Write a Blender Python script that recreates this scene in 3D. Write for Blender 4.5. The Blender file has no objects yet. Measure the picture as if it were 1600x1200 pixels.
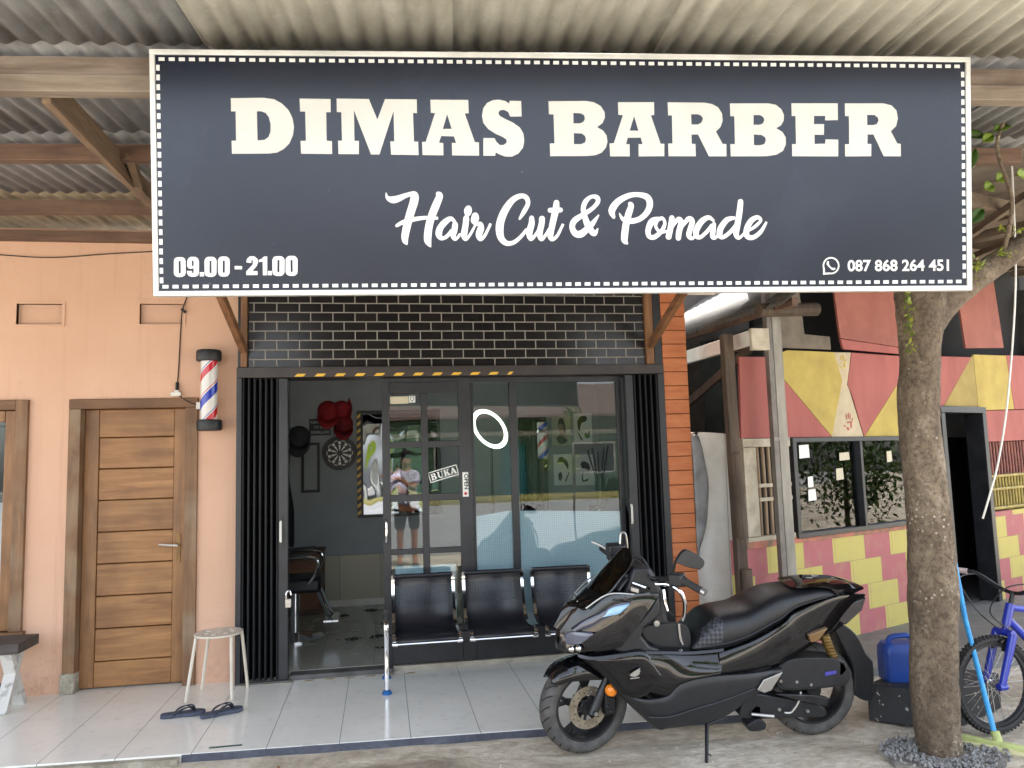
import bpy, bmesh, math, random
from mathutils import Vector, Matrix, Euler
random.seed(7)
R = math.radians
scene = bpy.context.scene
COL = scene.collection

# ------------------------------------------------------------------ camera, sky, sun, exposure
cam_d = bpy.data.cameras.new("camera")
cam = bpy.data.objects.new("camera", cam_d)
COL.objects.link(cam)
scene.camera = cam
cam_d.sensor_width = 36.0
cam_d.lens = 27.0
cam_d.clip_start = 0.05
cam_d.clip_end = 500.0
def camera_matrix(yaw, pitch, roll, loc):
    f = Vector((math.sin(yaw)*math.cos(pitch), math.cos(yaw)*math.cos(pitch), math.sin(pitch)))
    r0 = Vector((math.cos(yaw), -math.sin(yaw), 0)); u0 = r0.cross(f)
    r = math.cos(roll)*r0 - math.sin(roll)*u0
    u = math.sin(roll)*r0 + math.cos(roll)*u0
    m = Matrix((r, u, -f)).transposed().to_4x4()
    m.translation = Vector(loc)
    return m
cam.matrix_world = camera_matrix(R(9.7), R(5.7), R(1.68), (0, 0, 1.55))

SUN_EL, SUN_AZ = 60.0, 25.0          # azimuth measured from +Y towards +X
world = bpy.data.worlds.new("World"); scene.world = world
world.use_nodes = True
wn = world.node_tree.nodes; wl = world.node_tree.links
sky = wn.new("ShaderNodeTexSky"); sky.sky_type = 'NISHITA'; sky.sun_disc = False
sky.sun_elevation = R(SUN_EL); sky.sun_rotation = R(SUN_AZ)
sky.air_density = 1.0; sky.dust_density = 2.5; sky.ozone_density = 1.0
hs = wn.new("ShaderNodeHueSaturation"); hs.inputs['Saturation'].default_value = 0.45     # hazy, milky tropical sky
wl.new(sky.outputs[0], hs.inputs['Color']); wl.new(hs.outputs[0], wn["Background"].inputs[0])
wn["Background"].inputs[1].default_value = 0.15
sun_d = bpy.data.lights.new("sun", 'SUN'); sun_d.energy = 3.6; sun_d.angle = R(0.5)
sun_d.color = (1.0, 0.95, 0.87)
sun = bpy.data.objects.new("sun", sun_d); COL.objects.link(sun)
sdir = Vector((math.sin(R(SUN_AZ))*math.cos(R(SUN_EL)), math.cos(R(SUN_AZ))*math.cos(R(SUN_EL)), math.sin(R(SUN_EL))))
sun.rotation_euler = sdir.to_track_quat('Z', 'Y').to_euler()
sun.location = (0, -5, 12)
scene.view_settings.view_transform = 'Standard'
scene.view_settings.look = 'None'
scene.view_settings.exposure = 2.55
scene.view_settings.gamma = 1.0
scene.render.engine = 'CYCLES'
scene.cycles.max_bounces = 10
scene.cycles.diffuse_bounces = 5
scene.cycles.glossy_bounces = 5
scene.cycles.transparent_max_bounces = 16
scene.cycles.sample_clamp_indirect = 6.0
scene.cycles.use_denoising = True

# ------------------------------------------------------------------ materials
def lin(c):
    c = c/255.0
    return c/12.92 if c <= 0.04045 else ((c+0.055)/1.055)**2.4
def rgb(r, g, b): return (lin(r), lin(g), lin(b), 1.0)
MATS = {}
def nd(nt, t, **kw):
    n = nt.nodes.new(t)
    for k, v in kw.items():
        if k in n.inputs: n.inputs[k].default_value = v
        else: setattr(n, k, v)
    return n
def base(name):
    m = bpy.data.materials.new(name); m.use_nodes = True
    MATS[name] = m
    return m, m.node_tree, m.node_tree.nodes["Principled BSDF"]
def coords(nt, kind='Object', scale=(1, 1, 1), rot=(0, 0, 0), loc=(0, 0, 0)):
    tc = nt.nodes.new("ShaderNodeTexCoord")
    mp = nt.nodes.new("ShaderNodeMapping")
    mp.inputs['Scale'].default_value = scale; mp.inputs['Rotation'].default_value = rot
    mp.inputs['Location'].default_value = loc
    nt.links.new(tc.outputs[kind], mp.inputs['Vector'])
    return mp.outputs['Vector']
def ramp(nt, src, stops):
    r = nt.nodes.new("ShaderNodeValToRGB")
    el = r.color_ramp.elements
    while len(el) < len(stops): el.new(0.5)
    for e, (p, c) in zip(el, stops): e.position = p; e.color = c
    nt.links.new(src, r.inputs[0])
    return r.outputs[0]
def mixc(nt, fac, a, b):
    n = nt.nodes.new("ShaderNodeMix"); n.data_type = 'RGBA'
    for sock, v in ((n.inputs[0], fac), (n.inputs[6], a), (n.inputs[7], b)):
        if hasattr(v, 'is_linked'): nt.links.new(v, sock)
        else: sock.default_value = v
    return n.outputs[2]
def mth(nt, op, a, b=None, c=None):
    n = nt.nodes.new("ShaderNodeMath"); n.operation = op
    for i, v in enumerate((a, b, c)):
        if v is None: continue
        if hasattr(v, 'is_linked'): nt.links.new(v, n.inputs[i])
        else: n.inputs[i].default_value = v
    return n.outputs[0]
def bump(nt, bs, h, strength=0.3, dist=0.01):
    b = nt.nodes.new("ShaderNodeBump"); b.inputs['Strength'].default_value = strength
    b.inputs['Distance'].default_value = dist
    nt.links.new(h, b.inputs['Height']); nt.links.new(b.outputs[0], bs.inputs['Normal'])
def mat(name, c1, c2=None, rough=0.6, metal=0.0, scale=6.0, stretch=(1, 1, 1), bmp=0.0, bscale=None,
        spec=0.5, detail=6.0, coat=0.0, lo=0.35, hi=0.65, rvar=0.0):
    m, nt, bs = base(name)
    bs.inputs['Roughness'].default_value = rough; bs.inputs['Metallic'].default_value = metal
    bs.inputs['Specular IOR Level'].default_value = spec
    if coat: bs.inputs['Coat Weight'].default_value = coat; bs.inputs['Coat Roughness'].default_value = 0.04
    v = coords(nt, 'Object', stretch)
    n = nd(nt, "ShaderNodeTexNoise", Scale=scale, Detail=detail, Roughness=0.6)
    nt.links.new(v, n.inputs['Vector'])
    if c2 is None: c2 = tuple(x*0.8 for x in c1[:3])+(1,)
    nt.links.new(ramp(nt, n.outputs['Fac'], [(lo, c2), (hi, c1)]), bs.inputs['Base Color'])
    if rvar:
        nt.links.new(mth(nt, 'MULTIPLY_ADD', n.outputs['Fac'], rvar, rough-rvar*0.5), bs.inputs['Roughness'])
    if bmp:
        n2 = nd(nt, "ShaderNodeTexNoise", Scale=bscale or scale*6, Detail=5.0, Roughness=0.6)
        nt.links.new(v, n2.inputs['Vector'])
        bump(nt, bs, n2.outputs['Fac'], bmp, 0.01)
    return m
def wood(name, c1, c2, grain='X', rough=0.55, scale=1.0, bmp=0.15, dark=None):
    m, nt, bs = base(name)
    st = {'X': (1.2, 14, 14), 'Z': (14, 14, 1.2), 'Y': (14, 1.2, 14)}[grain]
    v = coords(nt, 'Object', tuple(s*scale for s in st))
    n = nd(nt, "ShaderNodeTexNoise", Scale=1.6, Detail=8.0, Roughness=0.65, Distortion=0.6)
    nt.links.new(v, n.inputs['Vector'])
    v2 = coords(nt, 'Object', (1, 1, 1))
    n2 = nd(nt, "ShaderNodeTexNoise", Scale=3.0, Detail=3.0); nt.links.new(v2, n2.inputs['Vector'])
    col = ramp(nt, n.outputs['Fac'], [(0.3, c2), (0.68, c1)])
    col = mixc(nt, ramp(nt, n2.outputs['Fac'], [(0.45, (0, 0, 0, 1)), (0.75, (0.7, 0.7, 0.7, 1))]), col, dark or tuple(x*0.6 for x in c2[:3])+(1,))
    nt.links.new(col, bs.inputs['Base Color'])
    bs.inputs['Roughness'].default_value = rough
    bump(nt, bs, n.outputs['Fac'], bmp, 0.004)
    return m
def plain(name, c, rough=0.5, metal=0.0, spec=0.5, coat=0.0, emit=0.0):
    m, nt, bs = base(name)
    bs.inputs['Base Color'].default_value = c; bs.inputs['Roughness'].default_value = rough
    bs.inputs['Metallic'].default_value = metal; bs.inputs['Specular IOR Level'].default_value = spec
    if coat: bs.inputs['Coat Weight'].default_value = coat; bs.inputs['Coat Roughness'].default_value = 0.03
    if emit:
        bs.inputs['Emission Color'].default_value = c; bs.inputs['Emission Strength'].default_value = emit
    return m
def glass(name, tint=(0.92, 0.95, 0.95, 1), gain=1.0, rough=0.0, wave=0.0):
    m = bpy.data.materials.new(name); m.use_nodes = True; MATS[name] = m
    nt = m.node_tree; nt.nodes.remove(nt.nodes["Principled BSDF"])
    out = nt.nodes["Material Output"]
    tr = nd(nt, "ShaderNodeBsdfTransparent", Color=tint); gl = nd(nt, "ShaderNodeBsdfGlossy", Roughness=rough)
    fr = nd(nt, "ShaderNodeFresnel", IOR=1.52)
    mx = nt.nodes.new("ShaderNodeMixShader")
    nt.links.new(mth(nt, 'MULTIPLY', fr.outputs[0], gain), mx.inputs[0])
    nt.links.new(tr.outputs[0], mx.inputs[1]); nt.links.new(gl.outputs[0], mx.inputs[2])
    nt.links.new(mx.outputs[0], out.inputs[0])
    if wave:
        v = coords(nt, 'Object'); n = nd(nt, "ShaderNodeTexNoise", Scale=2.0, Detail=1.0); nt.links.new(v, n.inputs['Vector'])
        b = nt.nodes.new("ShaderNodeBump"); b.inputs['Strength'].default_value = wave; b.inputs['Distance'].default_value = 0.02
        nt.links.new(n.outputs['Fac'], b.inputs['Height']); nt.links.new(b.outputs[0], gl.inputs['Normal']); nt.links.new(b.outputs[0], fr.inputs['Normal'])
    return m

# ------------------------------------------------------------------ mesh helpers
def new(): return bmesh.new()
def box(bm, x0, x1, y0, y1, z0, z1):
    vs = [bm.verts.new((x, y, z)) for x in (x0, x1) for y in (y0, y1) for z in (z0, z1)]
    for f in ((0, 1, 3, 2), (4, 6, 7, 5), (0, 4, 5, 1), (2, 3, 7, 6), (0, 2, 6, 4), (1, 5, 7, 3)):
        bm.faces.new([vs[i] for i in f])
    return vs
def obox(bm, p0, p1, w, h, up=(0, 0, 1)):
    """beam of width w (sideways) and height h from p0 to p1"""
    p0 = Vector(p0); p1 = Vector(p1); d = (p1-p0).normalized()
    s = d.cross(Vector(up)).normalized(); u = s.cross(d)
    vs = [bm.verts.new(p + s*a*w/2 + u*b*h/2) for p in (p0, p1) for a in (-1, 1) for b in (-1, 1)]
    for f in ((0, 1, 3, 2), (4, 6, 7, 5), (0, 4, 5, 1), (2, 3, 7, 6), (0, 2, 6, 4), (1, 5, 7, 3)):
        bm.faces.new([vs[i] for i in f])
def catmull(pts, n=6):
    P = [Vector(p) for p in pts]
    if len(P) < 3: return P
    out = []
    for i in range(len(P)-1):
        p0 = P[max(i-1, 0)]; p1 = P[i]; p2 = P[i+1]; p3 = P[min(i+2, len(P)-1)]
        for k in range(n):
            t = k/n
            out.append(0.5*((2*p1)+(p2-p0)*t+(2*p0-5*p1+4*p2-p3)*t*t+(3*p1-p0-3*p2+p3)*t**3))
    out.append(P[-1]); return out
def tube(bm, pts, r, seg=10, smooth=0, caps=True):
    rs = list(r) if hasattr(r, '__len__') else [r]*len(pts)
    if smooth:
        q = catmull([Vector((*p, 0)) if False else Vector(p) for p in pts], smooth)
        rr = []
        for i in range(len(pts)-1):
            for k in range(smooth): rr.append(rs[i]+(rs[i+1]-rs[i])*k/smooth)
        rr.append(rs[-1]); pts, rs = q, rr
    P = [Vector(p) for p in pts]; rings = []
    d0 = (P[1]-P[0]).normalized()
    ref = Vector((0, 0, 1)) if abs(d0.z) < 0.9 else Vector((1, 0, 0))
    s = d0.cross(ref).normalized()
    for i, p in enumerate(P):
        d = (P[min(i+1, len(P)-1)]-P[max(i-1, 0)]).normalized()
        s = (s - d*s.dot(d)).normalized(); u = d.cross(s)
        rings.append([bm.verts.new(p + (s*math.cos(2*math.pi*k/seg)+u*math.sin(2*math.pi*k/seg))*rs[i]) for k in range(seg)])
    for a, b in zip(rings, rings[1:]):
        for k in range(seg): bm.faces.new((a[k], a[(k+1) % seg], b[(k+1) % seg], b[k]))
    if caps:
        bm.faces.new(rings[0][::-1]); bm.faces.new(rings[-1])
def lathe(bm, prof, center=(0, 0, 0), axis='Z', seg=32, mtx=None):
    """prof: list of (radius, height) closed or open; revolved around axis"""
    c = Vector(center); rings = []
    for r, h in prof:
        ring = []
        for k in range(seg):
            a = 2*math.pi*k/seg
            v = {'Z': Vector((r*math.cos(a), r*math.sin(a), h)), 'Y': Vector((r*math.cos(a), h, r*math.sin(a))), 'X': Vector((h, r*math.cos(a), r*math.sin(a)))}[axis]
            if mtx: v = mtx @ v
            ring.append(bm.verts.new(v + c))
        rings.append(ring)
    for a, b in zip(rings, rings[1:]):
        for k in range(seg):
            try: bm.faces.new((a[k], a[(k+1) % seg], b[(k+1) % seg], b[k]))
            except ValueError: pass
    return rings
def disc_cyl(bm, center, r, h, axis='Z', seg=32, mtx=None):
    rings = lathe(bm, [(r, -h/2), (r, h/2)], center, axis, seg, mtx)
    bm.faces.new(rings[0][::-1]); bm.faces.new(rings[1])
def poly_fill(bm, loops):
    """flat filled outline with holes; loops are lists of 3-D points. returns new faces"""
    es = []; 
    for lp in loops:
        vs = [bm.verts.new(p) for p in lp]
        for i in range(len(vs)): es.append(bm.edges.new((vs[i], vs[(i+1) % len(vs)])))
    g = bmesh.ops.triangle_fill(bm, use_beauty=True, use_dissolve=False, edges=es)
    return [f for f in g['geom'] if isinstance(f, bmesh.types.BMFace)]
def prism(bm, loops, off):
    """filled outline extruded by the vector off"""
    fs = poly_fill(bm, loops); off = Vector(off)
    ext = bmesh.ops.extrude_face_region(bm, geom=fs)
    bmesh.ops.translate(bm, vec=off, verts=[v for v in ext['geom'] if isinstance(v, bmesh.types.BMVert)])
def resample(pts, n, smooth=True):
    P = catmull(pts, 8) if smooth and len(pts) > 2 else [Vector(p) for p in pts]
    L = [0]
    for a, b in zip(P, P[1:]): L.append(L[-1]+(b-a).length)
    out = []; j = 0
    for i in range(n):
        t = L[-1]*i/(n-1)
        while j < len(L)-2 and L[j+1] < t: j += 1
        f = (t-L[j])/max(L[j+1]-L[j], 1e-9)
        out.append(P[j].lerp(P[j+1], min(max(f, 0), 1)))
    return out
def noise_grid(bm, pts_rows):
    rows = [[bm.verts.new(p) for p in r] for r in pts_rows]
    for a, b in zip(rows, rows[1:]):
        for i in range(len(a)-1): bm.faces.new((a[i], a[i+1], b[i+1], b[i]))
def holes_wall(bm, x0, x1, z0, z1, holes, y0, y1):
    """wall in the XZ plane between y0 and y1 with rectangular holes (xa,xb,za,zb)"""
    xs = sorted({x0, x1, *[h[0] for h in holes], *[h[1] for h in holes]}); xs = [x for x in xs if x0 <= x <= x1]
    zs = sorted({z0, z1, *[h[2] for h in holes], *[h[3] for h in holes]}); zs = [z for z in zs if z0 <= z <= z1]
    def solid(i, j):
        if i < 0 or j < 0 or i >= len(xs)-1 or j >= len(zs)-1: return False
        cx = (xs[i]+xs[i+1])/2; cz = (zs[j]+zs[j+1])/2
        return not any(h[0] < cx < h[1] and h[2] < cz < h[3] for h in holes)
    def q(*p): bm.faces.new([bm.verts.new(v) for v in p])
    for i in range(len(xs)-1):
        for j in range(len(zs)-1):
            if not solid(i, j): continue
            a, b, c, d = xs[i], xs[i+1], zs[j], zs[j+1]
            q((a, y0, c), (b, y0, c), (b, y0, d), (a, y0, d)); q((a, y1, c), (a, y1, d), (b, y1, d), (b, y1, c))
            if not solid(i-1, j): q((a, y0, c), (a, y0, d), (a, y1, d), (a, y1, c))
            if not solid(i+1, j): q((b, y0, c), (b, y1, c), (b, y1, d), (b, y0, d))
            if not solid(i, j-1): q((a, y0, c), (a, y1, c), (b, y1, c), (b, y0, c))
            if not solid(i, j+1): q((a, y0, d), (b, y0, d), (b, y1, d), (a, y1, d))
    bmesh.ops.remove_doubles(bm, verts=bm.verts, dist=1e-5)
def obj(name, bm, m, parent=None, bev=0.0, smooth=True, ang=35, local=False, solid=0.0, sub=0):
    """links bm as ONE object; vertices are given in world space unless local"""
    bmesh.ops.recalc_face_normals(bm, faces=bm.faces)
    if parent is not None and not local:
        bm.transform(wmat(parent).inverted())
    me = bpy.data.meshes.new(name); bm.to_mesh(me); bm.free()
    me.materials.append(m)
    if smooth:
        for p in me.polygons: p.use_smooth = True
        me.set_sharp_from_angle(angle=R(ang))
    o = bpy.data.objects.new(name, me); COL.objects.link(o)
    if parent is not None: o.parent = parent
    if solid:
        md = o.modifiers.new("solid", 'SOLIDIFY'); md.thickness = solid; md.offset = 0
    if bev:
        md = o.modifiers.new("bevel", 'BEVEL'); md.width = bev; md.segments = 2; md.limit_method = 'ANGLE'; md.angle_limit = R(40)
    if sub:
        md = o.modifiers.new("sub", 'SUBSURF'); md.levels = sub; md.render_levels = sub
    return o
def wmat(o):
    m = o.matrix_basis.copy()
    p = o.parent
    while p is not None:
        m = p.matrix_basis @ m; p = p.parent
    return m
def thing(name, label, cat, loc=(0, 0, 0), rz=0.0, group=None, mtx=None):
    o = bpy.data.objects.new(name, None); COL.objects.link(o)
    o.empty_display_size = 0.1
    if mtx is not None: o.matrix_basis = mtx
    else:
        o.location = loc; o.rotation_euler = (0, 0, rz)
        o.matrix_basis = Matrix.Translation(Vector(loc)) @ Matrix.Rotation(rz, 4, 'Z')
    return tag(o, label, cat, group)
def tag(o, label, cat, group=None):
    o['label'] = label; o['category'] = cat
    if group: o['group'] = group
    return o
def structure(o): o['kind'] = 'structure'; return o
def dup(root, loc=None, rz=None, label=None, mtx=None):
    r = root.copy(); COL.objects.link(r)
    if mtx is not None: r.matrix_basis = mtx
    elif loc is not None:
        r.matrix_basis = Matrix.Translation(Vector(loc)) @ Matrix.Rotation(rz or 0.0, 4, 'Z')
    if label: r['label'] = label
    for ch in list(root.children):
        c = ch.copy(); COL.objects.link(c); c.parent = r
        for g in list(ch.children):
            d = g.copy(); COL.objects.link(d); d.parent = c
    return r
def text_loops_mesh(txt, mtx, m, name, parent, size=1.0, offset=0.0, extrude=0.0, align='LEFT', sx=1.0):
    cu = bpy.data.curves.new(name, 'FONT'); cu.body = txt; cu.size = size; cu.offset = offset; cu.extrude = extrude
    cu.align_x = align; cu.resolution_u = 4
    t = bpy.data.objects.new(name+"_src", cu); COL.objects.link(t)
    bpy.context.view_layer.update()
    me = bpy.data.meshes.new_from_object(t.evaluated_get(bpy.context.evaluated_depsgraph_get()))
    bpy.data.objects.remove(t); bpy.data.curves.remove(cu)
    me.transform(Matrix.Diagonal((sx, 1, 1, 1)))
    w = max((v.co.x for v in me.vertices), default=0)
    mm = mtx if parent is None else wmat(parent).inverted() @ mtx
    me.transform(mm); me.name = name
    me.materials.clear(); me.materials.append(m)
    o = bpy.data.objects.new(name, me); COL.objects.link(o)
    if parent is not None: o.parent = parent
    return o
def frame_mtx(origin, xdir, updir):
    """plane frame: local X along xdir, local Y along updir, local Z = out of the plane"""
    x = Vector(xdir).normalized(); n = x.cross(Vector(updir)).normalized(); y = n.cross(x)
    m = Matrix((x, y, n)).transposed().to_4x4(); m.translation = Vector(origin); return m

# ------------------------------------------------------------------ measured outlines: sign lettering (mm on the sign face), scooter (metres in its own frame)
LETTERS= [[[[-1299,283],[-1176,285],[-1138,280],[-1109,264],[-1085,240],[-1070,209],[-1065,177],[-1069,145],[-1083,113],[-1104,92],[-1130,78],[-1164,74],[-1298,73],[-1299,122],[-1282,123],[-1282,233],[-1299,233]],[[-1203,234],[-1186,234],[-1169,227],[-1158,211],[-1152,184],[-1153,158],[-1161,137],[-1176,126],[-1202,124]]],[[[-1042,283],[-926,282],[-926,232],[-943,232],[-943,124],[-923,122],[-923,73],[-1040,74],[-1041,123],[-1021,123],[-1022,234],[-1041,234]]],[[[-903,284],[-781,283],[-750,205],[-720,283],[-599,283],[-599,230],[-614,231],[-612,122],[-596,121],[-595,70],[-700,71],[-702,122],[-687,122],[-688,238],[-744,72],[-776,72],[-838,239],[-838,124],[-821,123],[-822,73],[-899,73],[-900,124],[-885,124],[-886,232],[-903,233]]],[[[-547,282],[-402,282],[-401,231],[-416,230],[-379,121],[-363,119],[-363,68],[-467,69],[-467,117],[-451,117],[-459,142],[-508,143],[-516,118],[-500,116],[-500,69],[-580,70],[-581,120],[-567,121],[-530,231],[-546,232]],[[-484,227],[-467,171],[-501,170]]],[[[-243,280],[-198,279],[-197,220],[-241,219],[-249,237],[-265,245],[-280,243],[-287,233],[-282,222],[-265,212],[-231,196],[-204,177],[-191,154],[-188,127],[-193,100],[-211,77],[-236,65],[-263,65],[-286,74],[-299,81],[-301,68],[-347,68],[-346,136],[-303,136],[-295,121],[-282,109],[-267,110],[-256,119],[-257,131],[-270,140],[-301,154],[-327,171],[-345,194],[-350,221],[-345,250],[-330,271],[-307,282],[-284,284],[-260,279],[-244,269]]],[[[-92,279],[54,281],[85,276],[111,262],[126,239],[127,217],[118,196],[96,180],[119,167],[133,148],[136,124],[130,101],[114,82],[91,72],[59,68],[-88,67],[-89,116],[-71,117],[-73,228],[-91,229]],[[4,234],[34,233],[46,226],[49,213],[44,201],[30,194],[4,194]],[[5,156],[37,155],[49,145],[52,132],[48,120],[33,114],[5,114]]],[[[179,277],[321,278],[321,228],[308,227],[345,117],[360,116],[359,68],[258,67],[258,115],[274,115],[267,140],[216,139],[209,115],[223,114],[223,67],[146,67],[144,117],[161,118],[198,227],[180,228]],[[242,223],[258,167],[224,167]]],[[[375,278],[523,277],[551,272],[575,259],[590,235],[592,207],[583,182],[565,165],[591,117],[606,116],[606,68],[536,68],[494,153],[468,153],[468,117],[483,116],[484,68],[376,68],[375,117],[392,118],[391,227],[376,227]],[[467,232],[495,232],[509,225],[514,214],[508,200],[494,192],[468,192]]],[[[622,275],[775,276],[805,271],[828,253],[838,231],[836,208],[825,190],[806,179],[830,165],[844,143],[844,115],[832,90],[806,75],[767,69],[623,68],[622,116],[640,116],[639,225],[623,225]],[[716,230],[743,230],[756,221],[759,210],[752,197],[738,192],[715,192]],[[716,154],[748,152],[762,142],[764,130],[758,117],[742,112],[716,112]]],[[[868,277],[1055,278],[1055,212],[1003,211],[1004,228],[959,228],[958,196],[999,196],[998,154],[960,154],[960,118],[1003,119],[1004,136],[1056,135],[1055,69],[869,69],[869,117],[885,117],[884,227],[869,227]]],[[[1084,278],[1241,279],[1274,271],[1294,251],[1299,220],[1292,190],[1270,169],[1296,121],[1310,119],[1310,70],[1240,70],[1199,156],[1175,156],[1174,119],[1190,118],[1189,70],[1083,69],[1083,117],[1100,118],[1100,228],[1084,228]],[[1174,233],[1204,233],[1218,222],[1220,210],[1213,197],[1198,193],[1174,193]]]]
SCRIPT= [[[-721,-75,4],[-716,-93,14],[-697,-101,26],[-676,-97,25],[-650,-86,19],[-626,-79,18],[-613,-85,30],[-616,-111,32],[-630,-154,31],[-642,-197,30],[-651,-237,28],[-651,-258,22],[-644,-272,5]],[[-682,-200,12],[-658,-187,16],[-621,-177,17],[-572,-170,14],[-524,-172,11]],[[-522,-79,19],[-517,-88,26],[-533,-126,30],[-549,-166,29],[-560,-206,29],[-565,-249,29],[-562,-266,22],[-554,-282,5]],[[-457,-191,11],[-474,-174,17],[-495,-185,23],[-516,-209,25],[-522,-234,25],[-512,-249,16],[-493,-243,14],[-470,-219,16]],[[-459,-197,22],[-462,-219,23],[-467,-240,20],[-458,-253,12],[-439,-233,11]],[[-416,-173,23],[-419,-200,23],[-425,-237,24],[-418,-254,12],[-401,-234,11],[-382,-200,9]],[[-406,-130,12],[-407,-136,25],[-409,-144,30],[-410,-153,25],[-412,-160,12]],[[-381,-157,12],[-381,-163,25],[-382,-173,31],[-385,-183,25],[-377,-194,16],[-362,-194,16],[-360,-210,25],[-368,-237,25],[-361,-254,14],[-344,-237,12],[-322,-193,10]],[[-210,-175,9],[-193,-148,17],[-177,-117,17],[-183,-94,19],[-204,-87,19],[-235,-102,23],[-264,-139,28],[-283,-182,30],[-288,-219,30],[-282,-250,25],[-262,-269,20],[-234,-266,16],[-206,-244,14],[-183,-216,12]],[[-163,-172,19],[-164,-195,24],[-173,-229,25],[-167,-253,16],[-150,-238,12],[-138,-220,12]],[[-123,-175,23],[-125,-195,23],[-133,-232,23],[-126,-255,14],[-110,-238,12],[-94,-213,12]],[[-66,-113,22],[-69,-139,26],[-78,-176,25],[-88,-220,23],[-91,-244,22],[-82,-255,14],[-63,-238,12],[-41,-195,10]],[[-91,-142,19],[-49,-141,19]],[[94,-214,5],[79,-233,21],[56,-201,26],[43,-164,20],[38,-136,19],[48,-108,19],[70,-90,14],[92,-93,19],[95,-111,17],[73,-136,16],[35,-161,19],[3,-183,23],[-6,-208,22],[6,-232,25],[28,-234,28],[53,-214,23],[75,-192,19],[99,-160,5]],[[157,-169,13],[150,-143,27],[174,-109,25],[217,-86,21],[255,-82,19],[289,-92,25],[300,-118,25],[288,-151,23],[258,-177,21],[220,-185,21],[192,-176,15],[179,-153,3]],[[222,-118,17],[226,-126,22],[216,-155,26],[205,-197,27],[198,-248,27],[200,-263,21],[210,-273,6]],[[344,-175,13],[309,-185,25],[292,-219,22],[296,-244,19],[317,-247,19],[345,-223,17],[358,-194,13],[348,-173,12],[331,-181,11],[322,-206,12],[339,-227,12],[367,-225,11]],[[386,-173,21],[382,-202,23],[371,-251,23]],[[382,-215,11],[410,-178,17],[423,-190,22],[414,-227,23],[411,-253,21]],[[420,-215,11],[451,-177,19],[467,-186,21],[459,-215,21],[453,-240,21],[465,-253,13],[486,-236,11]],[[551,-183,11],[532,-171,17],[506,-185,23],[485,-215,24],[482,-240,22],[497,-249,15],[523,-228,15],[547,-200,15]],[[553,-198,17],[549,-224,21],[547,-245,19],[557,-251,13],[577,-232,11]],[[633,-173,13],[605,-181,21],[581,-211,24],[575,-236,23],[587,-249,16],[618,-228,16],[642,-198,13]],[[660,-110,22],[655,-152,24],[646,-203,24],[641,-237,22],[652,-252,13],[676,-232,11]],[[683,-228,8],[717,-207,13],[740,-183,12],[726,-171,17],[700,-186,22],[683,-220,24],[685,-245,21],[708,-250,18],[739,-228,16],[763,-189,9]]]
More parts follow.
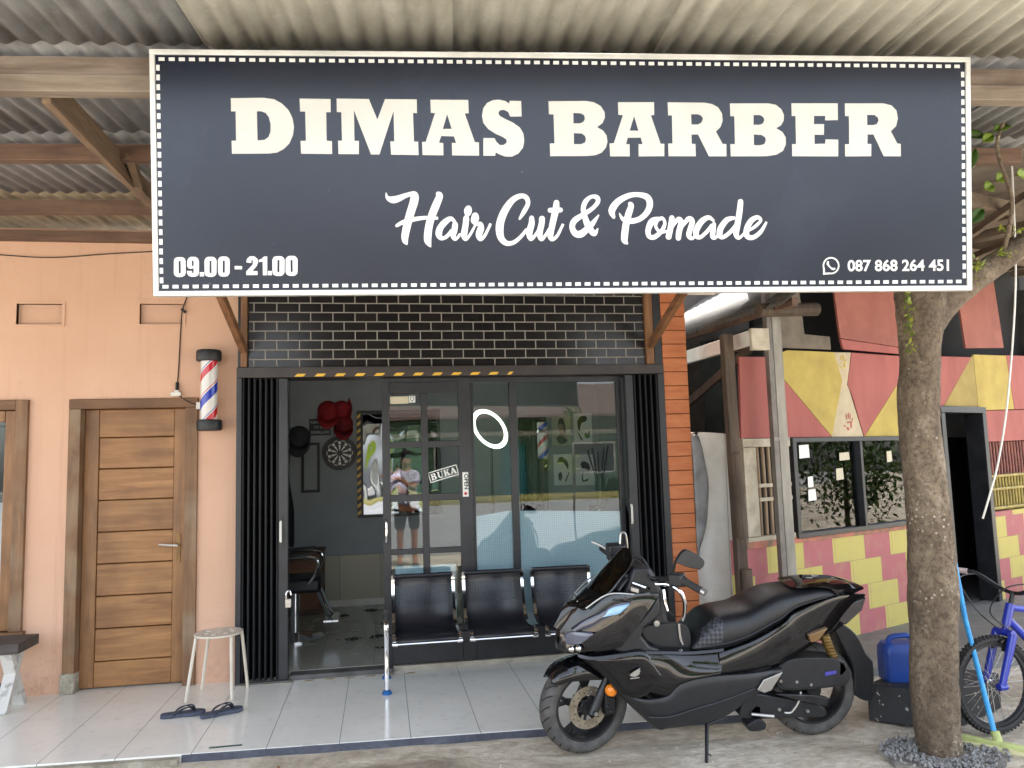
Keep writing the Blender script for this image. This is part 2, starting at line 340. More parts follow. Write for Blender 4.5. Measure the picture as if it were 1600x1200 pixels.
HOURS= [[[[-1493,-317],[-1486,-318],[-1481,-321],[-1478,-327],[-1477,-333],[-1477,-375],[-1479,-382],[-1482,-387],[-1488,-390],[-1494,-392],[-1505,-392],[-1512,-390],[-1517,-387],[-1520,-381],[-1521,-375],[-1520,-333],[-1519,-327],[-1516,-321],[-1510,-318],[-1504,-317]],[[-1498,-331],[-1497,-331],[-1496,-332],[-1495,-333],[-1495,-334],[-1495,-375],[-1496,-376],[-1496,-377],[-1497,-378],[-1499,-378],[-1500,-378],[-1501,-378],[-1502,-377],[-1503,-376],[-1503,-375],[-1503,-334],[-1502,-333],[-1502,-332],[-1501,-331],[-1499,-331]]],[[[-1471,-333],[-1467,-322],[-1458,-316],[-1440,-316],[-1431,-322],[-1427,-333],[-1428,-377],[-1432,-386],[-1441,-391],[-1459,-391],[-1468,-386],[-1472,-377],[-1472,-369],[-1454,-369],[-1454,-377],[-1448,-377],[-1447,-359],[-1459,-361],[-1467,-359],[-1471,-351]],[[-1449,-330],[-1448,-330],[-1447,-330],[-1447,-331],[-1447,-332],[-1447,-348],[-1447,-350],[-1448,-350],[-1449,-351],[-1450,-351],[-1451,-351],[-1452,-351],[-1453,-350],[-1454,-349],[-1454,-348],[-1454,-332],[-1453,-331],[-1453,-330],[-1452,-330],[-1451,-330]]],[[[-1411,-374],[-1410,-374],[-1409,-375],[-1409,-389],[-1410,-389],[-1410,-390],[-1411,-390],[-1424,-390],[-1425,-390],[-1425,-389],[-1425,-388],[-1425,-375],[-1425,-374],[-1424,-374]]],[[[-1378,-316],[-1372,-317],[-1367,-321],[-1363,-326],[-1362,-333],[-1363,-375],[-1364,-382],[-1368,-387],[-1373,-390],[-1379,-392],[-1392,-392],[-1398,-390],[-1403,-387],[-1406,-381],[-1407,-375],[-1407,-332],[-1405,-326],[-1402,-321],[-1397,-317],[-1390,-316]],[[-1384,-331],[-1382,-331],[-1381,-332],[-1381,-333],[-1381,-334],[-1381,-375],[-1381,-376],[-1382,-377],[-1383,-378],[-1384,-378],[-1386,-378],[-1387,-378],[-1388,-377],[-1389,-376],[-1389,-374],[-1388,-334],[-1388,-333],[-1387,-332],[-1386,-331],[-1385,-331]]],[[[-1329,-315],[-1323,-316],[-1318,-320],[-1314,-325],[-1313,-332],[-1314,-375],[-1315,-381],[-1319,-386],[-1324,-390],[-1330,-391],[-1342,-391],[-1348,-390],[-1353,-386],[-1356,-381],[-1357,-375],[-1357,-331],[-1355,-325],[-1352,-320],[-1347,-316],[-1340,-315]],[[-1334,-330],[-1333,-330],[-1332,-331],[-1331,-332],[-1331,-333],[-1332,-374],[-1332,-375],[-1333,-376],[-1334,-377],[-1335,-377],[-1336,-377],[-1338,-377],[-1339,-376],[-1339,-375],[-1340,-374],[-1339,-333],[-1339,-332],[-1338,-331],[-1337,-330],[-1336,-330]]],[[[-1269,-352],[-1268,-352],[-1267,-352],[-1267,-353],[-1268,-363],[-1268,-364],[-1269,-364],[-1293,-364],[-1294,-364],[-1295,-363],[-1295,-353],[-1294,-352],[-1294,-351],[-1293,-351]]],[[[-1251,-338],[-1249,-325],[-1238,-315],[-1221,-315],[-1209,-325],[-1208,-340],[-1214,-353],[-1229,-371],[-1210,-371],[-1210,-386],[-1252,-386],[-1252,-372],[-1228,-347],[-1226,-336],[-1228,-328],[-1232,-329],[-1233,-340]]],[[[-1190,-387],[-1190,-335],[-1205,-337],[-1205,-329],[-1194,-325],[-1185,-316],[-1173,-316],[-1174,-387]]],[[[-1157,-371],[-1156,-371],[-1156,-372],[-1156,-373],[-1156,-385],[-1156,-386],[-1157,-387],[-1170,-387],[-1171,-387],[-1171,-386],[-1171,-385],[-1171,-372],[-1171,-371],[-1170,-371]]],[[[-1124,-315],[-1118,-316],[-1113,-320],[-1109,-325],[-1108,-331],[-1109,-374],[-1110,-380],[-1114,-385],[-1119,-389],[-1125,-390],[-1138,-390],[-1145,-388],[-1150,-385],[-1153,-380],[-1154,-373],[-1154,-331],[-1152,-325],[-1149,-319],[-1143,-316],[-1137,-315]],[[-1130,-329],[-1129,-330],[-1128,-330],[-1127,-331],[-1127,-333],[-1128,-373],[-1128,-374],[-1129,-375],[-1130,-376],[-1131,-376],[-1132,-376],[-1134,-376],[-1135,-375],[-1135,-374],[-1136,-373],[-1135,-333],[-1135,-331],[-1134,-330],[-1133,-329],[-1132,-329]]],[[[-1075,-314],[-1069,-315],[-1064,-319],[-1060,-324],[-1059,-331],[-1060,-373],[-1061,-380],[-1065,-385],[-1070,-389],[-1076,-390],[-1089,-390],[-1095,-388],[-1100,-385],[-1104,-379],[-1105,-373],[-1104,-330],[-1103,-324],[-1099,-319],[-1094,-315],[-1088,-314]],[[-1081,-329],[-1080,-329],[-1079,-330],[-1078,-331],[-1078,-332],[-1078,-373],[-1079,-374],[-1079,-375],[-1080,-376],[-1082,-376],[-1083,-376],[-1084,-376],[-1085,-375],[-1086,-374],[-1086,-373],[-1086,-332],[-1085,-331],[-1085,-330],[-1084,-329],[-1082,-329]]]]
COWL_T= [[-0.124,0.658,0.02],[-0.057,0.776,0.05],[-0.005,0.796,0.11],[0.102,0.872,0.16],[0.228,0.88,0.195],[0.363,0.874,0.2]]
COWL_B= [[-0.133,0.558,0.02],[-0.089,0.56,0.1],[0.004,0.586,0.16],[0.084,0.597,0.19],[0.157,0.615,0.205]]
LOW_T= [[-0.05,0.549,0.11],[0.014,0.547,0.165],[0.146,0.565,0.2],[0.259,0.575,0.215],[0.306,0.546,0.215],[0.36,0.472,0.21]]
LOW_B= [[-0.042,0.54,0.11],[0.094,0.438,0.165],[0.159,0.373,0.185],[0.237,0.348,0.2],[0.305,0.375,0.21],[0.361,0.438,0.21]]
SKIRT_T= [[0.096,0.436,0.16],[0.238,0.342,0.195],[0.384,0.348,0.22],[0.465,0.413,0.23],[0.619,0.441,0.235],[0.84,0.442,0.23],[1.028,0.448,0.2]]
SKIRT_B= [[0.165,0.335,0.12],[0.342,0.169,0.16],[0.406,0.172,0.185],[0.594,0.19,0.2],[0.716,0.221,0.2],[0.864,0.306,0.2],[0.977,0.392,0.2]]
MID_T= [[0.265,0.571,0.195],[0.41,0.56,0.19],[0.534,0.548,0.18],[0.682,0.549,0.175],[0.713,0.553,0.175]]
MID_B= [[0.305,0.378,0.21],[0.397,0.356,0.218],[0.467,0.411,0.225],[0.622,0.438,0.228],[0.671,0.445,0.228]]
SIDE_T= [[0.682,0.546,0.175],[0.87,0.595,0.17],[1.049,0.677,0.165],[1.121,0.725,0.15],[1.363,0.79,0.13],[1.549,0.788,0.1]]
SIDE_B= [[0.67,0.44,0.215],[0.839,0.448,0.205],[1.033,0.477,0.19],[1.245,0.553,0.15],[1.431,0.619,0.1],[1.547,0.741,0.085]]
SEAT_T= [[0.597,0.628,0],[0.636,0.668,0],[0.707,0.719,0],[0.861,0.741,0],[0.952,0.78,0],[1.057,0.817,0],[1.201,0.827,0],[1.334,0.828,0],[1.433,0.786,0]]
SEAT_B= [[0.543,0.552,0.14],[0.568,0.552,0.16],[0.715,0.556,0.17],[0.87,0.598,0.17],[0.986,0.649,0.165],[1.051,0.679,0.16],[1.127,0.732,0.15],[1.257,0.765,0.135],[1.369,0.794,0.12]]
RAIL_T= [[1.142,0.859,0.1],[1.26,0.877,0.11],[1.441,0.876,0.11],[1.559,0.844,0.085]]
RAIL_B= [[1.241,0.846,0.12],[1.354,0.823,0.125],[1.418,0.765,0.125],[1.552,0.806,0.1]]
FENDER_BACK= [[1.396,0.588,0.08],[1.456,0.609,0.08],[1.534,0.543,0.08],[1.586,0.441,0.08],[1.625,0.389,0.08],[1.622,0.204,0.08],[1.595,0.178,0.08],[1.516,0.224,0.08],[1.505,0.372,0.08],[1.441,0.499,0.08]]
AIRBOX= [[1.018,0.437,0.17],[1.106,0.479,0.17],[1.361,0.463,0.17],[1.424,0.399,0.17],[1.43,0.35,0.17],[1.384,0.315,0.17],[1.104,0.31,0.17],[1.016,0.34,0.17]]
CVT= [[0.811,0.195,0.15],[0.863,0.298,0.15],[1.025,0.274,0.15],[1.228,0.224,0.15],[1.304,0.182,0.15],[1.291,0.145,0.15],[1.176,0.153,0.15],[0.861,0.165,0.15]]
BADGE= [[0.867,0.361,0.235],[0.901,0.411,0.235],[1.007,0.445,0.22],[0.943,0.354,0.23],[0.904,0.344,0.235]]
SWING= [[0.998,0.303,0.18],[1.225,0.282,0.18],[1.307,0.257,0.18],[1.287,0.218,0.18],[1.136,0.255,0.18]]
FF_T= [[-0.206,0.425,0],[-0.191,0.454,0],[-0.154,0.485,0],[-0.081,0.508,0],[-0.008,0.511,0],[0.09,0.483,0],[0.175,0.406,0]]
FF_B= [[-0.21,0.415,0.05],[-0.18,0.409,0.07],[-0.136,0.423,0.085],[-0.077,0.421,0.09],[-0.018,0.417,0.09],[0.09,0.402,0.09],[0.15,0.394,0.09]]
FORK= [[0.129,0.411,0.1],[-0.006,0.181,0.1]]
SCREEN_C= [[-0.038,0.776,0],[0.059,0.89,0],[0.153,0.996,0],[0.234,1.076,0]]
SCREEN_S= [[-0.007,0.8,0.13],[0.107,0.875,0.165],[0.189,0.96,0.15],[0.251,1.015,0.1],[0.262,1.074,0.03]]
TRIM= [[-0.008,0.802,0.135],[0.1,0.878,0.17],[0.229,0.879,0.198]]
HL_T= [[-0.115,0.641,0.07],[-0.09,0.678,0.11],[0.016,0.686,0.165]]
HL_B= [[-0.106,0.605,0.07],[-0.048,0.623,0.13],[0.015,0.679,0.168]]
DRL_T= [[0.064,0.771,0.155],[0.099,0.803,0.168],[0.133,0.819,0.175],[0.198,0.836,0.195]]
DRL_B= [[0.07,0.765,0.165],[0.109,0.775,0.175],[0.152,0.79,0.19],[0.195,0.831,0.197]]
CORE= [[0.03,0.57,0.1],[0.202,0.864,0.1],[0.253,0.991,0.1],[0.35,0.986,0.1],[0.409,0.865,0.1],[0.443,0.71,0.1],[0.491,0.588,0.1],[0.571,0.554,0.1],[0.744,0.525,0.1],[1.017,0.556,0.1],[1.146,0.67,0.1],[1.406,0.741,0.1],[1.457,0.64,0.1],[1.273,0.541,0.1],[1.079,0.444,0.1],[0.885,0.276,0.1],[0.436,0.201,0.1],[0.339,0.291,0.1],[0.183,0.396,0.1]]
POCKET= [[0.293,0.669,0.13],[0.336,0.69,0.13],[0.53,0.679,0.13],[0.547,0.548,0.13],[0.431,0.546,0.13],[0.31,0.621,0.13]]
GRIP= [[0.436,0.974,0.3],[0.468,0.958,0.34],[0.513,0.935,0.4]]
MIRROR= [[0.401,1.067,0.33],[0.455,1.126,0.33],[0.543,1.077,0.33],[0.538,1.035,0.33],[0.484,1.035,0.33]]
STALK= [[0.406,1.067,0.33],[0.402,0.97,0.28]]
PIPE= [[0.331,0.911,0.08],[0.385,0.896,0.1],[0.432,0.901,0.14],[0.478,0.877,0.18],[0.506,0.818,0.18],[0.51,0.748,0.16],[0.504,0.712,0.15]]
PIPE2= [[0.419,0.865,0.1],[0.419,0.811,0.12],[0.429,0.761,0.13]]
PIPE3= [[0.489,0.693,0.13],[0.495,0.622,0.13],[0.509,0.58,0.13]]
RBAR= [[0.413,0.874,-0.1],[0.478,0.911,-0.3],[0.535,0.936,-0.35]]
RLEV= [[0.425,0.879,-0.2],[0.425,0.939,-0.3],[0.393,0.971,-0.35]]
SIG= [[0.12,0.365,0.13]]
RSIG= [[1.182,0.61,0.155],[1.294,0.641,0.145],[1.235,0.572,0.15],[1.194,0.57,0.155]]
TAIL= [[1.322,0.688,0.12],[1.45,0.74,0.115],[1.552,0.771,0.095],[1.527,0.704,0.09],[1.431,0.629,0.1]]
SHOCK= [[1.302,0.585,0.13],[1.358,0.449,0.13]]
STAND= [[0.64,0.143,0.12],[0.577,0.018,0.27]]
STANDF= [[0.563,0.008,0.27],[0.608,0.01,0.27]]
PEG= [[0.837,0.15,0.16],[0.897,0.178,0.18],[0.94,0.157,0.18],[0.933,0.122,0.18],[0.855,0.119,0.16]]
WING= [[0.19,0.482,0.205],[0.212,0.493,0.21],[0.258,0.509,0.215],[0.26,0.486,0.215],[0.241,0.466,0.21],[0.202,0.467,0.205]]
WINGB= [[0.193,0.463,0.205],[0.257,0.461,0.21],[0.257,0.452,0.21],[0.193,0.454,0.205]]
ABAR= [[1.28,0.401,0.175],[1.344,0.406,0.175],[1.344,0.389,0.175],[1.28,0.381,0.175]]
LEGSH= [[0.364,0.86,0.19],[0.379,0.764,0.19],[0.287,0.698,0.19],[0.271,0.655,0.19],[0.315,0.6,0.19],[0.422,0.556,0.19],[0.219,0.559,0.19],[0.125,0.593,0.19],[0.161,0.633,0.19],[0.233,0.703,0.19],[0.318,0.79,0.19]]
BAND_T= [[-0.081,0.691,0.1],[-0.022,0.74,0.13],[0.066,0.79,0.16],[0.133,0.828,0.175],[0.21,0.847,0.197]]
BAND_B= [[-0.065,0.68,0.115],[0.008,0.713,0.15],[0.069,0.754,0.168],[0.141,0.782,0.185],[0.185,0.806,0.198]]

# ------------------------------------------------------------------ shared materials
def tiles(name, c1, c2, size, x0, y0, grout, rough, gw=0.004, plane='XY'):
    m, nt, bs = base(name)
    tc = nt.nodes.new("ShaderNodeTexCoord"); sp = nt.nodes.new("ShaderNodeSeparateXYZ")
    nt.links.new(tc.outputs['Object'], sp.inputs[0])
    def line(out, o, s):
        f = mth(nt, 'FRACT', mth(nt, 'DIVIDE', mth(nt, 'SUBTRACT', out, o), s))
        d = mth(nt, 'MINIMUM', f, mth(nt, 'SUBTRACT', 1.0, f))
        return mth(nt, 'LESS_THAN', d, gw/s*0.5)
    a = line(sp.outputs[plane[0]], x0, size[0]); b = line(sp.outputs[plane[1]], y0, size[1])
    g = mth(nt, 'MAXIMUM', a, mth(nt, 'MULTIPLY', b, .45))
    n = nd(nt, "ShaderNodeTexNoise", Scale=1.7, Detail=5.0); nt.links.new(tc.outputs['Object'], n.inputs['Vector'])
    col = ramp(nt, n.outputs['Fac'], [(0.35, c2), (0.65, c1)])
    n3 = nd(nt, "ShaderNodeTexNoise", Scale=16.0, Detail=6.0); nt.links.new(tc.outputs['Object'], n3.inputs['Vector'])
    col = mixc(nt, ramp(nt, n3.outputs['Fac'], [(0.56, (0, 0, 0, 1)), (0.78, (0.30, 0.30, 0.30, 1))]), col, tuple(x*0.5 for x in c2[:3])+(1,))
    nt.links.new(mixc(nt, g, col, grout), bs.inputs['Base Color'])
    n2 = nd(nt, "ShaderNodeTexNoise", Scale=5.0, Detail=4.0); nt.links.new(tc.outputs['Object'], n2.inputs['Vector'])
    nt.links.new(mth(nt, 'ADD', mth(nt, 'MULTIPLY_ADD', n2.outputs['Fac'], 0.22, rough-0.08), mth(nt, 'MULTIPLY', g, 0.5)), bs.inputs['Roughness'])
    bump(nt, bs, mth(nt, 'SUBTRACT', 1.0, g), 0.4, 0.002)
    return m
def checks(name, c1, c2, w, h, dirt):
    m, nt, bs = base(name)
    tc = nt.nodes.new("ShaderNodeTexCoord"); sp = nt.nodes.new("ShaderNodeSeparateXYZ"); nt.links.new(tc.outputs['Object'], sp.inputs[0])
    zr = mth(nt, 'DIVIDE', mth(nt, 'SUBTRACT', sp.outputs['Z'], .02), h); row = mth(nt, 'FLOOR', zr)
    xc = mth(nt, 'ADD', mth(nt, 'DIVIDE', sp.outputs['X'], w), mth(nt, 'MULTIPLY', row, .55)); col = mth(nt, 'FLOOR', xc)
    par = mth(nt, 'GREATER_THAN', mth(nt, 'FRACT', mth(nt, 'MULTIPLY', xc, .5)), .46)
    def edge(v, s):
        f = mth(nt, 'FRACT', v); return mth(nt, 'LESS_THAN', mth(nt, 'MINIMUM', f, mth(nt, 'SUBTRACT', 1.0, f)), .004/s)
    g = mth(nt, 'MAXIMUM', edge(zr, h), edge(xc, w))
    n = nd(nt, "ShaderNodeTexNoise", Scale=7.0, Detail=8.0, Roughness=0.65); nt.links.new(tc.outputs['Object'], n.inputs['Vector'])
    c = mixc(nt, par, c1, c2)
    c = mixc(nt, ramp(nt, n.outputs['Fac'], [(0.5, (0, 0, 0, 1)), (0.78, (0.6, 0.6, 0.6, 1))]), c, dirt)
    c = mixc(nt, mth(nt, 'MULTIPLY', g, .5), c, rgb(150, 120, 96)); nt.links.new(c, bs.inputs['Base Color']); bs.inputs['Roughness'].default_value = .75
    bump(nt, bs, mth(nt, 'ADD', mth(nt, 'SUBTRACT', 1.0, g), mth(nt, 'MULTIPLY', n.outputs['Fac'], .4)), .4, .004); return m
def bricks(name, c1, c2, mortar, w, h, ms, x0, z0, rough=0.3, off=0.5, bias=0.0, hard=False, plane='XZ', dirt=None):
    m, nt, bs = base(name)
    tc = nt.nodes.new("ShaderNodeTexCoord"); sp = nt.nodes.new("ShaderNodeSeparateXYZ")
    nt.links.new(tc.outputs['Object'], sp.inputs[0])
    cb = nt.nodes.new("ShaderNodeCombineXYZ")
    nt.links.new(mth(nt, 'SUBTRACT', sp.outputs[plane[0]], x0), cb.inputs[0]); nt.links.new(mth(nt, 'SUBTRACT', sp.outputs[plane[1]], z0), cb.inputs[1])
    br = nt.nodes.new("ShaderNodeTexBrick"); br.offset = off
    nt.links.new(cb.outputs[0], br.inputs['Vector'])
    for k, v in (('Scale', 1.0), ('Brick Width', w), ('Row Height', h), ('Mortar Size', ms), ('Bias', bias), ('Mortar Smooth', 0.1)): br.inputs[k].default_value = v
    br.inputs['Mortar'].default_value = mortar
    if hard:
        br.inputs['Color1'].default_value = (0, 0, 0, 1); br.inputs['Color2'].default_value = (1, 1, 1, 1)
        col = ramp(nt, br.outputs['Color'], [(0.0, c1), (0.5, c1), (0.501, c2), (1.0, c2)])
        col = mixc(nt, br.outputs['Fac'], col, mortar)
    else:
        br.inputs['Color1'].default_value = c1; br.inputs['Color2'].default_value = c2
        col = br.outputs['Color']
    n = nd(nt, "ShaderNodeTexNoise", Scale=9.0, Detail=7.0, Roughness=0.65); nt.links.new(tc.outputs['Object'], n.inputs['Vector'])
    if dirt:
        col = mixc(nt, ramp(nt, n.outputs['Fac'], [(0.45, (0, 0, 0, 1)), (0.75, (0.75, 0.75, 0.75, 1))]), col, dirt)
    nt.links.new(col, bs.inputs['Base Color'])
    nt.links.new(mth(nt, 'ADD', mth(nt, 'MULTIPLY', br.outputs['Fac'], 0.5), mth(nt, 'MULTIPLY_ADD', n.outputs['Fac'], 0.15, rough-0.07)), bs.inputs['Roughness'])
    bump(nt, bs, mth(nt, 'ADD', mth(nt, 'SUBTRACT', 1.0, br.outputs['Fac']), mth(nt, 'MULTIPLY', n.outputs['Fac'], 0.15)), 0.5, 0.003)
    return m

BLACK = mat('black_painted_steel', rgb(44, 45, 49), rgb(30, 31, 35), rough=0.42, scale=8, bmp=0.05, rvar=0.2)
GATEM = mat('black_gate_steel', rgb(22, 23, 27), rgb(12, 13, 16), rough=0.5, spec=.3, scale=3, stretch=(1, 1, 0.3), rvar=0.25)
CHROME = plain('chrome', (0.82, 0.82, 0.82, 1), 0.08, 1.0)
STEEL = mat('galvanised_steel', rgb(168, 162, 150), rgb(128, 122, 112), rough=0.6, metal=0.25, scale=7, stretch=(1, 1, 0.25))
DKPLASTIC = mat('black_plastic', rgb(33, 34, 37), rgb(25, 26, 29), rough=0.45, scale=25, bmp=0.05, bscale=240)
RUBBER = mat('tyre_rubber', rgb(50, 49, 48), rgb(35, 34, 34), rough=0.75, scale=12, bmp=0.1)
WHITEP = mat('white_paint', rgb(226, 224, 216), rgb(205, 201, 190), rough=0.55, scale=5, bmp=0.05)
WOODB = wood('brown_timber', rgb(122, 94, 76), rgb(82, 62, 50), 'X', 0.7)
WOODG = wood('grey_weathered_timber', rgb(140, 126, 113), rgb(96, 82, 70), 'X', 0.75, bmp=0.3, dark=rgb(74, 54, 42))
WOODY = wood('pale_rafter_timber', rgb(146, 122, 98), rgb(104, 84, 66), 'Y', 0.75, bmp=0.25)
WOODZ = wood('strut_timber', rgb(150, 104, 68), rgb(100, 68, 44), 'Y', 0.7)
GLASS = glass('window_glass', gain=1.0, wave=0.012)

# ------------------------------------------------------------------ setting: ground, porch, road, verge
def concrete(name, c1, c2, c3, scale=1.2, b=0.5, rough=0.85):
    m, nt, bs = base(name)
    v = coords(nt, 'Object', (1, 1.6, 1), (0, 0, 0.4))
    n = nd(nt, "ShaderNodeTexNoise", Scale=scale, Detail=9.0, Roughness=0.68, Distortion=0.8); nt.links.new(v, n.inputs['Vector'])
    n2 = nd(nt, "ShaderNodeTexNoise", Scale=scale*9, Detail=8.0, Roughness=0.7); nt.links.new(v, n2.inputs['Vector'])
    col = ramp(nt, n.outputs['Fac'], [(0.3, c3), (0.48, c2), (0.64, c1)])
    col = mixc(nt, ramp(nt, n2.outputs['Fac'], [(0.35, (0.55, 0.55, 0.55, 1)), (0.6, (0, 0, 0, 1))]), col, c3)
    nt.links.new(col, bs.inputs['Base Color']); bs.inputs['Roughness'].default_value = rough
    bump(nt, bs, mth(nt, 'ADD', n.outputs['Fac'], mth(nt, 'MULTIPLY', n2.outputs['Fac'], 0.5)), b, 0.03)
    return m
CONC = concrete('street_concrete', rgb(230, 220, 202), rgb(202, 190, 169), rgb(142, 128, 110), 1.5, 1.0)
bm = new()
xs = [-60, -20, -8] + [-6+0.1*i for i in range(150)] + [12, 25, 60]
ys = [-70, -40, -20, -8, 0] + [1+0.1*i for i in range(70)] + [10, 25, 60]
from mathutils import noise as mnoise
rows = []
for y in ys:
    rows.append([(x, y, (0.012*mnoise.noise(Vector((x*1.3, y*1.3, 0)))+0.006*mnoise.noise(Vector((x*5, y*5, 3)))-0.008) if (-6 < x < 9 and 1 < y < 8) else -0.008) for x in xs])
noise_grid(bm, rows)
structure(obj('ground', bm, CONC))
ROAD = concrete('worn_road_surface', rgb(176, 174, 170), rgb(160, 159, 156), rgb(146, 145, 142), 0.4, 0.1)
bm = new(); box(bm, -60, 60, -17.0, -1.6, -0.3, 0.0)
structure(obj('road', bm, ROAD))
VERGE = concrete('dry_verge', rgb(170, 160, 104), rgb(140, 136, 70), rgb(120, 104, 70), 1.5, 0.8)
bm = new(); box(bm, -60, 60, -20.5, -17.0, -0.3, 0.12)
structure(obj('grass_ground', bm, VERGE))
PAVE = concrete('far_yard_concrete', rgb(168, 164, 156), rgb(140, 136, 130), rgb(112, 110, 104), 0.7, 0.2)
bm = new(); box(bm, -60, 60, -60, -20.5, -0.3, 0.05)
structure(obj('terrain', bm, PAVE))

TILE = tiles('porch_floor_tile', rgb(247, 245, 236), rgb(238, 236, 226), (0.382, 0.40), 0.135, 4.02, rgb(120, 128, 126), 0.13)
def front_y(x): return 4.40 - 0.05*x
bm = new()
prism(bm, [[(-7, front_y(-7), 0.065), (2.05, front_y(2.05), 0.065), (2.05, 5.9, 0.065), (-7, 6.1, 0.065)]], (0, 0, -0.2))
structure(obj('porch_floor', bm, TILE))
EDGEM = concrete('painted_kerb', rgb(92, 96, 108), rgb(76, 79, 92), rgb(58, 60, 70), 5, 0.4, 0.6)
bm = new()
x = -1.06
prism(bm, [[(x, front_y(x)-0.010, 0.062), (2.05, front_y(2.05)-0.010, 0.062), (2.05, front_y(2.05), 0.062), (x, front_y(x), 0.062)]], (0, 0, -0.2))
structure(obj('porch_kerb', bm, EDGEM, bev=0.004))
bm = new()
rows = [[], [], []]
for i in range(90):
    xw = -1.3+3.4*i/89; n_ = mnoise.noise(Vector((xw*4, 1, 0)))
    for r, (dy, zz) in zip(rows, ((.012, .026+.006*n_), (-.05, .020+.006*n_), (-.20-.05*n_, -.012))): r.append((xw, front_y(xw)+dy, zz))
noise_grid(bm, rows); structure(obj('ground', bm, CONC))
CEM = concrete('rough_cement', rgb(196, 190, 172), rgb(168, 160, 142), rgb(130, 124, 108), 6, 0.8)
bm = new()
pts_t = [(-7, front_y(-7)-0.06, 0.05)]
xx = -7
top = []; 
for i in range(60):
    xx = -7+5.93*i/59
    top.append((xx, front_y(xx)-0.045-0.02*mnoise.noise(Vector((xx*6, 0, 0))), 0.055))
prism(bm, [top+[(-1.07, front_y(-1.07), 0.055), (-7, front_y(-7), 0.055)]], (0, 0, -0.2))
structure(obj('cement_kerb', bm, CEM))

# ------------------------------------------------------------------ across the street (seen only in the panes)
def leaf_quads(bm, c, rad, n, size, flat=1.0, rng=random):
    """n small leaf faces scattered through an ellipsoid, thicker in a few clumps"""
    clumps = [Vector((rng.gauss(0, .45), rng.gauss(0, .45), rng.gauss(0, .4))) for _ in range(max(4, n//60))]
    for i in range(n):
        k = rng.choice(clumps)
        p = k + Vector((rng.gauss(0, .2), rng.gauss(0, .2), rng.gauss(0, .18)))
        p = Vector((c[0]+p.x*rad[0], c[1]+p.y*rad[1], c[2]+p.z*rad[2]))
        s = size*rng.uniform(.6, 1.3)
        e = Euler((rng.uniform(-1.2, 1.2), rng.uniform(-1.2, 1.2), rng.uniform(0, 6.28))).to_matrix()
        vs = [bm.verts.new(p+e @ Vector(q)) for q in ((-s, 0, 0), (0, -s*.42, s*.1), (s, 0, 0), (0, s*.42, s*.1))]
        bm.faces.new(vs)
def pebbles(bm, n, x0, x1, y0, y1, s0, s1, seed):
    rg = random.Random(seed)
    for i in range(n):
        x = rg.uniform(x0, x1); y = rg.uniform(y0, y1); s = s0+(s1-s0)*rg.random()**3
        e = Euler((rg.uniform(0, 6), rg.uniform(0, 6), rg.uniform(0, 6))).to_matrix()
        vs = [bm.verts.new(Vector((x, y, .002+s*.3))+e @ Vector(q)*s) for q in ((1, 0, 0), (-1, .2, 0), (0, .8, .1), (.1, -.8, 0), (0, 0, .6), (0, .1, -.6))]
        for f in ((0, 2, 4), (2, 1, 4), (1, 3, 4), (3, 0, 4), (2, 0, 5), (1, 2, 5), (3, 1, 5), (0, 3, 5)): bm.faces.new([vs[k] for k in f])
def leafmat(name, c1, c2, c3):
    m, nt, bs = base(name)
    g = nt.nodes.new("ShaderNodeNewGeometry")
    nt.links.new(ramp(nt, g.outputs['Random Per Island'], [(0.0, c3), (0.5, c2), (1.0, c1)]), bs.inputs['Base Color'])
    bs.inputs['Roughness'].default_value = 0.45
    tr = nd(nt, "ShaderNodeBsdfTranslucent"); nt.links.new(ramp(nt, g.outputs['Random Per Island'], [(0.0, c3), (1.0, c1)]), tr.inputs['Color'])
    mx = nt.nodes.new("ShaderNodeMixShader"); mx.inputs[0].default_value = 0.35
    out = nt.nodes["Material Output"]
    nt.links.new(bs.outputs[0], mx.inputs[1]); nt.links.new(tr.outputs[0], mx.inputs[2]); nt.links.new(mx.outputs[0], out.inputs[0])
    return m
LEAF = leafmat('leaf_green', rgb(150, 170, 60), rgb(96, 128, 44), rgb(52, 82, 34))
LEAFD = leafmat('leaf_dark', rgb(92, 116, 56), rgb(62, 88, 42), rgb(36, 56, 30))
BARK = mat('bark', rgb(126, 108, 88), rgb(78, 62, 50), rough=0.9, scale=5, stretch=(1, 1, 0.5), bmp=0.9, bscale=34, lo=0.3, hi=0.7)

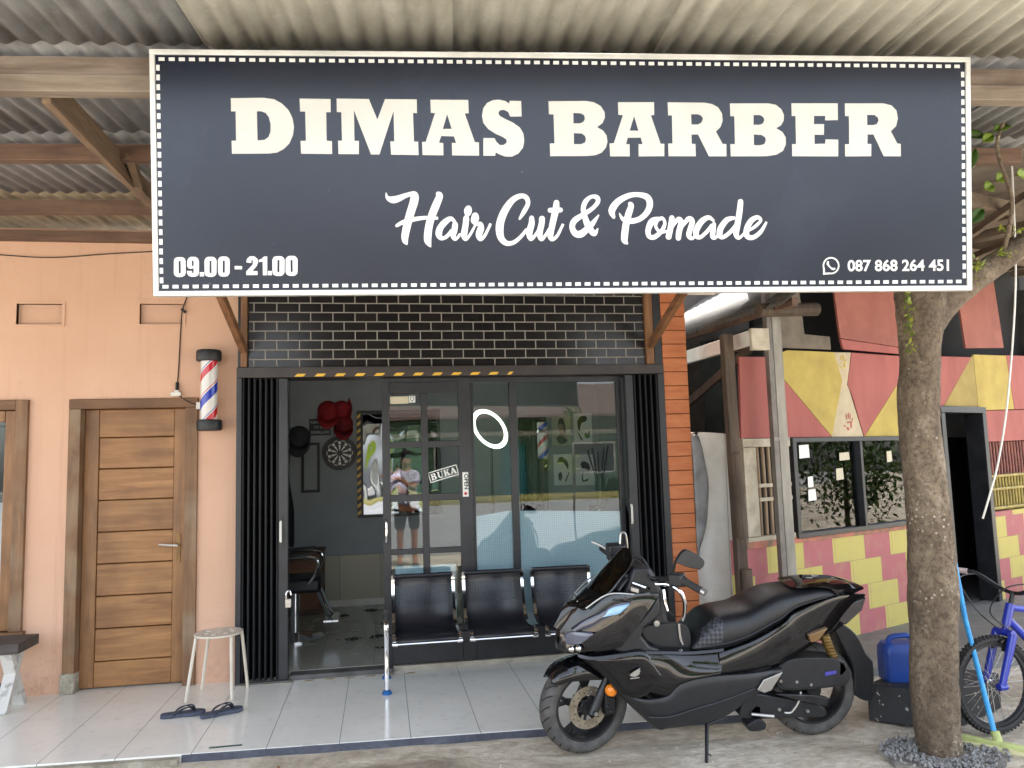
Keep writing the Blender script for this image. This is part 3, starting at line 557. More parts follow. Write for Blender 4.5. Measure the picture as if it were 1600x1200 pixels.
def far_house(name, label, x0, x1, wallm, roofm, trim, h=3.3, y=-22.0, door=None, wins=()):
    t = thing(name, label, 'house', ((x0+x1)/2, y, 0.05))
    holes = [(a, b, c, d) for a, b, c, d in wins]
    if door: holes.append(door)
    bm = new(); holes_wall(bm, x0, x1, 0.05, h, holes, y, y-0.25)
    for xa in (x0, x1-0.2): box(bm, xa, xa+0.2, y-6, y-0.25, 0.05, h)
    box(bm, x0, x1, y-6.2, y-6, 0.05, h)
    obj('wall', bm, wallm, t)
    bm = new()
    zz = [(x0-.5, y+2.6, h-.1), (x1+.5, y+2.6, h-.1), (x1+.5, y-3, h+1.7), (x0-.5, y-3, h+1.7)]  # deep front overhang, added to keep the facade in shade
    prism(bm, [zz], (0, 0, 0.12))
    zz = [(x0-.5, y-3, h+1.7), (x1+.5, y-3, h+1.7), (x1+.5, y-6.5, h), (x0-.5, y-6.5, h)]
    prism(bm, [zz], (0, 0, 0.12))
    obj('roof', bm, roofm, t)
    bm = new(); box(bm, x0, x1, y, y+0.09, h-0.75, h-0.55); obj('eave_band', bm, trim, t)
    for a, b, c, d in wins:
        bm = new()
        box(bm, a, a+.08, y-.1, y+.04, c, d); box(bm, b-.08, b, y-.1, y+.04, c, d)
        box(bm, a+.08, b-.08, y-.1, y+.04, d-.08, d); box(bm, a+.08, b-.08, y-.1, y+.04, c, c+.08)
        w = obj('window', bm, trim, t)
        bm = new(); box(bm, a+.08, b-.08, y-.06, y-.04, c+.08, d-.08)
        g = obj('pane', bm, MATS['far_pane'], w)
    if door:
        bm = new(); box(bm, door[0], door[1], y-.14, y-.08, door[2], door[3]); obj('door', bm, MATS['teal_paint'], t)
    return t
plain('far_pane', rgb(40, 52, 56), 0.1, 0, 0.5)
plain('teal_paint', rgb(48, 140, 140), 0.5)
GREENW = mat('green_house_paint', rgb(104, 134, 108), rgb(92, 120, 98), rough=0.8, scale=2)
FARW = mat('pale_house_paint', rgb(205, 205, 198), rgb(180, 180, 172), rough=0.8, scale=2)
ROOFR = mat('terracotta_roof', rgb(116, 96, 86), rgb(92, 76, 70), rough=0.85, scale=12)
YEL = plain('yellow_gate_paint', rgb(196, 178, 60), 0.6)
LIME = plain('lime_paint', rgb(150, 176, 40), 0.6)
far_house('green_house', 'pale green house across the road with a teal door', 0.4, 12.5, GREENW, ROOFR, WHITEP, 3.4, -22, (5.2, 6.3, .05, 2.3),
          ((2.2, 3.6, 0.9, 2.3), (8.4, 10.4, 0.9, 2.3)))
far_house('white_house', 'white house across the road left of the green one', -10.5, -0.8, FARW, ROOFR, WOODB, 3.6, -22.5, (-3.2, -2.2, .05, 2.2), ((-6.8, -4.8, 0.9, 2.2),))
t = thing('lime_gate_post', 'lime green gate post between the two far houses', 'post', (0.0, -21.5, .05))
bm = new(); box(bm, -0.18, 0.18, -21.68, -21.32, .05, 2.6); obj('shaft', bm, LIME, t, bev=.02)
bm = new(); box(bm, -0.24, 0.24, -21.74, -21.26, 2.6, 2.75); obj('capstone', bm, WHITEP, t, bev=.02)
def tree_far(x, y, h, label, r=2.0):
    t = thing('roadside_tree', label, 'tree', (x, y, .05), group='trees across the road')
    bm = new(); tube(bm, [(x, y, 0), (x+.1, y, h*.35), (x-.1, y+.1, h*.7)], [.16, .12, .07], 8); obj('trunk', bm, BARK, t)
    bm = new(); leaf_quads(bm, (x, y, h*.75), (r, r, h*.35), 1500, 0.16); obj('crown', bm, LEAFD, t)
tree_far(14.5, -24, 6.5, 'tall dark tree right of the green house across the road', 2.6)
tree_far(-12.0, -24, 7.0, 'tall dark tree left of the white house across the road', 2.6)
tree_far(20.5, -21, 5.0, 'smaller tree furthest right across the road', 2.4)
for i, (x, y, r_, h_, lb) in enumerate(((10.5, 4.6, 1.0, 2.4, 'added dense green shrub nearest the cafe down the street side'), (11.5, 2.4, 1.2, 2.8, 'added tall dark shrub beyond the nearest one down the street'), (13.5, 6.4, 1.3, 3.0, 'added broad shrub furthest down the street on the cafe side'))):
    t = thing('reflection_shrub', lb, 'shrub', (x, y, 0), group='shrubs added past the cafe for pane reflections')  # put in out of view so the cafe panes reflect leaves
    bm = new(); tube(bm, [(x, y, -.02), (x+.05, y, h_*.4), (x-.05, y, h_*.8)], [.05, .035, .015], 8); obj('stem', bm, BARK, t)
    bm = new(); leaf_quads(bm, (x, y, h_*.5), (r_, r_, h_*.42), 2600, .06, rng=random.Random(40+i)); obj('foliage', bm, LEAFD, t)
# young roadside plant that throws its leaves into the shop window
t = thing('roadside_sapling', 'slender sapling with yellow green leaves by the road', 'plant', (2.84, 0.4, 0))
bm = new(); tube(bm, [(2.84, .4, -0.02), (2.80, .42, .8), (2.86, .4, 1.6), (2.9, .4, 2.5)], [.02, .016, .012, .006], 8, 4); obj('stem', bm, BARK, t)
bm = new(); leaf_quads(bm, (2.87, .4, 2.15), (.2, .2, .45), 120, 0.06); leaf_quads(bm, (2.72, .4, 1.35), (.26, .25, .3), 110, 0.06); obj('foliage', bm, LEAF, t)

# ------------------------------------------------------------------ peach house on the left
def peach():
    m, nt, bs = base('peach_wall_paint')
    v = coords(nt, 'Object')
    n = nd(nt, "ShaderNodeTexNoise", Scale=1.4, Detail=7.0, Roughness=0.6); nt.links.new(v, n.inputs['Vector'])
    n2 = nd(nt, "ShaderNodeTexNoise", Scale=11.0, Detail=8.0, Roughness=0.7); nt.links.new(v, n2.inputs['Vector'])
    col = ramp(nt, n.outputs['Fac'], [(0.3, rgb(207, 165, 138)), (0.7, rgb(217, 177, 150))])
    sp = nt.nodes.new("ShaderNodeSeparateXYZ"); nt.links.new(v, sp.inputs[0])
    low = mth(nt, 'SUBTRACT', 1.0, mth(nt, 'MULTIPLY', sp.outputs['Z'], 3.2))        # damp, scuffed strip along the floor
    d = mth(nt, 'MULTIPLY', mth(nt, 'MAXIMUM', low, 0.0), ramp(nt, n2.outputs['Fac'], [(0.45, (0, 0, 0, 1)), (0.7, (0.8, 0.8, 0.8, 1))]))
    col = mixc(nt, d, col, rgb(176, 134, 112))
    col = mixc(nt, ramp(nt, n2.outputs['Fac'], [(0.66, (0, 0, 0, 1)), (0.8, (0.3, 0.3, 0.3, 1))]), col, rgb(196, 140, 110))
    vs = coords(nt, 'Object', (9, 9, .35)); n4 = nd(nt, "ShaderNodeTexNoise", Scale=1.6, Detail=6.0, Roughness=.6); nt.links.new(vs, n4.inputs['Vector'])      # faint rain runs
    col = mixc(nt, ramp(nt, n4.outputs['Fac'], [(0.56, (0, 0, 0, 1)), (0.72, (0.32, 0.32, 0.32, 1))]), col, rgb(178, 130, 104))
    vc = nd(nt, "ShaderNodeTexVoronoi", Scale=.9); vc.feature = 'DISTANCE_TO_EDGE'
    vd = nd(nt, "ShaderNodeVectorMath"); vd.operation = 'ADD'; nt.links.new(v, vd.inputs[0]); nt.links.new(n2.outputs['Color'], vd.inputs[1]); nt.links.new(vd.outputs[0], vc.inputs['Vector'])
    crack = mth(nt, 'MULTIPLY', mth(nt, 'LESS_THAN', vc.outputs['Distance'], .0035), mth(nt, 'GREATER_THAN', n.outputs['Fac'], .54))
    col = mixc(nt, mth(nt, 'MULTIPLY', crack, .45), col, rgb(150, 108, 84))
    nt.links.new(col, bs.inputs['Base Color']); bs.inputs['Roughness'].default_value = 0.75
    bump(nt, bs, mth(nt, 'ADD', n.outputs['Fac'], mth(nt, 'MULTIPLY', n2.outputs['Fac'], 0.3)), 0.4, 0.008)
    return m
PEACH = peach()
DOORH = wood('teak_planks', rgb(172, 126, 78), rgb(128, 86, 48), 'X', 0.5, 1.0, 0.2, dark=rgb(104, 70, 42))
DOORV = wood('teak_stile', rgb(158, 114, 70), rgb(118, 80, 46), 'Z', 0.45, 1.0, 0.12)
FRAMEV = wood('worn_door_frame', rgb(140, 104, 72), rgb(100, 70, 46), 'Z', 0.6, 1.0, 0.2, dark=rgb(150, 136, 112))
FRAMEX = wood('worn_door_head', rgb(134, 96, 64), rgb(100, 70, 46), 'X', 0.6)
YW = 5.83
house = thing('peach_house', 'peach painted house front with wooden door and window', 'house', (-3.5, YW, 0.065))
VENT = [(-2.525, -2.228, 2.604, 2.752), (-1.712, -1.417, 2.606, 2.756)]
bm = new()
holes_wall(bm, -7.0, -1.022, 0.0, 3.30, [(-2.16, -1.305, -1, 2.066), (-3.7, -2.42, 0.50, 2.07)]+VENT+[(-4.6, -4.3, 2.604, 2.752)], YW, YW+0.16)
obj('wall', bm, PEACH, house)
for v in VENT:
    bm = new(); box(bm, v[0]-.012, v[1]+.012, YW+0.032, YW+0.06, v[2]-.012, v[3]+.012)
    for a in ((v[0]-.018, v[1]+.018, v[3], v[3]+.016), (v[0]-.018, v[1]+.018, v[2]-.016, v[2]), (v[0]-.018, v[0], v[2], v[3]), (v[1], v[1]+.018, v[2], v[3])):
        box(bm, a[0], a[1], YW-0.008, YW+0.03, a[2], a[3])
    obj('vent', bm, PEACH, house)
bm = new()
box(bm, -2.16, -2.082, YW-0.022, YW+0.13, 0.065, 2.0); box(bm, -1.388, -1.303, YW-0.022, YW+0.13, 0.065, 2.0)
dfr = obj('door_frame', bm, FRAMEV, house, bev=.004)
bm = new(); box(bm, -2.16, -1.303, YW-0.024, YW+0.13, 2.0, 2.068); obj('door_head', bm, FRAMEX, dfr, bev=.004)
bm = new(); box(bm, -2.172, -2.076, YW-0.034, YW+0.1, 0.062, 0.20); obj('cement_foot', bm, CEM, dfr, bev=.012)
bm = new()
yd = YW+0.055
box(bm, -2.080, -1.985, yd, yd+.04, 0.075, 1.998); box(bm, -1.480, -1.390, yd, yd+.04, 0.075, 1.998)
door = obj('door', bm, DOORV, house, bev=.004)
bm = new()
box(bm, -1.985, -1.480, yd+.002, yd+.038, 1.80, 1.998); box(bm, -1.985, -1.480, yd+.002, yd+.038, 0.075, 0.245)
zs = [0.247+ (1.798-0.247)*i/7 for i in range(8)]
for i in range(7): box(bm, -1.984, -1.481, yd+.010, yd+.034, zs[i]+.003, zs[i+1]-.003)
obj('planks', bm, DOORH, door, bev=.005)
bm = new(); box(bm, -2.082, -1.388, yd+.042, yd+.06, 0.0, 2.06); obj('backing', bm, plain('dark_joint', rgb(70, 46, 28), .9), door)  # added behind the planks to stop light leaking through the gaps
bm = new()
box(bm, -1.455, -1.425, yd-.006, yd, 0.90, 1.10)
obj('lock_plate', bm, mat('worn_brass', rgb(150, 118, 74), rgb(110, 84, 54), rough=.5, metal=.6), door, bev=.002)
bm = new()
tube(bm, [(-1.44, yd-.004, 1.02), (-1.44, yd-.05, 1.02)], .008, 10); tube(bm, [(-1.435, yd-.05, 1.022), (-1.50, yd-.055, 1.028), (-1.56, yd-.05, 1.035)], [.011, .010, .008], 10)
obj('handle', bm, plain('brushed_nickel', rgb(205, 198, 186), .3, .8), door)
# window of the house
bm = new()
for a in ((-2.50, -2.42, .50, 2.07), (-3.70, -3.62, .50, 2.07)): box(bm, a[0], a[1], YW-0.03, YW+0.12, a[2], a[3])
box(bm, -3.62, -2.50, YW+.1, YW+.12, .50, .51)
win = obj('window', bm, FRAMEV, house, bev=.004)
for a in ((-3.62, -2.50, .03, 2.0, 2.07), (-3.72, -2.40, .05, .44, .50)):
    bm = new(); box(bm, a[0], a[1], YW-a[2], YW+.12+a[2]-.03, a[3], a[4]); obj('frame_rail', bm, FRAMEX, win, bev=.004)
bm = new()
for a in ((-2.575, -2.503), (-3.08, -3.01), (-3.617, -3.55)): box(bm, a[0], a[1], YW+.005, YW+.05, .503, 1.997)
for a in ((-3.008, -2.577), (-3.548, -3.082)):
    box(bm, a[0], a[1], YW+.007, YW+.048, 1.92, 1.997); box(bm, a[0], a[1], YW+.007, YW+.048, .503, .585)
obj('sash', bm, DOORV, win, bev=.004)
bm = new(); box(bm, -3.008, -2.577, YW+.022, YW+.027, .585, 1.92); box(bm, -3.548, -3.082, YW+.022, YW+.027, .585, 1.92); obj('pane', bm, GLASS, win)
CURT = mat('white_curtain', rgb(226, 226, 228), rgb(196, 198, 204), rough=.9, scale=3, stretch=(6, 1, .4))
bm = new()
rows = [[(-3.6+1.05*i/80, YW+.16+.02*math.sin(i*.9)+.008*math.sin(i*2.3+z), z) for i in range(81)] for z in (.52, .9, 1.25, 1.36)]
noise_grid(bm, rows); obj('curtain', bm, CURT, win)
bm = new(); box(bm, -4.2, -2.2, 7.2, 7.25, 0.0, 3.0); box(bm, -4.2, -4.15, 6.0, 7.2, 0.0, 3.0); box(bm, -2.25, -2.2, 6.0, 7.2, 0, 3.0); box(bm, -4.15, -2.25, 6.0, 7.2, 2.6, 2.65); obj('inner_room', bm, mat('dim_room', rgb(96, 90, 86)), house)
bm = new(); box(bm, -7.2, -1.03, 5.7, 12.5, 3.5, 3.6); obj('roof', bm, mat('house_roof', rgb(140, 90, 70)), house)

# ------------------------------------------------------------------ barber shop
shop = thing('barber_shop', 'barber shop front in black with tiled fascia and glass', 'shop', (0.6, 5.8, 0.065))
FASC = bricks('black_fascia_tile', rgb(34, 31, 31), rgb(26, 24, 25), rgb(140, 135, 126), 0.1605, 0.0695, 0.0042, -0.8675, 2.2685, 0.22)
bm = new(); box(bm, -0.945, 2.052, 5.75, 5.95, 2.273, 3.42); obj('tiled_fascia', bm, FASC, shop)
bm = new()
box(bm, -1.02, 2.185, 5.70, 5.95, 2.195, 2.271)
obj('lintel', bm, mat('dark_brown_steel', rgb(62, 54, 51), rgb(46, 41, 40), rough=.45, scale=5), shop, bev=.004)
for a in ((-1.02, -.985, 5.705, .065, 2.193), (2.135, 2.185, 5.705, 0, 2.193), (2.125, 2.185, 5.72, 2.273, 3.42), (-1.018, -.998, 5.74, 2.273, 3.4)):
    bm = new(); box(bm, a[0], a[1], a[2], 5.93, a[3], a[4]); obj('jamb', bm, BLACK, shop)
TRIMW = wood('trim_timber', rgb(150, 108, 72), rgb(104, 72, 48), 'Z', .65)
for xa, xb in ((-.995, -.952), (2.058, 2.12)):
    bm = new(); box(bm, xa, xb, 5.715, 5.80, 2.274, 3.40); obj('timber_trim', bm, TRIMW, shop, bev=.004)
# hazard tape along the lintel
YTAPE = plain('yellow_tape', rgb(226, 180, 60), .4); KTAPE = plain('dark_tape', rgb(58, 50, 50), .45)
bm = new(); box(bm, -0.70, 1.02, 5.697, 5.6995, 2.198, 2.222); tp = obj('hazard_tape', bm, KTAPE, shop)
bm = new()
for i in range(12):
    x0 = -0.62+0.1415*i; w = .062 if i < 11 else .03
    prism(bm, [[(x0, 5.696, 2.1995), (x0+w, 5.696, 2.1995), (x0+w+.022, 5.696, 2.2205), (x0+.022, 5.696, 2.2205)]], (0, .0008, 0))
obj('yellow_stripe', bm, YTAPE, tp)
# orange plank column
def planks_mat():
    m, nt, bs = base('orange_planks')
    v = coords(nt, 'Object', (2.5, 14, 14))
    n = nd(nt, "ShaderNodeTexNoise", Scale=2.0, Detail=7.0, Roughness=.6); nt.links.new(v, n.inputs['Vector'])
    g = nt.nodes.new("ShaderNodeNewGeometry")
    c = ramp(nt, n.outputs['Fac'], [(.3, rgb(186, 106, 62)), (.7, rgb(210, 132, 82))])
    c = mixc(nt, mth(nt, 'MULTIPLY', g.outputs['Random Per Island'], .35), c, rgb(176, 98, 58))
    nt.links.new(c, bs.inputs['Base Color']); bs.inputs['Roughness'].default_value = .6
    bump(nt, bs, n.outputs['Fac'], .15, .004); return m
bm = new()
z = 0.0; k = 0
while z < 3.3:
    box(bm, 2.188, 2.388, 5.715, 5.95, z+.0025, z+.108); z += .1105
obj('plank_column', bm, planks_mat(), shop, bev=.003)
bm = new(); box(bm, 2.19, 2.385, 5.722, 5.94, 0, 3.32); obj('column_core', bm, plain('dark_gap', rgb(70, 42, 28), .9), shop)
# floor inside, walls, ceiling
ITILE = tiles('inner_floor_tile', rgb(176, 176, 164), rgb(160, 160, 150), (0.40, 0.40), 0.12, 6.0, rgb(96, 98, 94), 0.22)
bm = new(); box(bm, -0.95, 2.40, 5.86, 8.35, -0.1, 0.10); obj('inner_floor', bm, ITILE, shop)
THR = mat('dark_threshold', rgb(104, 102, 100), rgb(80, 79, 78), rough=.6, scale=9, bmp=.2)
bm = new(); box(bm, -0.66, 0.06, 5.735, 5.858, 0.0, 0.098); obj('threshold', bm, THR, shop, bev=.008)
bm = new(); box(bm, .06, 1.86, 5.775, 5.858, 0.0, 0.10); obj('tiled_sill', bm, mat('beige_sill', rgb(190, 182, 166), rgb(160, 152, 138), rough=.35, scale=8), shop, bev=.004)
GREYW = mat('grey_inner_wall', rgb(158, 162, 164), rgb(146, 150, 153), rough=.8, scale=2)
bm = new(); box(bm, -1.0, 2.45, 8.35, 8.45, 0.62, 2.95); box(bm, -1.0, -.95, 5.96, 8.35, 0.0, 2.95); box(bm, 2.40, 2.45, 5.96, 8.35, 0.0, 2.95)
obj('inner_wall', bm, GREYW, shop)
WAIN = bricks('wainscot_panels', rgb(176, 170, 150), rgb(164, 160, 142), rgb(150, 144, 130), .42, 2.0, .004, 0.0, -.5, .35)
bm = new(); box(bm, -0.95, 2.40, 8.335, 8.45, 0.10, 0.618); obj('wainscot', bm, WAIN, shop)
bm = new(); box(bm, -0.95, 2.40, 8.322, 8.334, 0.10, 0.165); obj('skirting', bm, WHITEP, shop)
bm = new(); box(bm, -1.0, 2.45, 5.96, 8.45, 2.62, 2.66); obj('ceiling', bm, WHITEP, shop)
bm = new(); box(bm, -1.02, 2.39, 5.96, 12.5, 3.44, 3.5); obj('roof', bm, MATS['house_roof'], shop)
# glass front : sliding door
yg = 5.80
bm = new()
box(bm, 0.0, 0.058, yg, yg+.04, .10, 2.193); box(bm, .572, .672, yg, yg+.04, .10, 2.193); 
box(bm, .290, .340, yg+.002, yg+.038, .36, 2.075)
for a in ((2.075, 2.16), (1.685, 1.712), (1.272, 1.322), (.885, .925), (.105, .36)):
    if a[0] == 1.685: a = (1.668, 1.715)
    box(bm, .058, .290 if a[0] not in (2.075, .105) else .572, yg+.001, yg+.039, a[0], a[1])
    if a[0] not in (2.075, .105): box(bm, .340, .572, yg+.001, yg+.039, a[0], a[1])
box(bm, .058, .572, yg+.0015, yg+.0385, 2.16, 2.193)
gd = obj('sliding_door', bm, BLACK, shop, bev=.003)
for xa, xb in ((.058, .290), (.340, .572)):
    for za, zb in ((1.715, 2.075), (1.322, 1.668), (.925, 1.272), (.36, .885)):
        bm = new(); box(bm, xa, xb, yg+.018, yg+.022, za, zb); obj('pane', bm, GLASS, gd)
def film_mat():
    m, nt, bs = base('frosted_grid_film')
    tc = nt.nodes.new("ShaderNodeTexCoord"); sp = nt.nodes.new("ShaderNodeSeparateXYZ"); nt.links.new(tc.outputs['Object'], sp.inputs[0])
    def ln(o):
        f = mth(nt, 'FRACT', mth(nt, 'DIVIDE', o, .0165)); return mth(nt, 'LESS_THAN', f, .22)
    g = mth(nt, 'MAXIMUM', ln(sp.outputs['X']), ln(sp.outputs['Z']))
    nt.links.new(mixc(nt, g, rgb(206, 228, 236), rgb(170, 198, 212)), bs.inputs['Base Color'])
    bs.inputs['Roughness'].default_value = .35
    tr = nd(nt, "ShaderNodeBsdfTransparent"); mx = nt.nodes.new("ShaderNodeMixShader"); mx.inputs[0].default_value = .82
    nt.links.new(tr.outputs[0], mx.inputs[1]); nt.links.new(bs.outputs[0], mx.inputs[2]); nt.links.new(mx.outputs[0], nt.nodes["Material Output"].inputs[0])
    return m
FILM = film_mat()
for xa, xb in ((.085, .290), (.340, .53)):
    bm = new(); box(bm, xa, xb, yg+.0235, yg+.0245, .36, .80); obj('frosted_film', bm, FILM, gd)
bm = new()
tube(bm, [(.018, yg-.012, 0.98), (.022, yg-.035, 1.0), (.022, yg-.035, 1.12), (.018, yg-.012, 1.14)], .008, 8, 3); obj('handle', bm, CHROME, gd)
# stickers on the door
WST = plain('white_vinyl', rgb(226, 226, 220), .4); KST = plain('black_vinyl', rgb(24, 24, 26), .4); RST = plain('red_vinyl', rgb(190, 40, 56), .4)
bm = new(); box(bm, .593, .636, yg-.003, yg-.0005, 1.292, 1.474); vs = obj('vertical_sticker', bm, WST, gd)
fm = frame_mtx((.607, yg-.0035, 1.462), (0, 0, -1), (1, 0, 0))
text_loops_mesh("OPEN", fm, KST, 'lettering', vs, .040, .0012, sx=1.12)
bm = new(); lathe(bm, [(.0, 0), (.012, 0)], (.614, yg-.0037, 1.315), 'Y', 14); obj('red_dot', bm, RST, vs)
bm = new(); box(bm, .062, .20, yg+.0135, yg+.016, 2.0, 2.055); sg = obj('label_strip', bm, plain('cream_label', rgb(196, 186, 160), .5), gd)
bm = new(); box(bm, .205, .250, yg+.0135, yg+.016, 2.008, 2.058); sh = obj('badge_sticker', bm, WST, gd)
bm = new()
so = [(.213, 2.052), (.242, 2.052), (.242, 2.03), (.2275, 2.012), (.213, 2.03)]; si = [(.218, 2.047), (.237, 2.047), (.237, 2.032), (.2275, 2.019), (.218, 2.032)]
prism(bm, [[(x, yg+.0128, z) for x, z in so], [(x, yg+.0128, z) for x, z in si]], (0, .0005, 0)); obj('shield_mark', bm, KST, sh)
# BUKA sticker (rotated box with serif letters)
SLAB = {
 'B': [[(0,0),(.62,0),(.78,.06),(.84,.25),(.78,.42),(.64,.52),(.75,.6),(.8,.76),(.72,.93),(.56,1),(0,1),(0,.92),(.1,.92),(.1,.08),(0,.08)], [(.34,.1),(.5,.1),(.58,.26),(.5,.44),(.34,.46)], [(.34,.56),(.47,.58),(.54,.74),(.46,.9),(.34,.9)]],
 'U': [[(0,1),(0,.92),(.1,.92),(.1,.3),(.18,.1),(.34,0),(.56,0),(.72,.1),(.8,.3),(.8,.92),(.9,.92),(.9,1),(.58,1),(.58,.92),(.7,.92),(.7,.32),(.62,.16),(.48,.12),(.38,.18),(.34,.32),(.34,.92),(.44,.92),(.44,1)]],
 'K': [[(0,0),(.44,0),(.44,.08),(.34,.08),(.34,.36),(.42,.46),(.62,.08),(.54,.08),(.54,0),(1,0),(1,.08),(.92,.08),(.6,.62),(.82,.92),(.92,.92),(.92,1),(.56,1),(.56,.92),(.66,.92),(.34,.5),(.34,.92),(.44,.92),(.44,1),(0,1),(0,.92),(.1,.92),(.1,.08),(0,.08)]],
 'A': [[(0,0),(.32,0),(.32,.08),(.24,.08),(.3,.26),(.58,.26),(.64,.08),(.54,.08),(.54,0),(1,0),(1,.08),(.92,.08),(.58,1),(.42,1),(.08,.08),(0,.08)], [(.33,.36),(.55,.36),(.44,.7)]]}
bk = frame_mtx((.452, yg+.0165, 1.468), (math.cos(R(15)), 0, math.sin(R(15))), (-math.sin(R(15)), 0, math.cos(R(15))))
bm = new()
def place(M, loops): return [[M @ Vector((x, y, 0)) for x, y in lp] for lp in loops]
prism(bm, place(bk, [[(-.112, -.04), (.112, -.04), (.112, .04), (-.112, .04)], [(-.105, -.033), (.105, -.033), (.105, .033), (-.105, .033)]]), (0, -.001, 0))
xo = -.098
for ch in 'BUKA':
    prism(bm, place(bk, [[(xo+x*.05, -.024+y*.048) for x, y in lp] for lp in SLAB[ch]]), (0, -.001, 0)); xo += .050
obj('open_sticker', bm, WST, gd)
# fixed shop window
bm = new()
box(bm, .672, 1.86, yg+.003, yg+.043, 2.15, 2.193); box(bm, .9675, 1.0225, yg+.005, yg+.045, .32, 2.15); box(bm, .672, .690, yg+.006, yg+.04, .32, 2.15)
box(bm, .672, 1.86, yg+.003, yg+.043, .102, .32); box(bm, 1.82, 1.86, yg+.006, yg+.04, .32, 2.15)
sw = obj('shop_window', bm, BLACK, shop, bev=.003)
for xa, xb in ((.690, .9675), (1.0225, 1.82)):
    bm = new(); box(bm, xa, xb, yg+.022, yg+.026, .32, 2.15); obj('pane', bm, GLASS, sw)
bm = new(); prism(bm, [[(.690, yg+.0275, .32), (.9675, yg+.0275, .32), (.9675, yg+.0275, 1.175), (.690, yg+.0275, 1.14)]], (0, .001, 0))
prism(bm, [[(1.0225, yg+.0275, .32), (1.82, yg+.0275, .32), (1.82, yg+.0275, 1.135), (1.0225, yg+.0275, 1.17)]], (0, .001, 0)); obj('frosted_film', bm, FILM, sw)
# folding gates
def gate(x0, x1, label_handle_x, hz, n, flip):
    bm = new()
    pts = []
    for i in range(2*n+1):
        pts.append((x0+(x1-x0)*i/(2*n), 5.725+(.085 if i % 2 else 0)))
    for (xa, ya), (xb, yb) in zip(pts, pts[1:]):
        d = Vector((xb-xa, yb-ya, 0)).normalized(); s = Vector((-d.y, d.x, 0))*.008
        prism(bm, [[(xa+s.x, ya+s.y, .09), (xb+s.x, yb+s.y, .09), (xb-s.x, yb-s.y, .09), (xa-s.x, ya-s.y, .09)]], (0, 0, 2.10))
    g = obj('folding_gate', bm, GATEM, shop)
    bm = new()
    for i in range(0, 2*n+1):
        tube(bm, [(pts[i][0], pts[i][1]-.006, .085), (pts[i][0], pts[i][1]-.006, 2.19)], .0085, 8)
    obj('hinge_rod', bm, GATEM, g)
    xe = x1 if flip else x0
    bm = new(); s = 1 if flip else -1
    box(bm, xe-.03 if flip else xe-.035, xe+.035 if flip else xe+.03, 5.705, 5.76, .085, 2.19); obj('lock_stile', bm, BLACK, g, bev=.004)
    bm = new(); box(bm, label_handle_x-.014, label_handle_x+.014, 5.697, 5.7045, hz-.11, hz+.11); hp = obj('handle_plate', bm, BLACK, g)
    bm = new(); tube(bm, [(label_handle_x, 5.69, hz-.07), (label_handle_x, 5.68, hz-.06), (label_handle_x, 5.68, hz+.06), (label_handle_x, 5.69, hz+.07)], .009, 8); obj('handle', bm, WHITEP, g)
    return g
gate(-0.975, -0.70, -.712, 1.10, 7, True)
gate(1.90, 2.125, 1.868, 1.12, 5, False)
bm = new(); box(bm, -1.02, -.64, 5.70, 5.735, .066, .076); obj('gate_track', bm, THR, shop)
bm = new()
for i in range(9):
    x0 = -.98+.14*i
    if x0 > .2: break
    prism(bm, [[(x0, 5.690, .0665), (x0+.06, 5.690, .0665), (x0+.08, 5.712, .0665), (x0+.02, 5.712, .0665)]], (0, 0, .001))
obj('floor_tape', bm, mat('worn_yellow_tape', rgb(176, 152, 62), rgb(120, 108, 70), rough=.7, scale=30), shop)

# padlock on the gate
t = thing('padlock', 'white padlock hanging on the folding gate', 'padlock', (-.655, 5.69, .585))
bm = new(); box(bm, -.680, -.640, 5.668, 5.692, .575, .635); obj('case', bm, plain('padlock_ivory', rgb(206, 196, 182), .4, .3), t, bev=.006)
bm = new(); tube(bm, [(-.674, 5.68, .63), (-.674, 5.68, .665), (-.668, 5.68, .682), (-.655, 5.68, .688), (-.646, 5.68, .682), (-.643, 5.68, .66)], .006, 8, 3); obj('shackle', bm, CHROME, t)

# things inside the shop
YB = 8.35
t = thing('dartboard', 'round black and white dartboard hanging on the grey wall', 'dartboard', (-.442, YB, 1.683))
bm = new(); disc_cyl(bm, (-.442, YB-.017, 1.683), .178, .03, 'Y', 40); obj('board', bm, KST, t, bev=.003)
bm = new()
for i in range(20):
    for (ra, rb, par) in ((.03, .088, 0), (.095, .125, 0), (.128, .136, 1)):
        if i % 2 == par:
            a0 = 2*math.pi*(i-.5)/20; a1 = 2*math.pi*(i+.5)/20
            if rb < .13: ra2, rb2, w = ra, rb, 1
            q = [(r*math.sin(a), r*math.cos(a)) for r, a in ((ra, a0+(.05 if ra < .05 else .02)), (rb, a0+.02), (rb, a1-.02), (ra, a1-(.05 if ra < .05 else .02)))]
            prism(bm, [[(-.442+x, YB-.034, 1.683+z) for x, z in q]], (0, .0015, 0))
obj('segments', bm, plain('dart_cream', rgb(240, 238, 230), .7), t)
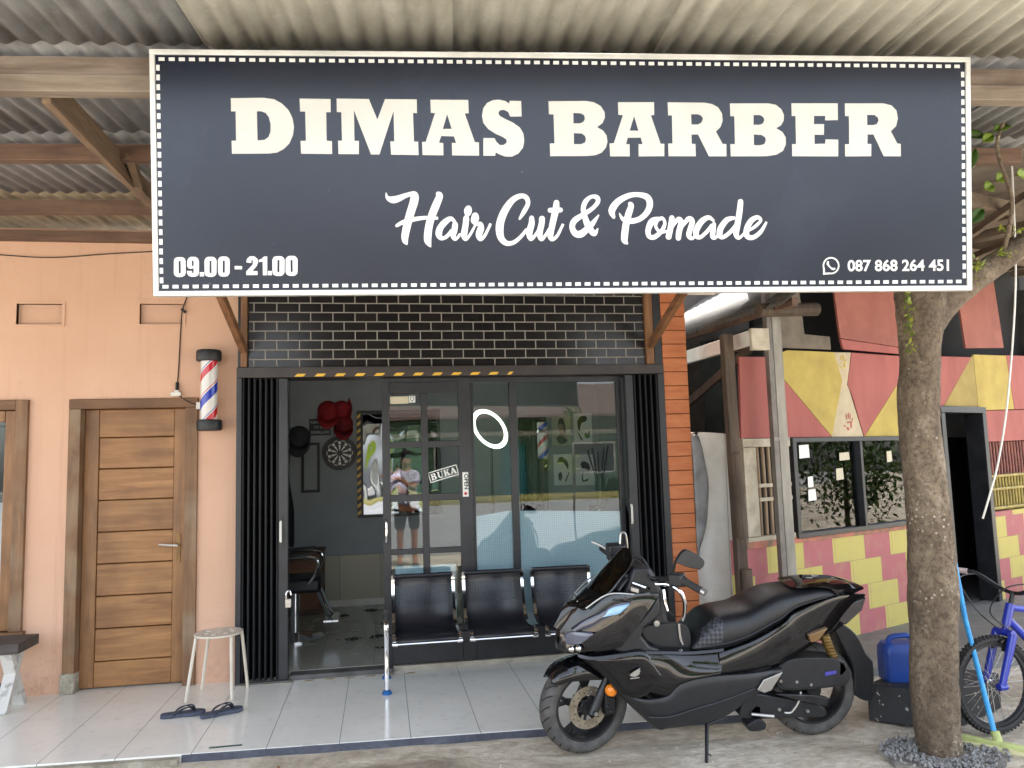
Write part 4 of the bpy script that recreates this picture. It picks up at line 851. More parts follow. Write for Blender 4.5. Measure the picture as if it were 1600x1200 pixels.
def cap_thing(x, z, r, m, label, tilt=0):
    t = thing('cap', label, 'cap', (x, YB, z), group=None)
    bm = new()
    prof = [(r*math.cos(a), r*.95*math.sin(a)) for a in [i*math.pi/2/7 for i in range(8)]]
    M = Matrix.Rotation(R(90), 3, 'X')
    lathe(bm, [(max(p[0], .002), p[1]) for p in prof], (x, YB-.01, z), 'Z', 20, M)
    obj('crown', bm, m, t)
    bm = new()
    n = 12; a = [(x+r*1.02*math.cos(R(200+140*i/n)+tilt), YB-.03-.02*math.sin(math.pi*i/n), z+r*.9*math.sin(R(200+140*i/n)+tilt)) for i in range(n+1)]
    b = [(x+r*1.1*math.cos(R(205+130*i/n)+tilt), YB-.05-.07*math.sin(math.pi*i/n), z+r*1.75*math.sin(R(205+130*i/n)+tilt)) for i in range(n+1)]
    noise_grid(bm, [a, b]); obj('visor', bm, m, t, solid=.006)
    bm = new(); disc_cyl(bm, (x, YB-.01-r*.95, z), .011, .008, 'Y', 12); obj('button', bm, m, t)
    return t
CAPR = mat('red_cap_cloth', rgb(170, 26, 38), rgb(130, 16, 28), rough=.8, scale=20); CAPK = mat('charcoal_cap_cloth', rgb(66, 66, 70), rgb(44, 44, 48), rough=.8, scale=20)
cap_thing(-.56, 2.13, .11, CAPR, 'red cap hanging leftmost of the red ones on the wall')
cap_thing(-.42, 2.14, .10, CAPR, 'red cap hung highest right with visor sideways', R(70))
cap_thing(-.40, 1.99, .10, mat('maroon_cap_cloth', rgb(140, 22, 34), rgb(104, 14, 26), rough=.8, scale=20), 'dark red cap hanging lowest above the dartboard')
cap_thing(-.86, 1.86, .12, CAPK, 'charcoal cap hanging beside the small black wall plaque')
t = thing('wall_plaque', 'small black plaque with three lines of pale writing', 'plaque', (-.645, YB, 1.96))
bm = new(); box(bm, -.755, -.535, YB-.015, YB-.001, 1.875, 2.048); obj('board', bm, KST, t, bev=.002)
fm = frame_mtx((-.645, YB-.0165, 2.0), (1, 0, 0), (0, 0, 1))
GREYT = plain('grey_print', rgb(176, 178, 178), .6)
text_loops_mesh("REMEMBER", fm, GREYT, 'lettering', t, .040, .0008, align='CENTER')
text_loops_mesh("TO SAY", frame_mtx((-.645, YB-.0165, 1.948), (1, 0, 0), (0, 0, 1)), GREYT, 'lettering', t, .040, .0008, align='CENTER')
text_loops_mesh("BISMILLAH", frame_mtx((-.645, YB-.0165, 1.895), (1, 0, 0), (0, 0, 1)), GREYT, 'lettering', t, .040, .0008, align='CENTER')
t = thing('picture_frame', 'empty narrow black picture frame on the grey wall', 'frame', (-.74, YB, 1.55))
bm = new()
for a in ((-.835, -.808, 1.28, 1.80), (-.675, -.648, 1.28, 1.80), (-.808, -.675, 1.773, 1.80), (-.808, -.675, 1.28, 1.307)): box(bm, a[0], a[1], YB-.022, YB-.001, a[2], a[3])
obj('frame', bm, KST, t, bev=.002)
bm = new(); box(bm, -.808, -.675, YB-.006, YB-.002, 1.307, 1.773); obj('backing', bm, GREYW, t)
# wavy wall mirror with hazard tape
t = thing('wall_mirror', 'wide black framed mirror with hazard tape down its edge', 'mirror', (.15, YB, 1.55))
bm = new(); box(bm, -.235, 0.62, YB-.03, YB-.016, 2.09, 2.125); box(bm, -.235, 0.62, YB-.03, YB-.016, 1.0, 1.03); box(bm, -.235, -.20, YB-.03, YB-.016, 1.03, 2.09); box(bm, .585, .62, YB-.03, YB-.016, 1.03, 2.09)
box(bm, -.235, .62, YB-.0155, YB-.001, 1.0, 2.125); obj('frame', bm, KST, t)
mm = plain('wavy_mirror', (.20, .21, .23, 1), .02, 1.0); nt = mm.node_tree
v = coords(nt, 'Object', (1, 1, .5)); n = nd(nt, "ShaderNodeTexNoise", Scale=3.0, Detail=1.0); nt.links.new(v, n.inputs['Vector']); bump(nt, nt.nodes["Principled BSDF"], n.outputs['Fac'], .22, .05)
bm = new(); box(bm, -.20, .585, YB-.020, YB-.0165, 1.03, 2.09); obj('mirror_glass', bm, mm, t)
bm = new()
for i in range(14):
    z0 = 1.02+.078*i; prism(bm, [[(-.262, YB-.032, z0), (-.225, YB-.032, z0+.03), (-.225, YB-.032, z0+.065), (-.262, YB-.032, z0+.035)]], (0, .001, 0))
tp = obj('hazard_tape', bm, YTAPE, t)
bm = new(); box(bm, -.264, -.223, YB-.0305, YB-.0295, 1.0, 2.125); obj('tape_base', bm, KTAPE, tp)
# ring lamp
t = thing('ring_lamp', 'glowing white ring lamp tilted inside the window', 'lamp', (1.0, 7.2, .1))
M = Matrix.Rotation(R(38), 3, 'Y') @ Matrix.Rotation(R(14), 3, 'Z')
bm = new(); prof = [(.19+.022*math.cos(a), .015*math.sin(a)) for a in [2*math.pi*i/10 for i in range(11)]]
Mr = Matrix.Diagonal((0.80, 1, 1.10)).to_3x3()
lathe(bm, prof, (1.005, 7.2, 1.855), 'Y', 48, Matrix.Rotation(R(-38), 3, 'Y') @ Matrix.Diagonal((.66, 1, 1.0)).to_3x3())
obj('ring_tube', bm, plain('ring_glow', (.85, 1.0, .82, 1), .4, emit=.8), t)
bm = new(); tube(bm, [(1.02, 7.23, 1.70), (1.02, 7.25, 1.0), (1.02, 7.25, .14)], .012, 8); obj('stand', bm, KST, t)
bm = new(); lathe(bm, [(0.001, .16), (.02, .15), (.16, .115), (.16, .10)], (1.02, 7.25, 0), 'Z', 20); obj('base', bm, KST, t)
# dark panel with mirror glass on its face
t = thing('arched_mirror', 'dark tall mirror panel leaning behind the glass beside the ring lamp', 'panel', (1.62, YB, 1.2))
bm = new(); box(bm, 1.48, 1.79, YB-.05, YB-.002, 1.0, 2.02); obj('panel', bm, KST, t, bev=.004)
mw = plain('mirror_glass_flat', (.5, .52, .55, 1), .03, 1.0)
bm = new(); box(bm, 1.51, 1.76, YB-.054, YB-.051, 1.03, 1.99); obj('mirror_glass', bm, mw, t)
# inner barber pole
def stripes(name, pitch, z0, hand=1):
    m, nt, bs = base(name)
    tc = nt.nodes.new("ShaderNodeTexCoord"); sp = nt.nodes.new("ShaderNodeSeparateXYZ"); nt.links.new(tc.outputs['Object'], sp.inputs[0])
    a = mth(nt, 'DIVIDE', mth(nt, 'ARCTAN2', sp.outputs['Y'], sp.outputs['X']), 2*math.pi*hand)
    f = mth(nt, 'FRACT', mth(nt, 'ADD', mth(nt, 'DIVIDE', mth(nt, 'SUBTRACT', sp.outputs['Z'], z0), pitch), a))
    W = rgb(214, 210, 204); RD = rgb(196, 36, 48); BL = rgb(30, 52, 170)
    r = nt.nodes.new("ShaderNodeValToRGB"); r.color_ramp.interpolation = 'CONSTANT'; el = r.color_ramp.elements
    st = [(0, RD), (.16, W), (.185, RD if False else BL), (.205, W), (.46, BL), (.65, W), (.68, RD), (.705, W), (.99, W)]
    while len(el) < len(st): el.new(.5)
    for e, (p, c) in zip(el, st): e.position = p; e.color = c
    nt.links.new(f, r.inputs[0]); nt.links.new(r.outputs[0], bs.inputs['Base Color']); bs.inputs['Roughness'].default_value = .25
    bs.inputs['Coat Weight'].default_value = .5
    return m
t = thing('small_barber_pole', 'small striped barber pole standing inside the window', 'barber pole', (1.47, 7.0, .1))
bm = new(); tube(bm, [(1.47, 7, .14), (1.47, 7, 1.58)], .012, 8); lathe(bm, [(.001, .15), (.14, .12), (.14, .10)], (1.47, 7, 0), 'Z', 20); obj('stand', bm, KST, t)
c_ = bpy.data.objects; bm = new(); rr = lathe(bm, [(.001, -.17), (.05, -.165), (.05, .165), (.001, .17)], (0, 0, 0), 'Z', 24)
o = obj('striped_tube', bm, stripes('small_pole_stripes', .26, .05, -1), t, local=True); o.location = (0, 0, 1.63)
bm = new(); lathe(bm, [(.001, 1.81+.06), (.045, 1.86), (.055, 1.80), (.001, 1.80)], (1.47, 7, 0), 'Z', 20); obj('cap', bm, CHROME, t)
# posters of haircuts
PAPER = plain('poster_paper', rgb(238, 238, 232), .7); PAPER2 = plain('poster_paper_tan', rgb(186, 178, 160), .7); INK = plain('poster_ink', rgb(42, 40, 42), .7); SKIN2 = plain('poster_skin', rgb(160, 130, 112), .7)
def poster(x, z, label, kind):
    t = thing('haircut_poster', label, 'poster', (x, YB, z), group='four haircut posters on the back wall')
    bm = new(); box(bm, x-.105, x+.105, YB-.008, YB-.001, z-.17, z+.17); obj('sheet', bm, PAPER2 if kind == 0 else PAPER, t)
    def blob(name, pts, m, d):
        bm = new(); P = resample([(x+a*.1, YB-.009-d, z+b*.16) for a, b in pts]+[(x+pts[0][0]*.1, YB-.009-d, z+pts[0][1]*.16)], 40)
        prism(bm, [P[:-1]], (0, .0006, 0)); obj(name, bm, m, t)
    if kind == 0:
        blob('face', [(-.4, .3), (0, .5), (.35, .2), (.3, -.3), (.55, -.7), (0, -.85), (-.5, -.6), (-.2, -.3)], SKIN2, 0)
        blob('hair', [(-.35, .35), (-.2, .75), (.2, .8), (.45, .4), (.5, -.2), (.3, -.1), (.2, .35), (-.1, .45)], INK, .001)
        blob('shoulder', [(-.6, -.55), (-.2, -.4), (.4, -.55), (.7, -.75), (.2, -.95), (-.3, -.9)], INK, .001)
    elif kind == 1:
        blob('hair', [(-.55, .0), (-.6, .5), (-.2, .85), (.4, .85), (.5, .6), (.2, .45), (-.1, .4), (-.3, .1), (-.4, -.2)], INK, 0)
        blob('beard', [(.1, -.5), (.3, -.25), (.5, -.35), (.75, -.15), (.75, -.6), (.4, -.7)], INK, 0); blob('comb', [(-.6, -.3), (-.5, -.3), (-.1, -.75), (-.25, -.8)], INK, 0)
    elif kind == 2:
        blob('hair', [(-.7, .45), (-.4, .85), (.2, .8), (.6, .4), (.55, 0), (.35, .2), (.1, .45), (-.3, .5)], INK, 0)
        blob('beard', [(-.6, -.35), (-.3, -.15), (-.1, -.4), (-.25, -.75), (-.5, -.7)], INK, 0); blob('comb', [(.6, -.2), (.7, -.2), (.3, -.8), (.15, -.8)], INK, 0)
    else:
        blob('hair', [(-.5, .4), (-.2, .6), (.4, .45), (.6, .1), (.4, -.05), (.0, .1), (-.3, .1)], INK, 0); blob('jaw', [(-.3, -.3), (-.2, -.1), (-.25, -.6), (-.05, -.7), (.3, -.6), (.3, -.75), (-.3, -.8), (-.4, -.5)], INK, 0)
poster(1.965, 1.873, 'haircut poster with a bearded head, top left of four', 0)
poster(2.215, 1.885, 'haircut poster of swept hair and beard, top right of four', 1)
poster(1.972, 1.435, 'haircut poster with a curved quiff and comb, bottom left of four', 2)
poster(2.22, 1.425, 'haircut poster with short dark crop, bottom right of four', 3)
# coats and sticks near the glass
def coat(x, y, z0, z1, w, label):
    t = thing('black_cape', label, 'cape', (x, y, z0))
    bm = new(); rows = []
    for k in range(9):
        f = k/8; z = z1+(z0-z1)*f; ww = w*(.25+.75*min(1, f*2.2)); ring = []
        for i in range(29):
            a = 2*math.pi*i/28; ring.append((x+ww*math.cos(a), y+.08*math.sin(a)*(.5+f)+.012*math.sin(6*a)*f, z+.02*math.sin(3*a)*f))
        rows.append(ring)
    noise_grid(bm, rows); bmesh.ops.remove_doubles(bm, verts=bm.verts, dist=1e-4); obj('cloth', bm, plain('black_cloth', rgb(20, 22, 26), .9) if 'black_cloth' not in MATS else MATS['black_cloth'], t)
    bm = new(); tube(bm, [(x, y, z1), (x, y, z1+.05), (x+.02, y, z1+.07)], .004, 6); obj('hook', bm, CHROME, t)
coat(-.90, 7.6, .82, 1.45, .07, 'black barber cape hanging by the left wall')
coat(1.90, 6.25, .70, 1.38, .13, 'black barber cape hanging by the shop window')
t = thing('incense_stick_jar', 'black jar of dark upright sticks inside the window', 'jar', (1.80, 6.32, 1.2))
bm = new(); lathe(bm, [(.001, 1.16), (.04, 1.16), (.045, 1.3), (.035, 1.42), (.03, 1.42), (.03, 1.2)], (1.81, 6.32, 0), 'Z', 20); obj('jar', bm, KST, t)
for i, (dx, dz) in enumerate(((-.10, .22), (-.055, .24), (.05, .24), (.09, .25), (.0, .2))):
    bm = new(); tube(bm, [(1.81, 6.32, 1.25), (1.81+dx, 6.32+.01*i, 1.40+dz)], [.004, .008], 6); obj('stick', bm, KST, t)
t = thing('wooden_counter', 'tall slim wooden counter behind jar sticks', 'counter', (1.81, 6.38, .1))
bm = new(); box(bm, 1.74, 1.90, 6.26, 6.44, 1.13, 1.155); obj('top', bm, WOODB, t, bev=.003)
for a in (1.75, 1.88):
    for b in (6.27, 6.42): bm = new(); box(bm, a-.012, a+.012, b-.012, b+.012, .10, 1.13); obj('leg', bm, WOODB, t)
# brown cabinet
t = thing('brown_cabinet', 'low brown wooden cabinet against the back wall', 'cabinet', (-.75, 8.1, .1))
bm = new(); box(bm, -.945, -.60, 7.95, 8.32, .10, .69); obj('body', bm, WOODB, t, bev=.006)
bm = new(); box(bm, -.945, -.585, 7.935, 8.32, .692, .72); obj('top', bm, WOODB, t, bev=.004)
bm = new(); box(bm, -.92, -.63, 7.938, 7.949, .16, .62); dd = obj('door', bm, wood('cabinet_door_wood', rgb(150, 104, 72), rgb(110, 74, 50), 'X'), t, bev=.004)
bm = new(); disc_cyl(bm, (-.66, 7.93, .42), .012, .02, 'Y', 12); obj('knob', bm, CHROME, dd)
# barber chair
t = thing('barber_chair', 'black padded barber chair with chrome arms inside the doorway', 'chair', (-.78, 6.9, .1))
VINYL = mat('black_vinyl_pad', rgb(30, 30, 34), rgb(22, 22, 26), rough=.4, scale=10)
bm = new(); box(bm, -1.0+.07, -.52, 6.72, 7.16, .50, .62); obj('seat', bm, VINYL, t, bev=.03)
bm = new(); obox(bm, (-.90, 6.94, .60), (-.935, 6.94, 1.15), .42, .09, (1, 0, 0)); obj('backrest', bm, VINYL, t, bev=.03)
for y in (6.70, 7.18):
    bm = new(); tube(bm, [(-.90, y, .60), (-.88, y, .78), (-.62, y, .80), (-.54, y, .76), (-.56, y, .66), (-.62, y, .58)], .012, 8, 5); obj('armrest', bm, CHROME, t)
    bm = new(); obox(bm, (-.86, y, .815), (-.60, y, .83), .05, .025); obj('arm_pad', bm, VINYL, t, bev=.008)
bm = new(); tube(bm, [(-.75, 6.94, .14), (-.75, 6.94, .50)], .04, 14); lathe(bm, [(.001, .16), (.06, .15), (.24, .115), (.24, .10)], (-.75, 6.94, 0), 'Z', 28); obj('pedestal', bm, CHROME, t)
bm = new(); tube(bm, [(-.55, 6.80, .50), (-.47, 6.80, .30), (-.44, 6.80, .26)], .014, 8); tube(bm, [(-.55, 7.08, .50), (-.47, 7.08, .30), (-.44, 7.08, .26)], .014, 8); box(bm, -.50, -.38, 6.76, 7.12, .25, .265); obj('footrest', bm, CHROME, t)
# hair clippings
KHAIR = plain('dark_hair', rgb(30, 26, 24), .9)
for i, (x, y) in enumerate(((-.12, 8.0), (-.28, 6.75), (.05, 7.3), (-.05, 6.8), (.0, 6.35), (-.42, 7.8))):
    bm = new(); rnd = random.Random(i)
    for k in range(26):
        a = rnd.uniform(0, 6.28); r = rnd.uniform(0, .06); L = rnd.uniform(.01, .03); b = rnd.uniform(0, 6.28)
        tube(bm, [(x+r*math.cos(a)*1.6, y+r*math.sin(a), .103), (x+r*math.cos(a)*1.6+L*math.cos(b), y+r*math.sin(a)+L*math.sin(b), .108)], .0035, 4)
    tag(obj('hair_clipping', bm, KHAIR), 'small tuft of cut dark hair on the shop floor', 'hair', 'hair clippings on the shop floor')

# ------------------------------------------------------------------ corrugated awning
AW = R(-5.0)
da = Vector((math.cos(AW), math.sin(AW), 0)); db = Vector((-math.sin(AW), math.cos(AW), 0))
Q = Vector((0.74, 2.88, 0))
def aw(a, b, z): p = Q+da*a+db*b; return Vector((p.x, p.y, z))
def roof_z(b): return 3.185+0.05*b
awning = thing('corrugated_awning', 'weathered corrugated awning roof on timber rafters over the porch', 'awning', tuple(aw(0, 1.3, 3.2)))
def sheet_mat(name, c1, c2, c3):
    m, nt, bs = base(name)
    v = coords(nt, 'Object', (1, 1, 1), (0, 0, -AW))
    n = nd(nt, "ShaderNodeTexNoise", Scale=4.5, Detail=9.0, Roughness=.7, Distortion=.5); nt.links.new(v, n.inputs['Vector'])
    v2 = coords(nt, 'Object', (5.5, 1.1, 1), (0, 0, -AW)); n2 = nd(nt, "ShaderNodeTexNoise", Scale=2.2, Detail=6.0); nt.links.new(v2, n2.inputs['Vector'])
    c = ramp(nt, n.outputs['Fac'], [(.3, c2), (.62, c1)])
    c = mixc(nt, ramp(nt, n2.outputs['Fac'], [(.45, (0, 0, 0, 1)), (.7, (.8, .8, .8, 1))]), c, c3)
    n3 = nd(nt, "ShaderNodeTexNoise", Scale=26.0, Detail=6.0, Roughness=.75); nt.links.new(v, n3.inputs['Vector'])
    c = mixc(nt, ramp(nt, n3.outputs['Fac'], [(.58, (0, 0, 0, 1)), (.7, (.4, .4, .4, 1))]), c, tuple(min(1, x*1.5) for x in c1[:3])+(1,))
    nt.links.new(c, bs.inputs['Base Color']); bs.inputs['Roughness'].default_value = .7
    bump(nt, bs, n3.outputs['Fac'], .25, .004); return m
S_GREY = sheet_mat('roof_sheet_grey', rgb(146, 147, 146), rgb(120, 121, 123), rgb(98, 94, 91))
S_BEIGE = sheet_mat('roof_sheet_beige', rgb(178, 176, 164), rgb(158, 155, 142), rgb(134, 130, 116))
S_BROWN = sheet_mat('roof_sheet_brown', rgb(164, 150, 124), rgb(132, 116, 94), rgb(100, 86, 70))
PITCH = 0.0875
def sheet(a0, a1, b0, b1, dz, m, jit):
    bm = new(); na = int((a1-a0)/PITCH*8)
    rows = []
    for b in (b0, (b0+b1)/2, b1):
        r = []
        for i in range(na+1):
            a = a0+(a1-a0)*i/na
            r.append(aw(a, b, roof_z(b)+dz+.0088*math.cos(2*math.pi*a/PITCH)+jit*(a-a0)))
        rows.append(r)
    noise_grid(bm, rows)
    return obj('corrugated_sheet', bm, m, awning, solid=.003, ang=60)
seams = [-6.69, -5.8, -4.91, -4.02, -3.13, -2.24, -1.355, -.465, .42, 1.31, 2.2, 2.75]
rows_b = [(-.82, 0.0, 0.0), (-.12, .93, .016), (.80, 1.92, .020), (1.80, 3.4, .026)]
rs = random.Random(3)
for ri, (b0, b1, dz) in enumerate(rows_b):
    for i in range(len(seams)-1):
        if ri == 0: m = S_GREY if seams[i+1] <= -1.3 else S_BEIGE
        elif ri == 3: m = S_BROWN
        else: m = S_GREY
        sheet(seams[i]-.05, seams[i+1]+.02, b0, b1+rs.uniform(-.01, .01), dz+.011*(i % 2), m, 0)
def purlin(b, h, w, m, name='purlin', drop=.018, split=False, a0=-6.6, a1=2.75):
    z = roof_z(b)-drop
    bm = new(); obox(bm, aw(a0, b, z-h/2), aw(a1, b, z-h/2), w, h)
    return obj(name, bm, m, awning, bev=.003)
purlin(.075, .078, .055, WOODG)
bm = new(); zz = roof_z(.08)-.018-.0785
obox(bm, aw(-6.6, .068, zz-.034), aw(2.75, .068, zz-.034), .06, .067); obj('purlin_batten', bm, wood('batten_timber', rgb(150, 137, 123), rgb(112, 98, 84), 'X', .75, dark=rgb(84, 70, 58)), awning, bev=.003)
purlin(1.02, .085, .06, WOODB); purlin(1.99, .085, .06, WOODB)
bm = new(); box(bm, -7.0, 2.4, 5.76, 5.828, 3.20, 3.268); obj('wall_plate', bm, WOODB, awning, bev=.003)
# rafters and struts
def beam(p0, p1, w, h, m, name): bm = new(); obox(bm, p0, p1, w, h); return obj(name, bm, m, awning, bev=.003)
beam((-1.295, 3.17, 3.075), (-1.33, 4.66, 3.155), .034, .125, WOODY, 'rafter')
beam((-1.285, 4.30, 3.10), (-1.33, 5.80, 3.16), .045, .07, WOODY, 'rafter_splice')
beam((-1.255, 4.05, 3.165), (-1.285, 4.30, 3.11), .04, .05, WOODY, 'rafter_cleat')
for x in (-3.6,): beam((x, 3.2, 3.05), (x, 5.8, 3.18), .04, .11, WOODY, 'rafter')
beam((-.972, 5.70, 2.40), (-1.06, 4.0, 3.08), .045, .06, WOODZ, 'strut')
beam((2.085, 5.70, 2.42), (2.10, 4.1, 3.05), .045, .06, WOODZ, 'strut')
for p in ((-2.0, .05), (-1.75, .06), (-1.25, .05), (-1.0, .045), (1.3, .05), (1.6, .06)):
    pass

# ------------------------------------------------------------------ the signboard
SC = Vector((0.7429, 2.80, 2.6510)); SX = Vector((.99347, -.11360, -.01026)); SU = Vector((-.00225, -.10951, .99398))
SN = SX.cross(SU)
SM = Matrix((SX, SU, SN)).transposed().to_4x4(); SM.translation = SC
W, H = 3.1937, 0.9284
sign = thing('signboard', 'wide navy barber signboard with cream lettering hung from awning', 'sign', mtx=SM)
def slocal(x, y, z): return Vector((x, y, z))
def sign_face():
    m, nt, bs = base('navy_sign_vinyl')
    v = coords(nt, 'Object')
    n = nd(nt, "ShaderNodeTexNoise", Scale=1.6, Detail=5.0); nt.links.new(v, n.inputs['Vector'])
    n2 = nd(nt, "ShaderNodeTexNoise", Scale=38.0, Detail=6.0, Roughness=.7); nt.links.new(v, n2.inputs['Vector'])
    vo = nd(nt, "ShaderNodeTexVoronoi", Scale=9.0); nt.links.new(v, vo.inputs['Vector'])
    c = ramp(nt, n.outputs['Fac'], [(.35, rgb(17, 22, 37)), (.65, rgb(19, 25, 41))])
    sp = mth(nt, 'MULTIPLY', ramp(nt, vo.outputs['Distance'], [(.0, (.55, .55, .55, 1)), (.05, (0, 0, 0, 1))]), ramp(nt, n2.outputs['Fac'], [(.5, (0, 0, 0, 1)), (.62, (1, 1, 1, 1))]))
    c = mixc(nt, sp, c, rgb(150, 158, 168))
    st = ramp(nt, n.outputs['Fac'], [(.6, (0, 0, 0, 1)), (.85, (.05, .05, .05, 1))]); c = mixc(nt, st, c, rgb(120, 132, 150))
    nt.links.new(c, bs.inputs['Base Color'])
    nt.links.new(mth(nt, 'MULTIPLY_ADD', n.outputs['Fac'], .03, .235), bs.inputs['Roughness']); bs.inputs['Specular IOR Level'].default_value = .5
    return m
bm = new(); box(bm, -W/2+.018, W/2-.018, -H/2+.018, H/2-.018, -.03, 0.0); obj('panel', bm, sign_face(), sign, local=True)
ALU = mat('white_alu_trim', rgb(216, 216, 212), rgb(186, 186, 182), rough=.4, metal=.2, scale=4)
bm = new()
f = .020
for a in ((-W/2, W/2, H/2-f, H/2), (-W/2, W/2, -H/2, -H/2+f)): box(bm, a[0], a[1], a[2], a[3], -.034, .007)
for a in ((-W/2, -W/2+f), (W/2-f, W/2)): box(bm, a[0], a[1], -H/2+f, H/2-f, -.034, .007)
obj('trim', bm, ALU, sign, local=True, bev=.0025)
LET = mat('cream_vinyl', rgb(188, 187, 181), rgb(181, 179, 172), rough=.4, scale=3); LETW = mat('white_vinyl_letters', rgb(206, 206, 203), rgb(198, 198, 195), rough=.4, scale=3)
bm = new()
for letter in LETTERS: prism(bm, [[(x/1000, y/1000, .0006) for x, y in lp] for lp in letter], (0, 0, .0009))
obj('name_lettering', bm, LET, sign, local=True, smooth=False)
def ribbon(bm, pts, z, n=7):
    P = [Vector((p[0]/1000, p[1]/1000, p[2]/1000)) for p in pts]
    if len(P) == 2: P = [P[0], P[0].lerp(P[1], .5), P[1]]
    q = catmull(P, n); L = []; Rr = []
    for i, p in enumerate(q):
        d = (q[min(i+1, len(q)-1)]-q[max(i-1, 0)]); d.z = 0; d.normalize(); s = Vector((-d.y, d.x, 0)); w = max(p.z, .001)/2
        zi = z+.000005*i; L.append((p.x+s.x*w, p.y+s.y*w, zi)); Rr.append((p.x-s.x*w, p.y-s.y*w, zi))
    def cap(i, sgn):
        p = q[i]; w = max(p.z, .001)/2; d = (q[min(i+1, len(q)-1)]-q[max(i-1, 0)]); d.z = 0; d.normalize(); a0 = math.atan2(d.y, d.x)
        return [(p.x+w*math.cos(a0+sgn*R(90+180*k/8)), p.y+w*math.sin(a0+sgn*R(90+180*k/8)), z) for k in range(9)]
    for i in range(len(q)-1):
        try: bm.faces.new([bm.verts.new(v) for v in (L[i], L[i+1], Rr[i+1], Rr[i])])
        except ValueError: pass
    bm.faces.new([bm.verts.new((x, y, zz-.00004)) for x, y, zz in cap(0, 1)])
    bm.faces.new([bm.verts.new((x, y, zz-.00004)) for x, y, zz in cap(len(q)-1, -1)][::-1])
    # joint discs keep wide bends filled
    for i in range(1, len(q)-1):
        p = q[i]; w = max(p.z, .001)/2
        bm.faces.new([bm.verts.new((p.x+w*math.cos(2*math.pi*k/12), p.y+w*math.sin(2*math.pi*k/12), z+.000005*i-.000012)) for k in range(12)])
bm = new()
for i, s in enumerate(SCRIPT): ribbon(bm, s, .0010+.00022*(i % 9))
for fce in bm.faces:
    if fce.normal.z < 0: fce.normal_flip()
me_script = obj('script_lettering', bm, LETW, sign, local=True, smooth=False)
bm = new()
for g in HOURS: prism(bm, [[(x/1000, y/1000, .0006) for x, y in lp] for lp in g], (0, 0, .0009))
obj('hours_lettering', bm, LETW, sign, local=True, smooth=False)
ph = text_loops_mesh("087 868 264 451", SM @ Matrix.Translation((1.086, -.383, .0012)), LETW, 'phone_lettering', sign, .0625, .0016)
# squeeze the number to its printed width
xsv = [v.co.x for v in ph.data.vertices]; x0, x1 = min(xsv), max(xsv); ysv = [v.co.y for v in ph.data.vertices]; y0, y1 = min(ysv), max(ysv)
for v in ph.data.vertices: v.co.x = 1.089+(v.co.x-x0)/(x1-x0)*.415; v.co.y = -.386+(v.co.y-y0)/(y1-y0)*.047
bm = new()
cx, cy = 1.022, -.362
ring = [(cx+.034*math.cos(a), cy+.034*math.sin(a)) for a in [R(-125-i*330/36+0) for i in range(37)]]
outer = [(cx+.034*math.cos(R(t_)), cy+.034*math.sin(R(t_))) for t_ in range(240, -91, -10)] + [(cx+.034*math.cos(R(-100)), cy+.034*math.sin(R(-100)))]
outer = [(cx+.034*math.cos(R(t_)), cy+.034*math.sin(R(t_))) for t_ in range(200, -106, -9)]+[(cx-.033, cy-.036)]
inner = [(cx+.028*math.cos(R(t_)), cy+.028*math.sin(R(t_))) for t_ in range(205, -108, -9)]+[(cx-.025, cy-.028)]
prism(bm, [[(x, y, .0006) for x, y in outer], [(x, y, .0006) for x, y in inner]], (0, 0, .0009))
ribbon(bm, [((cx-.012)*1000, (cy+.014)*1000, 8), ((cx-.013)*1000, (cy+.006)*1000, 9), ((cx-.004)*1000, (cy-.006)*1000, 5.5), ((cx+.006)*1000, (cy-.013)*1000, 9), ((cx+.014)*1000, (cy-.012)*1000, 8)], .0012)
obj('phone_emblem', bm, LETW, sign, local=True, smooth=False)
# stitched dash border
bm = new()
def dashes(p0, p1, n):
    for i in range(n):
        a = (i+.08)/n; b = (i+.68)/n
        q0 = (p0[0]+(p1[0]-p0[0])*a, p0[1]+(p1[1]-p0[1])*a); q1 = (p0[0]+(p1[0]-p0[0])*b, p0[1]+(p1[1]-p0[1])*b)
        d = Vector((q1[0]-q0[0], q1[1]-q0[1], 0)).normalized(); s = Vector((-d.y, d.x, 0))*.0066
        prism(bm, [[(q0[0]-s.x, q0[1]-s.y, .0006), (q1[0]-s.x, q1[1]-s.y, .0006), (q1[0]+s.x, q1[1]+s.y, .0006), (q0[0]+s.x, q0[1]+s.y, .0006)]], (0, 0, .0007))
X1, Y1 = 1.567, .428
dashes((-X1, Y1), (X1, Y1), 84); dashes((-X1, -Y1), (X1, -Y1), 84); dashes((-X1, -Y1+.01), (-X1, Y1-.01), 23); dashes((X1, -Y1+.01), (X1, Y1-.01), 23)
obj('stitched_border', bm, LETW, sign, local=True, smooth=False)
bm = new()
for a in (-1.2, 0, 1.2): box(bm, a-.02, a+.02, .30, .46, -.075, -.034)
obj('hanger', bm, STEEL, sign, local=True)

